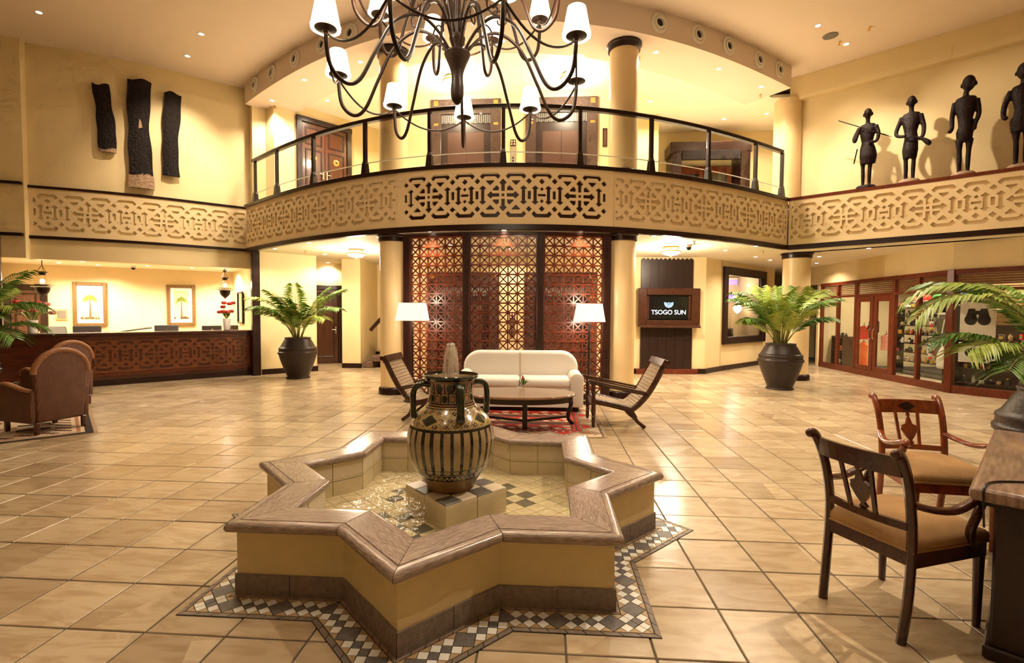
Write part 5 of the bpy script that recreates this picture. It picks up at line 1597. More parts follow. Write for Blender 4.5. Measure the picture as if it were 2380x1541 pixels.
# ================================================================== CARVED FIGURES ON THE LEDGE
def statue(x, y, H, kind, label):
    an = atan2(9.0 - 11.24, 8.06 - 5.28)
    t = thing('carved_figure', label, 'statue', (x, y, 4.05), an)
    b = MB()
    L = lambda pts, rr, n=10: b.tube(smooth_path(pts, 4), [rr[min(i // 4, len(rr) - 1)] if i // 4 >= len(rr) - 1 else tuple(np_ * (1 - (i % 4) / 4) + nq * ((i % 4) / 4) for np_, nq in zip(rr[i // 4], rr[i // 4 + 1])) for i in range((len(pts) - 1) * 4 + 1)], n)
    lx = 0.055
    for s_ in (-1, 1):
        L([(s_ * lx, 0.01, 0.05), (s_ * lx, 0.0, 0.25), (s_ * (lx + 0.005), -0.005, 0.42), (s_ * (lx + 0.01), 0.0, 0.60)], [(0.028, 0.028), (0.036, 0.036), (0.036, 0.036), (0.06, 0.06)])
        L([(s_ * lx, 0.04, 0.05), (s_ * lx, -0.04, 0.045), (s_ * (lx + 0.01), -0.11, 0.03)], [(0.03, 0.03), (0.032, 0.035), (0.018, 0.03)])
    wx = {1: 0.155, 2: 0.125, 3: 0.115, 4: 0.15}[kind]
    hem = {1: 0.50, 2: 0.46, 3: 0.56, 4: 0.58}[kind]
    L([(0.02 if kind == 1 else 0, 0, hem), (0.025 if kind == 1 else 0, -0.01, hem + 0.16), (0.01, -0.01, 0.82), (0, 0, 0.95), (0, 0, 1.08), (0, 0.01, 1.22), (0, 0.01, 1.31), (0, 0.01, 1.335)],
      [(wx * 0.86, wx * 0.62), (wx, wx * 0.72), (wx * 0.86, wx * 0.6), (0.098, 0.075), (0.125, 0.085), (0.155, 0.085), (0.13, 0.06), (0.05, 0.035)], 14)
    hd = 0.03 if kind == 3 else 0.0
    L([(0, 0.01, 1.30), (0.0, 0.0, 1.40), (hd, -0.005, 1.46)], [(0.045, 0.045), (0.038, 0.038), (0.045, 0.045)])
    big = 1.25 if kind in (3, 4) else 1.0
    b.ball((hd, -0.01, 1.52 + 0.02 * big), 0.085 * big, 14, 10, (0.86, 1.02, 1.25))
    b.ball((hd + (0.075 if kind == 3 else 0.0), -0.085 * big, 1.52), 0.022, 8, 6)          # nose
    b.ball((hd + (0.05 if kind == 3 else 0.0), -0.07 * big, 1.475), 0.028, 8, 6, (1, 0.8, 0.6))
    for s_ in (-1, 1):
        b.ball((hd + s_ * 0.078 * big, 0.0, 1.52), 0.022, 8, 6, (0.6, 1, 1.6))
    sh = 0.138
    if kind == 1:
        L([(-sh, 0, 1.27), (-0.22, -0.03, 1.08), (-0.20, -0.10, 0.98), (-0.15, -0.12, 1.12), (-0.12, -0.11, 1.24)], [(0.042, 0.042), (0.036, 0.036), (0.034, 0.034), (0.03, 0.03), (0.034, 0.034)])
        L([(sh, 0, 1.27), (0.19, -0.02, 1.08), (0.16, -0.09, 0.92), (0.05, -0.12, 0.92)], [(0.042, 0.042), (0.038, 0.038), (0.032, 0.032), (0.028, 0.028)])
    elif kind == 2:
        L([(-sh, 0, 1.27), (-0.22, 0.0, 1.02), (-0.19, -0.08, 0.90), (-0.06, -0.13, 0.86)], [(0.042, 0.042), (0.036, 0.036), (0.032, 0.032), (0.03, 0.03)])
        L([(sh, 0, 1.27), (0.19, 0.0, 1.05), (0.19, -0.05, 0.86), (0.14, -0.10, 0.76)], [(0.042, 0.042), (0.038, 0.038), (0.034, 0.034), (0.03, 0.03)])
    elif kind == 3:
        L([(-sh, 0, 1.26), (-0.17, -0.01, 1.02), (-0.165, -0.06, 0.82), (-0.19, -0.13, 0.74)], [(0.042, 0.042), (0.036, 0.036), (0.032, 0.032), (0.034, 0.034)])
        L([(sh, 0, 1.26), (0.17, 0.02, 1.02), (0.13, 0.0, 0.85), (0.12, -0.03, 0.74)], [(0.042, 0.042), (0.036, 0.036), (0.032, 0.032), (0.03, 0.03)])
    else:
        for s_ in (-1, 1):
            L([(s_ * sh, 0, 1.26), (s_ * 0.21, -0.01, 1.04), (s_ * 0.22, -0.05, 0.86), (s_ * 0.19, -0.10, 0.80)], [(0.045, 0.045), (0.04, 0.04), (0.035, 0.035), (0.036, 0.036)])
    for i_ in range(len(b.v)):
        v_ = b.v[i_]; b.v[i_] = (v_[0] * H / 1.63, v_[1] * H / 1.63, v_[2] * H / 1.63 + 0.03)
    body = b.obj('body', 'carved', t)
    md = body.modifiers.new('remesh', 'REMESH'); md.mode = 'VOXEL'; md.voxel_size = 0.013; md.use_smooth_shade = True
    k = H / 1.63
    MB().lathe(smooth_path([(0.17, 0), (0.175, 0.03), (0.14, 0.075), (0.06, 0.085)], 3), 14, (0, -0.03, 0), True, 1.0, 0.7).obj('base', 'bark_bare' if kind != 1 else 'carved', t, 50)
    if kind == 1:
        sp = MB().tube([(-0.50, -0.11, 1.52), (0.16, -0.13, 1.12)], 0.010, 8)
        sp.tube([(0.16, -0.13, 1.12), (0.22, -0.13, 1.083), (0.30, -0.13, 1.035), (0.42, -0.13, 0.96)], [(0.012, 0.012), (0.012, 0.026), (0.012, 0.022), (0.002, 0.002)], 8)
        sp.xf(Matrix.Scale(k, 4)).obj('spear', 'carved', t, 50)
        MB().beam((-0.16, -0.06, 0.86), (-0.21, -0.08, 0.56), 0.03, 0.02).xf(Matrix.Scale(k, 4)).obj('club', 'carved', t)
    if kind == 2:
        MB().tube(smooth_path([(-0.06, -0.14, 0.86), (0.06, -0.15, 0.85), (0.18, -0.14, 0.79), (0.27, -0.13, 0.70), (0.26, -0.13, 0.66)], 4), [0.012] * 6 + [0.018, 0.022, 0.028, 0.034, 0.04, 0.045, 0.048, 0.048, 0.044, 0.04, 0.036], 10).xf(Matrix.Scale(k, 4)).obj('gourd', 'carved', t, 50)
    return t
def led(x, y, o=-0.17):
    n_ = unit2(-(11.24 - 9.0), -(8.06 - 5.28)); return (x + n_[0] * o, y + n_[1] * o)
for (x, y, H, k, lb) in ((6.33, 10.40, 1.57, 1, 'dark carved warrior figure with a long spear on the ledge'), (6.86, 9.97, 1.62, 2, 'dark carved figure holding a gourd at its hip, second from the column'),
                         (7.46, 9.49, 1.72, 3, 'dark carved figure with long bare legs and head turned sideways'), (8.03, 9.04, 1.72, 4, 'dark carved figure with a big round head at the right picture edge')):
    p = led(x, y); statue(p[0], p[1], H, k, lb)

# ================================================================== WALL TELEVISION
an_t = atan2(0.12, 1.72)
tv = thing('television_wall', 'tall dark timber wall panel with a built-in television and zigzag top edge', 'television', (2.30, 12.685, 0), an_t)
def boards(x0, x1, z0, z1, n, zig=False):
    wv = (x1 - x0) / n
    for i in range(n):
        a, b2 = x0 + wv * i + 0.001, x0 + wv * (i + 1) - 0.001
        if zig:
            k_ = 2; pts = [(a, z0)]
            pts += [(b2, z0)]
            for j in range(k_, 0, -1):
                xr = a + (b2 - a) * j / k_; xm = a + (b2 - a) * (j - 0.5) / k_
                pts += [(xr, z1 - 0.05), (xm, z1)]
            pts += [(a, z1 - 0.05)]
            MB().slab([(x, -0.06, z) for (x, z) in pts], (0, 1, 0), 0.055).obj('board', 'panel_wood', tv)
        else:
            MB().rbox(((a + b2) / 2, -0.035, (z0 + z1) / 2), (b2 - a, 0.06, z1 - z0), 0.003).obj('board', 'panel_wood', tv)
boards(0.10, 1.40, 0.13, 1.18, 6); boards(0.10, 1.40, 2.16, 2.92, 6, True)
MB().rbox((0.77, -0.05, 0.065), (1.55, 0.10, 0.13), 0.005).obj('plinth', 'red_wood', tv)
fr = [(0.0, 0.22, 1.20, 2.16), (1.34, 1.55, 1.20, 2.16), (0.22, 1.34, 1.20, 1.36), (0.22, 1.34, 1.99, 2.16)]
for (x0, x1, z0, z1) in fr:
    MB().rbox(((x0 + x1) / 2, -0.10, (z0 + z1) / 2), (x1 - x0, 0.16, z1 - z0), 0.012).obj('cabinet_frame', 'teak', tv)
MB().rbox((0.775, -0.17, 1.20), (1.50, 0.30, 0.05), 0.015).obj('shelf', 'teak', tv)
MB().box((0.78, -0.06, 1.675), (1.12, 0.05, 0.63)).obj('surround', 'black', tv)
for x in (0.255, 1.31):
    MB().box((x, -0.09, 1.675), (0.07, 0.05, 0.6)).obj('speaker', 'teak', tv)
scn = MB().rbox((0.78, -0.10, 1.675), (0.98, 0.03, 0.58), 0.004).obj('screen', 'black_gloss', tv)
def text_mesh(body, size, m, parent, loc, rot):
    cu = bpy.data.curves.new('text', 'FONT'); cu.body = body; cu.size = size; cu.align_x = 'CENTER'; cu.align_y = 'CENTER'; cu.extrude = 0.001
    ob = bpy.data.objects.new('text', cu); COL.objects.link(ob)
    dg = bpy.context.evaluated_depsgraph_get(); me = bpy.data.meshes.new_from_object(ob.evaluated_get(dg))
    bpy.data.objects.remove(ob); me.materials.clear(); me.materials.append(MAT[m])
    o = put('lettering', me, parent, loc); o.rotation_euler = rot
    return o
text_mesh('TSOGO SUN', 0.155, 'tv_text', scn, (0.78, -0.119, 1.555), (pi / 2, 0, 0))
lg = MB()
for (r0, r1, m0) in ((0.095, 0.115, 0), (0.066, 0.084, 0), (0.038, 0.055, 0), (0.0, 0.02, 0)):
    n_ = 22; vs = []
    for i in range(n_ + 1):
        a = pi * 0.93 + (pi * 1.14) * i / n_ if r0 > 0 else 2 * pi * i / n_
        vs += [(0.78 + r0 * cos(a), -0.119, 1.79 + r0 * sin(a)), (0.78 + r1 * cos(a), -0.119, 1.79 + r1 * sin(a))]
    lg.add(vs, [(2 * i, 2 * i + 1, 2 * i + 3, 2 * i + 2) for i in range(n_)])
lg.obj('emblem', 'tv_blue', scn)

# ================================================================== WINDOW TO THE DINING ROOM
wn = struct(put('window_1', None, None, (*on_w(0.015), 0), atan2(W1.y - W0.y, W1.x - W0.x)), 'large dark framed interior window with a view into a purple lit room')
WL = (W1 - W0).length * 0.915
for (x0, x1, z0, z1) in ((0, 0.19, 0.70, 2.80), (WL - 0.19, WL, 0.70, 2.80), (0.19, WL - 0.19, 0.70, 0.90), (0.19, WL - 0.19, 2.58, 2.80)):
    MB().rbox(((x0 + x1) / 2, -0.03, (z0 + z1) / 2), (x1 - x0, 0.12, z1 - z0), 0.02).obj('window_frame', 'panel_wood', wn)
MB().box((WL / 2, 0.02, 1.74), (WL - 0.36, 0.01, 1.70)).obj('pane', 'window_glass', wn)
# room beyond
struct(MB().strip([(3.6, 15.6), (2.6, 16.9), (4.6, 18.4), (7.0, 18.4), (7.0, 15.95)], -0.1, 0, 0, ZS).obj('wall_dining_room', 'wall'))
for (A, B, z, lb) in (((5.3, 18.28), (6.85, 18.28), 2.66, 'upper purple light cove seen through the interior window'), ((5.9, 18.22), (6.85, 18.22), 2.12, 'lower purple light cove seen through the interior window')):
    t = thing('light_cove', lb, 'light cove', (0, 0, 0)); MB().beam((*A, z), (*B, z), 0.12, 0.16).obj('lit_strip', 'purple_glow', t); MB().beam((A[0], A[1], z + 0.12), (B[0], B[1], z + 0.12), 0.2, 0.06).obj('ledge', 'white_paint', t)
point((6.2, 17.4, 2.4), 45, (1.0, 0.82, 0.66), 0.2)
t = thing('glass_table_lamp', 'white glass chandelier lamp glowing in the room behind the window', 'lamp', (6.62, 17.55, 1.75))
MB().lathe([(0.02, -0.2), (0.12, -0.1), (0.14, 0.0), (0.05, 0.12), (0.02, 0.3)], 16).obj('glass', 'bowl_lit', t, 40)
MB().tube([(0, 0, 0.25), (0, 0, 1.2)], 0.008, 6).obj('rod', 'chrome', t)
for (x, y, r_, lb) in ((6.15, 16.9, 0.3, 'left dark dining chair behind the interior window'), (6.5, 17.55, 0.5, 'right dark dining chair behind the interior window')):
    t = thing('dining_chair', lb, 'chair', (x, y, 0), r_)
    MB().rbox((0, 0, 0.46), (0.42, 0.42, 0.07), 0.02).obj('seat', 'black', t); MB().rbox((0, 0.2, 0.78), (0.42, 0.05, 0.5), 0.02).obj('backrest', 'black', t)
    for i in (-1, 1):
        for j in (-1, 1): MB().box((i * 0.18, j * 0.18, 0.21), (0.03, 0.03, 0.43)).obj('leg', 'chrome', t)
t = thing('passage_cabinet', 'dark cabinet in the passage between the right column and the shop', 'cabinet', (7.45, 16.9, 0))
MB().rbox((0, 0, 1.1), (0.6, 0.5, 2.2), 0.02).obj('body', 'dark_wood', t); MB().rbox((0, -0.26, 1.5), (0.5, 0.02, 1.1), 0.01).obj('door', 'panel_wood', t); MB().rbox((0, -0.26, 0.5), (0.5, 0.02, 0.7), 0.01).obj('door', 'panel_wood', t)
t = thing('brass_urn', 'pale turned urn on a foot in front of the passage cabinet', 'urn', (7.15, 14.6, 0))
MB().lathe(smooth_path([(0.10, 0), (0.10, 0.03), (0.03, 0.08), (0.04, 0.2), (0.14, 0.32), (0.12, 0.45), (0.05, 0.5), (0.04, 0.62)], 4), 20).obj('body', 'c_tan', t, 40)
MB().torus((0, 0, 0.62), 0.05, 0.012, 16, 6).obj('rim', 'brass', t, 40)

# ================================================================== SHOP
SF = [(8.10, 15.10), (7.97, 10.28), (8.60, 9.40), (9.45, 8.22)]
def sf(y):      # x on the first facade line
    return 8.10 + (7.97 - 8.10) * (15.10 - y) / (15.10 - 10.28)
struct(MB().strip([(8.1, 18.3), SF[0], SF[1], SF[2], SF[3]], -0.12, 0.0, 2.42, 3.2).obj('wall_shop_header', 'wall'))
struct(MB().strip([(8.14, 15.34), (11.9, 15.34), (11.9, 7.9), (9.7, 8.0)], -0.1, 0, 0, ZS).obj('wall_shop_inside', 'wall'))
shop = thing('shop_front', 'dark red timber shop front with glass panes, louvred transoms and double doors', 'shop front')
Ys = [15.06, 14.22, 13.39, 11.92, 11.15]
for y in Ys:
    MB().rbox((sf(y), y, 1.2), (0.09, 0.075, 2.4), 0.008).obj('mullion', 'red_wood', shop)
MB().rbox((SF[1][0], SF[1][1], 1.21), (0.13, 0.13, 2.42), 0.01, 0.4).obj('corner_post', 'red_wood', shop)
MB().rbox((*SF[2], 1.2), (0.09, 0.09, 2.4), 0.008, 0.6).obj('mullion', 'red_wood', shop)
for (A, B) in zip(SF, SF[1:]):
    e_ = unit2(B[0] - A[0], B[1] - A[1])
    MB().strip([A, B], -0.05, 0.05, 0.0, 0.15).obj('plinth', 'red_wood', shop)
    MB().strip([A, B], -0.04, 0.045, 2.33, 2.42).obj('head_rail', 'red_wood', shop)
    MB().strip([A, B], -0.035, 0.035, 1.99, 2.05).obj('transom', 'red_wood', shop)
bays = [((sf(a), a), (sf(b), b)) for (a, b) in zip(Ys + [SF[1][1]], (Ys + [SF[1][1]])[1:])] + [(SF[1], SF[2]), (SF[2], SF[3])]
for i, (A, B) in enumerate(bays):
    e_ = Vector((B[0] - A[0], B[1] - A[1])); L = e_.length; e_.normalize()
    a = (A[0] + e_.x * 0.045, A[1] + e_.y * 0.045); b2 = (B[0] - e_.x * 0.045, B[1] - e_.y * 0.045)
    if i != 2:
        MB().strip([a, b2], -0.006, 0.0, 0.15, 1.99).obj('glass_pane', 'window_glass' if False else 'glass', shop)
    lv = MB().beam((0, 0, 0), (L - 0.09, 0, 0), 0.02, 0.018).mesh('louvre', 'red_wood')
    for k in range(6):
        o = put('louvre', lv, shop, (a[0], a[1], 2.075 + k * 0.047), atan2(e_.y, e_.x))
    MB().strip([a, b2], -0.03, -0.026, 2.05, 2.33).obj('transom_glass', 'glass', shop)
A, B = bays[2]
e_ = Vector((B[0] - A[0], B[1] - A[1])); L = e_.length; e_.normalize(); an_d = atan2(e_.y, e_.x)
for k in (0, 1):
    x0 = 0.04 + k * (L / 2 - 0.02); x1 = x0 + L / 2 - 0.06
    d = put('door_leaf', None, shop, (A[0], A[1], 0), an_d)
    d.empty_display_size = 0.05
    for (u0, u1, z0, z1) in ((x0, x0 + 0.12, 0.02, 1.99), (x1 - 0.12, x1, 0.02, 1.99), (x0 + 0.12, x1 - 0.12, 0.02, 0.26), (x0 + 0.12, x1 - 0.12, 1.85, 1.99)):
        MB().rbox(((u0 + u1) / 2, -0.01, (z0 + z1) / 2), (u1 - u0, 0.045, z1 - z0), 0.006).obj('door_frame', 'red_wood', d)
    MB().box(((x0 + x1) / 2, -0.01, 1.05), (x1 - x0 - 0.24, 0.006, 1.6)).obj('door_glass', 'glass', d)
    hx = x1 - 0.06 if k == 0 else x0 + 0.06
    MB().tube([(hx, -0.04, 0.92), (hx, -0.08, 0.95), (hx, -0.08, 1.15), (hx, -0.04, 1.18)], 0.012, 8).obj('handle', 'chrome', d, 40)
for i, (x, y) in enumerate(by_sight([(8.9, 14.2), (8.8, 12.7), (9.3, 11.6), (9.6, 10.3), (10.4, 13.2), (10.4, 11.0)])):
    downlight(x, y, ZS, L_SHOP, '%s ceiling downlight from the left inside the souvenir shop' % ORD[i], 'shop downlights', 2.6, (1.0, 0.88, 0.70))

# fittings and goods inside
rs = random.Random(11)
def shelf_unit(x, y, w_, h, n, label, an=0.0, dp=0.32, m='dark_wood', back=True):
    t = thing('shelf_unit', label, 'shelf', (x, y, 0), an)
    for s_ in (-1, 1): MB().rbox((s_ * w_ / 2, 0, h / 2), (0.03, dp, h), 0.004).obj('side', m, t)
    if back: MB().box((0, dp / 2, h / 2), (w_, 0.015, h)).obj('back_panel', m, t)
    for k in range(n):
        MB().rbox((0, 0, 0.12 + (h - 0.16) * k / (n - 1)), (w_ - 0.03, dp - 0.02, 0.022), 0.003).obj('shelf', m, t)
    return [0.12 + (h - 0.16) * k / (n - 1) + 0.011 for k in range(n)]
def goods(x, y, an, w_, zs, per, names, group, label):
    for ti, z in enumerate(zs):
        for i in range(per):
            u = -w_ / 2 + 0.07 + (w_ - 0.14) * (i + 0.5) / per; v = rs.uniform(-0.10, 0.02)
            p = (x + cos(an) * u - sin(an) * v, y + sin(an) * u + cos(an) * v, z)
            q = rs.random(); c1, c2 = rs.choice(names), rs.choice(names)
            kd = 'bottle' if q < 0.4 else ('box' if q < 0.7 else 'figurine')
            o = thing('souvenir_' + kd, 'small %s %s on the %s tier up %s' % (c1[2:], kd, ORD[ti], label), 'souvenir', p, an + rs.uniform(-0.3, 0.3), group)
            if q < 0.4:
                h = rs.uniform(0.07, 0.15); r = rs.uniform(0.025, 0.045)
                MB().lathe([(r, 0), (r * 1.05, h * 0.1), (r, h * 0.7), (r * 0.5, h * 0.85), (r * 0.45, h)], 12).obj('body', c1, o, 40)
                MB().lathe([(r * 0.5, 0), (r * 0.5, 0.02)], 10, (0, 0, h)).obj('cap', c2, o)
            elif q < 0.7:
                h = rs.uniform(0.05, 0.13); s_ = rs.uniform(0.05, 0.09)
                MB().rbox((0, 0, h / 2), (s_, s_ * 0.7, h), 0.006).obj('box', c1, o)
                MB().box((0, -s_ * 0.355, h / 2), (s_ * 0.7, 0.003, h * 0.4)).obj('label_strip', c2, o)
            else:
                r = rs.uniform(0.03, 0.05)
                MB().ball((0, 0, r), r, 10, 8, (1, 1, 1)).obj('body', c1, o, 60)
                MB().ball((0, 0, r * 2.3), r * 0.55, 8, 6).obj('head', c2, o, 60)
CC = ['c_red', 'c_white', 'c_black', 'c_black', 'c_grey', 'c_tan', 'c_green', 'c_white', 'c_grey', 'c_brown', 'c_yellow']
an_w = pi / 2
zs = shelf_unit(9.40, 12.95, 1.75, 1.75, 8, 'black tiered display shelves crowded with small souvenirs', -pi / 2, 0.30, 'black', False)
goods(9.36, 12.95, -pi / 2, 1.7, zs[1:], 15, CC, 'souvenirs on the tiered shelves', 'of the black shop shelves')
zs = shelf_unit(11.6, 13.6, 2.6, 2.2, 6, 'long timber wall shelf at the back of the shop', -pi / 2, 0.34, 'teak')
goods(11.5, 13.6, -pi / 2, 2.4, zs[1:], 7, CC, 'goods on the back wall shelf', 'of the long back wall shelf')
zs = shelf_unit(8.72, 14.98, 0.55, 0.9, 3, 'low timber display table by the left shop window', -pi / 2, 0.45, 'teak', False)
goods(8.68, 14.98, -pi / 2, 0.5, zs, 4, CC, 'goods on the low display table', 'of the low left shop table')
zs = shelf_unit(9.05, 10.72, 1.0, 1.05, 4, 'low timber shelf behind the angled shop window', -0.95, 0.34, 'teak')
goods(9.01, 10.68, -0.95, 0.95, zs, 6, CC, 'goods on the low shelf', 'behind the angled shop window')
def hat(x, y, z, c1, c2, label):
    t = thing('hat', label, 'hat', (x, y, z))
    MB().lathe(smooth_path([(0.10, 0.0), (0.11, 0.05), (0.095, 0.12), (0.05, 0.15), (0.001, 0.155)], 3), 20, (0, 0, 0), False).obj('crown', c1, t, 60)
    MB().lathe([(0.10, 0.004), (0.18, 0.0), (0.182, 0.008), (0.10, 0.014)], 24, (0, 0, 0), False).obj('brim', c2, t, 40)
zs2 = thing('hat_shelf', 'long white shelf of hats high inside the shop', 'shelf', (9.75, 12.95, 1.88), -pi / 2)
MB().rbox((0, 0, 0), (2.0, 0.34, 0.02), 0.004).obj('board', 'c_white', zs2)
for s_ in (-0.8, 0.8): MB().box((s_, 0.15, -0.1), (0.02, 0.03, 0.2)).obj('bracket', 'c_grey', zs2)
for (y, c1, c2, lb) in ((12.2, 'c_blue', 'c_white', 'blue and white hat on the high shop shelf'), (12.58, 'c_white', 'c_white', 'plain white hat on the high shop shelf'), (12.96, 'c_green', 'c_white', 'green topped hat on the high shop shelf'),
                        (13.34, 'c_red', 'c_red', 'red hat on the high shop shelf'), (13.72, 'c_tan', 'c_brown', 'tan straw hat on the high shop shelf')):
    hat(9.72, y, 1.892, c1, c2, lb)
zs3 = thing('hat_rack', 'pale shelf with two hats behind the angled shop window', 'shelf', (9.55, 11.0, 1.62), -0.95)
MB().rbox((0, 0.1, 0), (0.9, 0.3, 0.02), 0.004).obj('board', 'c_white', zs3); MB().box((0, 0.24, 0.15), (0.9, 0.01, 0.9)).obj('back_panel', 'c_tan', zs3)
hat(9.34, 11.22, 1.635, 'c_white', 'c_green', 'white hat with a green brim behind the angled shop window')
hat(9.64, 10.80, 1.635, 'c_red', 'c_black', 'red hat with a black brim behind the angled shop window')
# dressed mannequin with a shoulder bag
t = thing('mannequin', 'black mannequin in a grey-green dress behind the shop glass', 'mannequin', (8.45, 11.05, 0))
MB().lathe(smooth_path([(0.16, 0.55), (0.165, 0.8), (0.13, 1.05), (0.125, 1.15), (0.17, 1.38), (0.16, 1.48), (0.07, 1.54)], 4), 20, (0, 0, 0), True, 0.75, 1.15).obj('dress', 'c_olive', t, 50)
MB().lathe(smooth_path([(0.06, 1.52), (0.05, 1.58), (0.075, 1.66), (0.05, 1.70), (0.01, 1.705)], 3), 16).obj('neck', 'c_black', t, 50)
MB().tube([(0.0, 0, 0.56), (0, 0, 0.02)], 0.02, 10).obj('stand', 'c_black', t); MB().lathe([(0.16, 0), (0.16, 0.02), (0.02, 0.035)], 20).obj('foot', 'c_black', t)
MB().torus((0, 0, 1.55), 0.10, 0.03, 20, 8).obj('scarf', 'c_white', t, 60)
t = thing('shoulder_bag', 'white shoulder bag hanging beside the grey-green dress', 'bag', (8.20, 10.74, 0.42))
MB().lathe(smooth_path([(0.10, 0), (0.13, 0.05), (0.12, 0.28), (0.06, 0.42), (0.03, 0.46)], 3), 18, (0, 0, 0), True, 0.6, 1.1).obj('body', 'c_white', t, 50)
MB().tube(smooth_path([(0, 0.03, 0.44), (0.02, 0.08, 0.7), (0.08, 0.10, 1.02)], 3), 0.012, 6).obj('strap', 'c_white', t)
t = thing('bead_strand', 'hanging strand of coloured souvenirs beside the mannequin', 'souvenir strand', (8.45, 11.42, 0))
MB().tube([(0, 0, 0.5), (0, 0, 1.5)], 0.006, 6).obj('cord', 'c_black', t)
for i in range(14):
    MB().rbox((0, 0, 0.58 + i * 0.065), (0.05, 0.07, 0.05), 0.01).obj('charm', CC[i % len(CC)], t)
# poster with binoculars
t = thing('binocular_poster', 'white display poster with a picture of binoculars', 'poster', (8.58, 10.42, 1.10), -0.95)
MB().rbox((0, 0, 0.42), (0.54, 0.02, 0.86), 0.004).obj('board', 'c_white', t)
b = MB()
for s_ in (-1, 1):
    n_ = 18
    b.add([(s_ * 0.10 + 0.10 * cos(2 * pi * i / n_), -0.014, 0.34 + 0.11 * sin(2 * pi * i / n_)) for i in range(n_)], [tuple(range(n_))])
    b.add([(s_ * 0.19, -0.014, 0.34), (s_ * 0.01, -0.014, 0.34), (s_ * 0.04, -0.014, 0.56), (s_ * 0.14, -0.014, 0.56)], [(0, 1, 2, 3)])
b.add([(-0.05, -0.014, 0.44), (0.05, -0.014, 0.44), (0.05, -0.014, 0.52), (-0.05, -0.014, 0.52)], [(0, 1, 2, 3)])
b.obj('picture', 'c_black', t)
MB().box((0, -0.013, 0.78), (0.24, 0.004, 0.05)).box((0, -0.013, 0.71), (0.36, 0.004, 0.025)).obj('print_line', 'c_black', t)
t = thing('lower_poster', 'second smaller binocular poster below the first', 'poster', (8.60, 10.44, 0.58), -0.95)
MB().rbox((0, 0, 0.2), (0.56, 0.02, 0.40), 0.004).obj('board', 'c_white', t)
b = MB()
for s_ in (-1, 1):
    n_ = 18; b.add([(s_ * 0.09 + 0.09 * cos(2 * pi * i / n_), -0.014, 0.2 + 0.09 * sin(2 * pi * i / n_)) for i in range(n_)], [tuple(range(n_))])
b.obj('picture', 'c_black', t)
# red garments by the door
def garment(x, y, z0, z1, w_, m, label, an=-pi / 2):
    t = thing('hanging_garment', label, 'garment', (x, y, 0), an)
    h = z1 - z0
    MB().slab([(-w_ / 2, 0, z0), (w_ / 2, 0, z0 + 0.02), (w_ * 0.42, 0, z0 + h * 0.5), (w_ * 0.5, 0, z0 + h * 0.86), (w_ * 0.16, 0, z1), (-w_ * 0.16, 0, z1), (-w_ * 0.5, 0, z0 + h * 0.86), (-w_ * 0.42, 0, z0 + h * 0.5)], (0, 1, 0), 0.06).obj('cloth', m, t)
    MB().tube([(0, 0.03, z1), (0, 0.03, z1 + 0.10)], 0.006, 6).obj('hanger_hook', 'c_black', t)
    MB().tube([(-w_ * 0.3, 0.03, z1 - 0.03), (0, 0.03, z1 + 0.03), (w_ * 0.3, 0.03, z1 - 0.03)], 0.008, 6).obj('hanger', 'c_brown', t)
garment(8.58, 13.96, 0.85, 1.22, 0.40, 'c_red', 'bright red top hanging behind the left shop door')
garment(8.62, 14.02, 0.12, 0.80, 0.26, 'c_orange', 'long orange cloth below the red top')
garment(8.58, 13.08, 0.62, 1.02, 0.34, 'c_pink', 'pale pink top behind the right shop door')
t = thing('backpack', 'small black backpack hanging at the meeting of the shop doors', 'bag', (8.48, 13.36, 1.05))
MB().rbox((0, 0, 0.17), (0.16, 0.26, 0.36), 0.05).obj('body', 'c_black', t); MB().rbox((-0.09, 0, 0.12), (0.05, 0.18, 0.18), 0.02).obj('pocket', 'c_black', t); MB().torus((0, 0, 0.37), 0.04, 0.01, 12, 6, 0, 'Y').obj('loop', 'c_grey', t)
# ================================================================== SEATING GROUP
def bev(o, w_, seg=3):
    m = o.modifiers.new('bevel', 'BEVEL'); m.width = w_; m.segments = seg; m.limit_method = 'ANGLE'; m.angle_limit = radians(40)
    o.data.polygons.foreach_set('use_smooth', [True] * len(o.data.polygons))
    return o
def rounded(w_, h, r, n=8, z0=0.0):
    """outline with rounded top corners"""
    pts = [(-w_ / 2, z0), (w_ / 2, z0)]
    for i in range(n + 1):
        a = pi / 2 * i / n; pts.append((w_ / 2 - r + r * cos(a), h - r + r * sin(a)))
    for i in range(n + 1):
        a = pi / 2 + pi / 2 * i / n; pts.append((-w_ / 2 + r + r * cos(a), h - r + r * sin(a)))
    return pts
def rug(name, w_, d, loc, rz, label, mats, fn, cell=0.035):
    nx, ny = int(w_ / cell), int(d / cell); b = MB(); vs = []; fs = []
    for j in range(ny + 1):
        for i in range(nx + 1):
            vs.append((-w_ / 2 + w_ * i / nx, -d / 2 + d * j / ny, 0.010 + 0.0015 * sin(i * 0.7 + j * 0.45)))
    for j in range(ny):
        for i in range(nx):
            a = j * (nx + 1) + i; fs.append((a, a + 1, a + nx + 2, a + nx + 1))
    b.v = vs; b.f = fs; b.m = [fn(i, j, nx, ny) for j in range(ny) for i in range(nx)]
    t = thing(name, label, 'rug', loc, rz)
    b.obj('pile', mats, t, 60)
    MB().box((0, 0, 0.003), (w_ - 0.01, d - 0.01, 0.006)).obj('backing', mats[0], t)
    fr_ = MB()
    for s_ in (-1, 1):
        for i in range(int(d / 0.02)):
            y = -d / 2 + 0.01 + i * 0.02; fr_.box((s_ * (w_ / 2 + 0.02), y, 0.007), (0.04, 0.008, 0.005))
    o = fr_.obj('fringe', mats[0], t); o['kind'] = 'stuff'
    return t
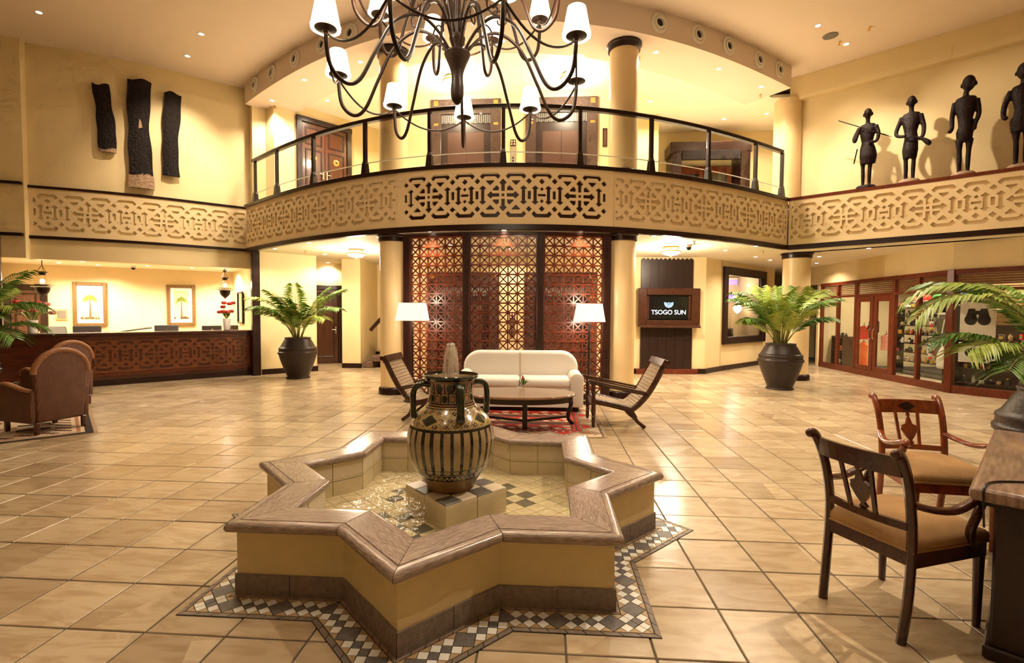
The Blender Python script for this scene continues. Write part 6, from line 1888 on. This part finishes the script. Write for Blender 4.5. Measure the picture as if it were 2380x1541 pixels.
flat('rug_cream', 205, 180, 150, 0.95); flat('rug_red', 178, 42, 24, 0.95); flat('rug_brown', 92, 48, 34, 0.95); flat('rug_black', 40, 26, 24, 0.95); flat('rug_tan', 160, 112, 82, 0.95)
RM = ['rug_cream', 'rug_red', 'rug_brown', 'rug_black', 'rug_tan']
def kilim(i, j, nx, ny):
    e = min(i, j, nx - 1 - i, ny - 1 - j)
    if e < 9:
        a = j if (i < 9 or i >= nx - 9) else i
        tri = abs((a % 12) - 6) + 1
        if e in (0, 8): return 3 if a % 3 else 0
        if tri == e: return 3
        if e > tri + 1: return 1 if (a // 12) % 2 else 4
        return 0
    if e < 13: return 1 if e % 2 else 2
    row = (j - 13) % 15; u = (i - 13) % 10
    if row < 2: return 0 if (u + row) % 5 < 3 else 3
    if row < 8: return 0 if abs(u - 5) / 5 + abs(row - 5) / 3 < 0.55 else 1
    if row < 12: return 2 if (u + row) % 7 else 1
    return 3 if row < 13 else 4
rug('kilim_rug', 2.5, 2.15, (-0.51, 7.12, 0.002), 0.0, 'red and cream patterned kilim under the sofa and coffee table', RM, kilim, 0.03)
def kilim2(i, j, nx, ny):
    e = min(i, j, nx - 1 - i, ny - 1 - j)
    if e < 2: return 3
    if e < 5: return 4 if e == 3 else 0
    if e < 9: return 2 if (i + j) % 5 < 2 else 0
    return [0, 4, 3, 0, 0, 2][(j // 3) % 6] if (i // 4 + j // 3) % 3 else 0
rug('flatweave_rug', 2.0, 2.6, (-7.24, 5.92, 0.002), 0.81, 'cream and black flatwoven rug under the wicker armchairs', RM, kilim2, 0.04)

# ---- sofa
sf_ = thing('sofa', 'white two-seat sofa with rounded back in front of the lattice screen', 'sofa', (-0.40, 7.98, 0), 0.02)
bk = rounded(1.90, 0.90, 0.27, 8, 0.22)
bev(MB().slab([(x, 0.14, z) for (x, z) in bk], (0, 1, 0.0), 0.24).obj('backrest', 'sofa', sf_), 0.07, 4)
MB().beam((0, 0.128, 0.50), (0, 0.128, 0.88), 0.006, 0.01, (0, 1, 0)).obj('back_seam', 'c_tan', sf_)
bev(MB().box((0, -0.08, 0.27), (1.66, 0.66, 0.24)).obj('seat_base', 'sofa', sf_), 0.03)
for s_ in (-1, 1):
    bev(MB().box((s_ * 0.405, -0.12, 0.435), (0.80, 0.62, 0.15)).obj('seat_cushion', 'sofa', sf_), 0.06, 4)
    ar = []
    for i in range(9):
        a = pi * i / 8; ar.append((s_ * 0.885 + 0.105 * cos(a), 0.52 + 0.085 * sin(a)))
    ar += [(s_ * 0.885 - 0.095, 0.08), (s_ * 0.885 + 0.095, 0.08)]
    bev(MB().slab([(x, -0.45, z) for (x, z) in ar], (0, 1, 0), 0.70).obj('arm', 'sofa', sf_), 0.018, 2)
    for y in (-0.38, 0.30):
        MB().rbox((s_ * 0.88, y, 0.045), (0.07, 0.07, 0.07), 0.006).obj('foot', 'dark_wood', sf_)
MB().box((0, -0.40, 0.12), (1.66, 0.03, 0.09)).obj('front_valance', 'sofa', sf_)

# ---- coffee table
ct = thing('coffee_table', 'oval dark timber coffee table on curved legs in front of the sofa', 'table', (-0.37, 6.45, 0))
def oval(rx, ry, n=48): return [(rx * cos(2 * pi * i / n), ry * sin(2 * pi * i / n)) for i in range(n)]
mat('coffee_top', (0.30, 0.17, 0.10), 0.14, col2=(0.22, 0.11, 0.06), scale=5, stretch=(1, 10, 1), coat=0.5)
b = MB(); n_ = 48
rings = [(0.97, 0.452), (1.0, 0.462), (1.0, 0.478), (0.985, 0.485)]
vs = [(0.78 * k * cos(2 * pi * i / n_), 0.43 * k * sin(2 * pi * i / n_), z) for (k, z) in rings for i in range(n_)]
fs = [(j * n_ + i, j * n_ + (i + 1) % n_, (j + 1) * n_ + (i + 1) % n_, (j + 1) * n_ + i) for j in range(3) for i in range(n_)] + [tuple(range(n_)), tuple(3 * n_ + i for i in range(n_))]
b.add(vs, fs).obj('top', 'coffee_top', ct, 30)
MB().prism(oval(0.74, 0.395), 0.385, 0.452).obj('apron', 'dark_wood', ct, 30)
MB().rbox((0.115, -0.05, 0.21), (0.065, 0.065, 0.42), 0.008).obj('leg', 'dark_wood', ct)
for s_ in (-1, 1):
    for y in (0.30,):
        MB().tube(smooth_path([(s_ * 0.66, y, 0.40), (s_ * 0.73, y, 0.30), (s_ * 0.70, y, 0.17), (s_ * 0.695, y, 0.08), (s_ * 0.76, y, 0.015)], 5), [0.034] * 6 + [0.028] * 8 + [0.022] * 7, 10).obj('leg', 'dark_wood', ct, 50)
MB().beam((0.115, -0.05, 0.12), (0.69, 0.28, 0.12), 0.03, 0.03).obj('stretcher', 'dark_wood', ct); MB().beam((0.115, -0.05, 0.12), (-0.69, 0.28, 0.12), 0.03, 0.03).obj('stretcher', 'dark_wood', ct)
t = thing('bud_vase', 'tiny glass vase with a red flower on the coffee table', 'flower vase', (-0.285, 6.42, 0.486))
MB().lathe(smooth_path([(0.025, 0), (0.03, 0.02), (0.022, 0.05), (0.014, 0.075), (0.022, 0.10)], 3), 14).obj('vase', 'lantern_glass', t, 50)
for i in range(9):
    a = i * 0.7; r = 0.05 + 0.03 * (i % 3)
    MB().add([(0, 0, 0.09), (r * 0.6 * cos(a + 0.25), r * 0.6 * sin(a + 0.25), 0.15), (r * cos(a), r * sin(a), 0.17 + 0.01 * (i % 4)), (r * 0.6 * cos(a - 0.25), r * 0.6 * sin(a - 0.25), 0.15)], [(0, 1, 2, 3)]).obj('leaf', 'leaf', t)
MB().ball((0, 0, 0.19), 0.018, 8, 6, (0.8, 0.8, 2.0)).obj('blossom', 'petal_red', t, 60)

# ---- planter's chairs
def planter_chair(loc, rz, label):
    t = thing('planter_chair', label, 'armchair', loc, rz)
    W2 = 0.29
    for s_ in (-1, 1):
        y = s_ * W2
        rail = smooth_path([(-0.38, y, 0.36), (-0.15, y, 0.315), (0.07, y, 0.262), (0.16, y, 0.275), (0.32, y, 0.44), (0.44, y, 0.64), (0.545, y, 0.86)], 5)
        MB().tube(rail, [(0.038, 0.022)] * len(rail), 8).obj('side_rail', 'teak', t, 45)
        MB().tube(smooth_path([(0.10, y, 0.25), (0.15, y, 0.17), (0.20, y, 0.09), (0.30, y, 0.012)], 5), [(0.034, 0.024)] * 8 + [(0.024, 0.022)] * 8, 8).obj('rear_leg', 'teak', t, 45)
        MB().lathe([(0.016, 0), (0.022, 0.03), (0.026, 0.12), (0.020, 0.13), (0.030, 0.15), (0.020, 0.17), (0.030, 0.20), (0.030, 0.40), (0.022, 0.42), (0.030, 0.45), (0.024, 0.54), (0.026, 0.60)], 12, (-0.385, y, 0)).obj('front_leg', 'teak', t, 40)
        MB().beam((-0.46, y, 0.635), (0.34, y, 0.47), 0.075, 0.026).obj('arm', 'teak', t)
        MB().beam((-0.44, y * 0.93, 0.60), (0.30, y * 0.93, 0.447), 0.05, 0.02).obj('folding_leg_rest', 'teak', t)
    hd = smooth_path([(0.52, 0, 0.83), (0.555, 0, 0.875), (0.60, 0, 0.87)], 4)
    MB().beam((0.545, -W2 - 0.03, 0.865), (0.545, W2 + 0.03, 0.865), 0.07, 0.09, (0.45, 0, 0.9)).obj('head_rail', 'teak', t)
    MB().tube([(0.585, -W2 - 0.03, 0.878), (0.585, W2 + 0.03, 0.878)], 0.032, 12).obj('head_roll', 'teak', t, 45)
    MB().beam((-0.38, -W2, 0.33), (-0.38, W2, 0.33), 0.03, 0.07).obj('front_rail', 'teak', t)
    sheet = smooth_path([(-0.36, 0.372), (-0.14, 0.33), (0.05, 0.285), (0.14, 0.295), (0.29, 0.44), (0.41, 0.64), (0.52, 0.84)], 5)
    b = MB(); m_ = len(sheet)
    vs = [(x, y, z) for (x, z) in sheet for y in (-W2 + 0.015, W2 - 0.015)] + [(x + 0.004, y, z - 0.012) for (x, z) in sheet for y in (-W2 + 0.015, W2 - 0.015)]
    fs = [(2 * i, 2 * i + 1, 2 * i + 3, 2 * i + 2) for i in range(m_ - 1)] + [(2 * m_ + 2 * i, 2 * m_ + 2 * i + 2, 2 * m_ + 2 * i + 3, 2 * m_ + 2 * i + 1) for i in range(m_ - 1)]
    b.add(vs, fs).obj('cane_seat', 'cane', t, 60)
    rb = MB()
    for i in range(0, m_):
        x, z = sheet[i]; rb.tube([(x, -W2 + 0.02, z + 0.004), (x, W2 - 0.02, z + 0.004)], 0.005, 6)
    rb.obj('cane_ribs', 'cane', t, 60)
    return t
planter_chair((1.02, 6.89, 0), 0.05, "low planter's chair with cane seat to the right of the coffee table")
planter_chair((-1.68, 7.05, 0), pi - 0.06, "low planter's chair with cane seat left of the sofa, half behind the vase")

# ---- floor lamps
def floor_lamp(x, y, label):
    t = thing('floor_lamp', label, 'floor lamp', (x, y, 0))
    MB().lathe([(0.15, 0), (0.15, 0.02), (0.03, 0.04), (0.018, 0.08)], 24).obj('base', 'black', t, 40)
    MB().tube([(0, 0, 0.06), (0, 0, 1.45)], 0.017, 10).obj('pole', 'black', t, 40)
    b = MB(); a0, a1, h0, h1 = (0.255, 0.16), (0.205, 0.13), 1.385, 1.685
    vs = []
    for (w_, d, z) in ((*a0, h0), (*a1, h1)):
        for (i, j) in ((-1, -1), (1, -1), (1, 1), (-1, 1)): vs.append((i * w_, j * d, z))
    b.add(vs, [(0, 1, 5, 4), (1, 2, 6, 5), (2, 3, 7, 6), (3, 0, 4, 7)]).obj('lamp_shade', 'lamp_shade_lit', t)
    MB().ball((0, 0, 1.50), 0.035, 10, 8).obj('bulb', 'bulb', t, 60)
    point((0, 0, 1.75), 16, WARM2, 0.10, t); point((0, 0, 1.34), 16, WARM2, 0.10, t)
    return t
floor_lamp(-2.26, 8.30, 'floor lamp with a white tapered shade in front of the left column')
floor_lamp(0.735, 8.36, 'floor lamp with a white tapered shade to the right of the sofa')

# ================================================================== WICKER CHAIRS ON THE LEFT
def wicker_chair(loc, rz, label):
    """faces local +X"""
    t = thing('wicker_armchair', label, 'armchair', loc, rz)
    out = []
    for i in range(21):
        a = pi * i / 20; out.append((0.29 * cos(a), 0.74 + 0.28 * sin(a)))
    out += [(-0.25, 0.14), (0.25, 0.14)]
    b = MB().slab([(-0.30 + (z - 0.14) * -0.06, y, z) for (y, z) in out], (1, 0, 0), 0.075)
    bev(b.obj('backrest', 'wicker', t), 0.03, 3)
    arc = [(-0.275 + (z - 0.14) * -0.06, y, z) for (y, z) in out[:21]]
    MB().tube(arc, 0.034, 10).obj('back_roll', 'wicker_trim', t, 60)
    for s_ in (-1, 1):
        pr = [(-0.28, 0.14), (0.30, 0.14), (0.31, 0.56), (0.20, 0.60), (0.0, 0.565), (-0.20, 0.51), (-0.30, 0.54)]
        bev(MB().slab([(x, s_ * 0.285 - 0.03, z) for (x, z) in pr], (0, 1, 0), 0.06).obj('side', 'wicker', t), 0.012, 2)
        MB().tube(smooth_path([(-0.27, s_ * 0.285, 0.53), (-0.12, s_ * 0.29, 0.545), (0.05, s_ * 0.30, 0.585), (0.20, s_ * 0.30, 0.61), (0.31, s_ * 0.29, 0.575), (0.32, s_ * 0.285, 0.50)], 5), [(0.022, 0.042)] * 26, 10).obj('arm', 'wicker_trim', t, 60)
        for x in (-0.28, 0.285):
            MB().rbox((x, s_ * 0.25, 0.075), (0.05, 0.05, 0.15), 0.008).obj('leg', 'chair_wood', t)
    bev(MB().box((0.02, 0, 0.25), (0.54, 0.52, 0.24)).obj('seat', 'wicker', t), 0.015, 2)
    bev(MB().box((0.04, 0, 0.42), (0.48, 0.48, 0.11)).obj('cushion', 'cushion_red', t), 0.04, 3)
    return t
wf = atan2(0.24, -0.97)
wicker_chair((-6.36, 5.86, 0.012), wf, 'near brown wicker armchair with a rounded back seen from behind')
wicker_chair((-7.72, 7.32, 0.012), wf, 'far brown wicker armchair partly hidden behind the near one')
t = thing('lounge_table', 'small dark side table at the left picture edge', 'table', (-7.55, 6.02, 0.012), 0.2)
MB().rbox((0, 0, 0.50), (0.62, 0.62, 0.04), 0.01).obj('top', 'black_gloss', t)
for i in (-1, 1):
    for j in (-1, 1): MB().rbox((i * 0.26, j * 0.26, 0.24), (0.06, 0.06, 0.48), 0.005).obj('leg', 'dark_wood', t)
MB().rbox((0, 0, 0.16), (0.54, 0.54, 0.025), 0.005).obj('shelf', 'dark_wood', t)
t = thing('cup_and_saucer', 'white cup and saucer on the side table at the left edge', 'cup', (-7.36, 6.0, 0.533))
MB().lathe([(0.03, 0), (0.07, 0.008), (0.072, 0.012), (0.0005, 0.01)], 20, (0, 0, 0), False).obj('saucer', 'paper', t, 40); MB().lathe([(0.022, 0.012), (0.036, 0.03), (0.042, 0.075), (0.038, 0.075), (0.03, 0.03)], 18).obj('cup', 'paper', t, 40); MB().torus((0.05, 0, 0.045), 0.018, 0.005, 12, 6, 0, 'Y').obj('handle', 'paper', t, 40)
t = thing('table_flower', 'small orange flower posy on the side table at the left edge', 'flower vase', (-7.48, 6.16, 0.533))
MB().lathe([(0.03, 0), (0.035, 0.06), (0.03, 0.08)], 14).obj('vase', 'black', t, 40)
for i in range(7):
    a = i * 0.9; p1 = (0.06 * cos(a), 0.06 * sin(a), 0.14 + 0.03 * (i % 3))
    MB().tube([(0, 0, 0.06), p1], 0.003, 5).obj('stem', 'leaf', t); MB().ball(p1, 0.025, 8, 6, (1, 1, 1.5)).obj('blossom', 'c_orange' if i % 2 else 'petal_red', t, 60)

# ================================================================== POTTED PALMS
POT = smooth_path([(0.24, 0), (0.262, 0.012), (0.255, 0.03), (0.235, 0.045), (0.29, 0.18), (0.375, 0.42), (0.408, 0.545), (0.425, 0.56), (0.428, 0.60), (0.412, 0.615), (0.405, 0.66), (0.412, 0.675), (0.405, 0.70), (0.375, 0.725), (0.36, 0.75), (0.30, 0.86), (0.275, 0.90), (0.285, 0.92), (0.28, 0.935), (0.25, 0.93), (0.24, 0.88)], 3)
pot_me = MB().lathe(POT, 44, (0, 0, 0), True).mesh('pot', 'pot', 50)
soil_me = MB().lathe([(0.25, 0.885), (0.0005, 0.895)], 28, (0, 0, 0), False).mesh('soil', 'soil', 50)
def frond(parent, rnd, az, L, rise, droop, m, base, leaf=0.30, n=24, curl=0.0, shift=(0, 0)):
    """arching feather leaf: rachis plus paired leaflets"""
    b = MB(); pts = []
    d = Vector((cos(az), sin(az), 0)); p = Vector((shift[0], shift[1], base)); ang = rise
    st = L / 26
    for i in range(27):
        pts.append(p.copy())
        a = rise - droop * (i / 26) ** 1.6
        p = p + (d * cos(a) + Vector((0, 0, sin(a)))) * st
    b.tube(pts, [0.009 * (1 - 0.8 * i / 26) + 0.0015 for i in range(27)], 6, 1)
    sd0 = Vector((-sin(az), cos(az), 0))
    for k in range(n):
        t = 0.30 + 0.70 * (k + 0.5) / n
        i = min(25, int(t * 26)); q = pts[i].lerp(pts[i + 1], t * 26 - i); tg = (pts[i + 1] - pts[i]).normalized()
        ll = leaf * (0.45 + 0.75 * sin(pi * (0.12 + 0.80 * (t - 0.30) / 0.70))) * rnd.uniform(0.85, 1.1)
        for s_ in (-1, 1):
            sd = (sd0 * s_ * 0.86 + tg * 0.62 + Vector((0, 0, 0.12 + rnd.uniform(-0.08, 0.08)))).normalized()
            tip = q + sd * ll + Vector((0, 0, -0.42 * ll * (0.5 + t * 0.6))); mid_ = q + sd * ll * 0.5 + Vector((0, 0, -0.06 * ll))
            wv = tg * 0.019
            up_ = Vector((0, 0, -0.006))
            b.add([q, mid_ + wv, tip, mid_ - wv, mid_ + up_], [(0, 4, 1), (1, 4, 2), (2, 4, 3), (3, 4, 0)], 0)
    b.obj('frond', [m, 'cane_stem'], parent)
def potted_palm(loc, seed, label, fr, sc=1.0, leaf=0.30):
    t = thing('potted_palm', label, 'potted palm', loc)
    put('pot', pot_me, t); put('soil', soil_me, t)
    rnd = random.Random(seed)
    for i in range(7):
        a = i * 0.9; MB().tube([(0.09 * cos(a), 0.09 * sin(a), 0.87), (0.12 * cos(a), 0.12 * sin(a), 1.05), (0.16 * cos(a), 0.16 * sin(a), 1.25)], [0.016, 0.013, 0.009], 8).obj('cane', 'cane_stem', t, 50)
    for (az, L, rise, droop) in fr:
        frond(t, rnd, radians(az), L * sc, radians(rise), radians(droop), 'leaf_light' if rnd.random() < 0.5 else 'leaf', 0.90, leaf, 32, 0, (0.08 * cos(radians(az)), 0.08 * sin(radians(az))))
    return t
potted_palm((4.82, 10.45, 0), 5, 'tall areca palm in a big dark pot beside the right column',
    [(185, 1.55, 80, 85), (170, 1.40, 76, 80), (205, 1.4, 70, 80), (10, 1.55, 80, 85), (350, 1.45, 74, 80), (25, 1.7, 74, 75), (120, 1.4, 84, 50), (60, 1.45, 82, 55), (270, 1.4, 80, 60), (300, 1.3, 72, 75), (240, 1.3, 72, 70),
     (95, 1.25, 86, 30), (330, 1.1, 62, 80), (200, 1.05, 62, 80), (150, 1.3, 76, 60), (40, 1.3, 72, 70), (280, 1.0, 70, 60), (0, 0.9, 60, 60), (180, 0.85, 58, 60), (250, 0.95, 66, 50)], 1.0, 0.34)
potted_palm((-5.68, 11.0, 0), 8, 'areca palm in a dark pot against the cream wall on the left',
    [(215, 1.45, 76, 85), (225, 1.3, 70, 90), (205, 1.25, 68, 85), (5, 1.55, 70, 55), (345, 1.4, 62, 80), (330, 1.2, 58, 90), (290, 1.35, 82, 40), (20, 1.35, 80, 45), (240, 1.3, 80, 55), (270, 1.25, 78, 70), (255, 1.1, 70, 80), (300, 1.2, 72, 75), (10, 1.1, 80, 45), (220, 1.0, 66, 70), (280, 0.9, 70, 50), (310, 0.85, 66, 60)], 1.0, 0.30)
potted_palm((-8.86, 6.92, 0), 12, 'areca palm in a dark pot at the left picture edge',
    [(0, 1.5, 76, 100), (20, 1.7, 70, 100), (340, 1.5, 66, 100), (310, 1.5, 72, 90), (45, 1.5, 76, 90), (0, 1.2, 50, 100), (330, 1.2, 48, 100), (60, 1.3, 56, 95), (180, 1.6, 74, 80), (220, 1.5, 70, 90), (140, 1.5, 72, 90), (270, 1.4, 70, 90), (90, 1.5, 80, 60), (20, 1.9, 80, 60)], 0.80, 0.32)
potted_palm((4.22, 4.28, 0), 21, 'areca palm at the right picture edge with long fronds arching over the shop front',
    [(168, 1.55, 84, 150), (150, 1.60, 88, 140), (120, 1.5, 80, 100), (185, 0.95, 60, 100), (205, 0.9, 54, 105), (160, 1.0, 62, 95), (90, 1.5, 76, 90), (60, 1.5, 72, 90), (0, 1.6, 70, 90), (320, 1.5, 70, 90), (280, 1.3, 66, 90), (30, 1.5, 74, 80)], 1.0, 0.30)

# ================================================================== WRITING TABLE AND ARMCHAIRS, RIGHT FOREGROUND
tb = thing('writing_table', 'dark timber desk with a thick rounded top in the right foreground', 'desk', (1.86, 2.27, 0), atan2(0.729, 0.684))
bev(MB().box((0.80, -1.0, 0.752), (1.62, 2.0, 0.062)).obj('top', 'table_top', tb), 0.026, 4)
MB().box((0.80, -1.0, 0.712), (1.54, 1.92, 0.022)).obj('under_top', 'dark_wood', tb)
MB().rbox((0.78, -1.0, 0.35), (1.36, 1.84, 0.70), 0.01).obj('pedestal', 'panel_wood', tb)
MB().rbox((0.78, -1.0, 0.03), (1.40, 1.88, 0.06), 0.008).obj('plinth', 'dark_wood', tb)
t = thing('power_cable', 'thin black cable lying across the desk and over its edge', 'cable', (1.86, 2.27, 0), atan2(0.729, 0.684))
MB().tube(smooth_path([(-0.02, -0.055, 0.62), (-0.022, -0.05, 0.74), (0.01, -0.05, 0.789), (0.14, -0.08, 0.788), (0.26, -0.22, 0.788), (0.30, -0.45, 0.788), (0.33, -0.9, 0.788)], 6), 0.0045, 6).obj('wire', 'black', t, 60)

def desk_chair(loc, rz, label, wood):
    """open armchair facing local +X: raked back with an urn splat, scrolled arms, upholstered seat"""
    t = thing('open_armchair', label, 'armchair', loc, rz)
    for s_ in (-1, 1):
        y = s_ * 0.205
        pts = smooth_path([(-0.278, y * 0.97, 0.0), (-0.252, y, 0.20), (-0.238, y, 0.42), (-0.245, y, 0.58), (-0.285, y * 1.02, 0.76), (-0.345, y * 1.04, 0.885), (-0.385, y * 1.05, 0.905)], 5)
        MB().tube(pts, [(0.026, 0.020)] * (len(pts) - 4) + [(0.024, 0.020), (0.024, 0.02), (0.022, 0.02), (0.02, 0.02)], 8).obj('back_leg', wood, t, 45)
        MB().ball((-0.385, y * 1.05, 0.902), 0.024, 10, 8, (1, 0.9, 1)).obj('scroll', wood, t, 60)
        MB().tube([(0.215, s_ * 0.225, 0.0), (0.215, s_ * 0.225, 0.38)], [(0.017, 0.017), (0.025, 0.025)], 8).obj('front_leg', wood, t, 45)
        arm_ = smooth_path([(-0.25, s_ * 0.21, 0.655), (-0.16, s_ * 0.245, 0.632), (-0.05, s_ * 0.265, 0.625), (0.07, s_ * 0.268, 0.652), (0.15, s_ * 0.262, 0.675), (0.175, s_ * 0.258, 0.650)], 5)
        MB().tube(arm_, [(0.017, 0.024)] * len(arm_), 8).obj('arm', wood, t, 45)
        sup = smooth_path([(0.155, s_ * 0.262, 0.650), (0.115, s_ * 0.262, 0.58), (0.095, s_ * 0.25, 0.50), (0.14, s_ * 0.235, 0.42), (0.16, s_ * 0.23, 0.38)], 5)
        MB().tube(sup, [(0.020, 0.020)] * len(sup), 8).obj('arm_support', wood, t, 45)
        MB().beam((-0.24, s_ * 0.215, 0.395), (0.225, s_ * 0.235, 0.395), 0.028, 0.065).obj('seat_rail', wood, t)
    MB().beam((0.225, -0.24, 0.395), (0.225, 0.24, 0.395), 0.028, 0.065).obj('seat_rail', wood, t)
    MB().beam((-0.24, -0.21, 0.395), (-0.24, 0.21, 0.395), 0.028, 0.065).obj('seat_rail', wood, t)
    def rail_(x, z, hgt, bow, name, th=0.022):
        b = MB(); n_ = 10; vs = []
        for i in range(n_ + 1):
            u = -1 + 2 * i / n_; y = u * 0.205; dx = -bow * (1 - u * u)
            for (ox, oz) in ((-th / 2, -hgt / 2), (th / 2, -hgt / 2), (th / 2 - 0.024 * (hgt > 0.06), hgt / 2), (-th / 2 - 0.024 * (hgt > 0.06), hgt / 2)):
                vs.append((x + dx + ox, y, z + oz))
        fs = [(i * 4 + k, i * 4 + (k + 1) % 4, i * 4 + 4 + (k + 1) % 4, i * 4 + 4 + k) for i in range(n_) for k in range(4)] + [(0, 1, 2, 3), (n_ * 4 + 3, n_ * 4 + 2, n_ * 4 + 1, n_ * 4)]
        return b.add(vs, fs).obj(name, wood, t)
    rail_(-0.315, 0.835, 0.095, 0.035, 'top_rail')
    rail_(-0.245, 0.545, 0.036, 0.03, 'lower_rail')
    for s_ in (-1, 1):
        MB().beam((-0.275, s_ * 0.062, 0.56), (-0.338, s_ * 0.075, 0.79), 0.018, 0.014, (1, 0, 0)).obj('slat', wood, t)
    urn = [(0.008, 0.0), (0.022, 0.012), (0.008, 0.03), (0.03, 0.06), (0.05, 0.10), (0.052, 0.118), (0.045, 0.12), (0.05, 0.135), (0.022, 0.148), (0.012, 0.185), (0.006, 0.20), (0.012, 0.215), (0.004, 0.23)]
    poly = [(u, z) for (u, z) in urn] + [(-u, z) for (u, z) in reversed(urn)]
    b = MB().slab([(-0.272 - z * 0.26, u, 0.56 + z) for (u, z) in poly], (1, 0, 0.26), 0.016)
    b.obj('urn_splat', wood, t)
    dm = [(0, 0.035), (0.06, 0), (0, -0.035), (-0.06, 0)]
    MB().slab([(-0.335 - dz * 0.25, dy, 0.838 + dz) for (dy, dz) in dm], (1, 0, 0.25), 0.003).obj('diamond_inlay', 'dark_wood', t)
    # seat: domed upholstery with piping
    b = MB(); n_ = 12; vs = []; hw = lambda x: 0.205 + 0.03 * (x + 0.24) / 0.47
    for i in range(n_ + 1):
        for j in range(n_ + 1):
            u, v = -1 + 2 * i / n_, -1 + 2 * j / n_
            x = -0.005 + 0.235 * u; y = hw(x) * v
            e = max(abs(u), abs(v)); dome = 0.045 * (1 - u ** 4) * (1 - v ** 4)
            z = 0.500 + dome - (0.012 if e > 0.99 else 0)
            vs.append((x, y, z))
    fs = [(i * (n_ + 1) + j, (i + 1) * (n_ + 1) + j, (i + 1) * (n_ + 1) + j + 1, i * (n_ + 1) + j + 1) for i in range(n_) for j in range(n_)]
    ring = [i * (n_ + 1) for i in range(n_ + 1)] + [n_ * (n_ + 1) + j for j in range(1, n_ + 1)] + [i * (n_ + 1) + n_ for i in range(n_ - 1, -1, -1)] + [j for j in range(n_ - 1, 0, -1)]
    m_ = len(ring); last = ring
    for (k_, z_) in ((1.05, 0.475), (1.065, 0.455), (1.05, 0.435), (1.0, 0.422)):
        k0 = len(vs); cur = []
        for i in ring:
            cur.append(len(vs)); vs.append((vs[i][0] * k_, vs[i][1] * k_, z_))
        fs += [(last[q], last[(q + 1) % m_], cur[(q + 1) % m_], cur[q]) for q in range(m_)]
        last = cur
    b.add(vs, fs); seat = b.obj('seat', 'seat_fabric', t, 70)
    pp = [(vs[i][0] * 1.05, vs[i][1] * 1.05, 0.432) for i in ring]; pp.append(pp[0])
    MB().tube(pp, 0.007, 6).obj('piping', 'seat_fabric', seat, 60)
    return t
mat('chair_wood_dark', (0.075, 0.018, 0.009), 0.22, col2=(0.035, 0.009, 0.006), scale=7, stretch=(3, 3, 2), coat=0.5)
mat('chair_wood_red', (0.30, 0.058, 0.012), 0.2, col2=(0.14, 0.024, 0.008), scale=7, stretch=(3, 3, 2), coat=0.5)
desk_chair((1.846, 2.651, 0), atan2(0.385, 0.923), 'dark open armchair with tan seat, nearer of the two at the desk', 'chair_wood_dark')
desk_chair((2.702, 3.585, 0), atan2(-0.99, -0.12), 'reddish open armchair with tan seat, farther of the two at the desk', 'chair_wood_red')
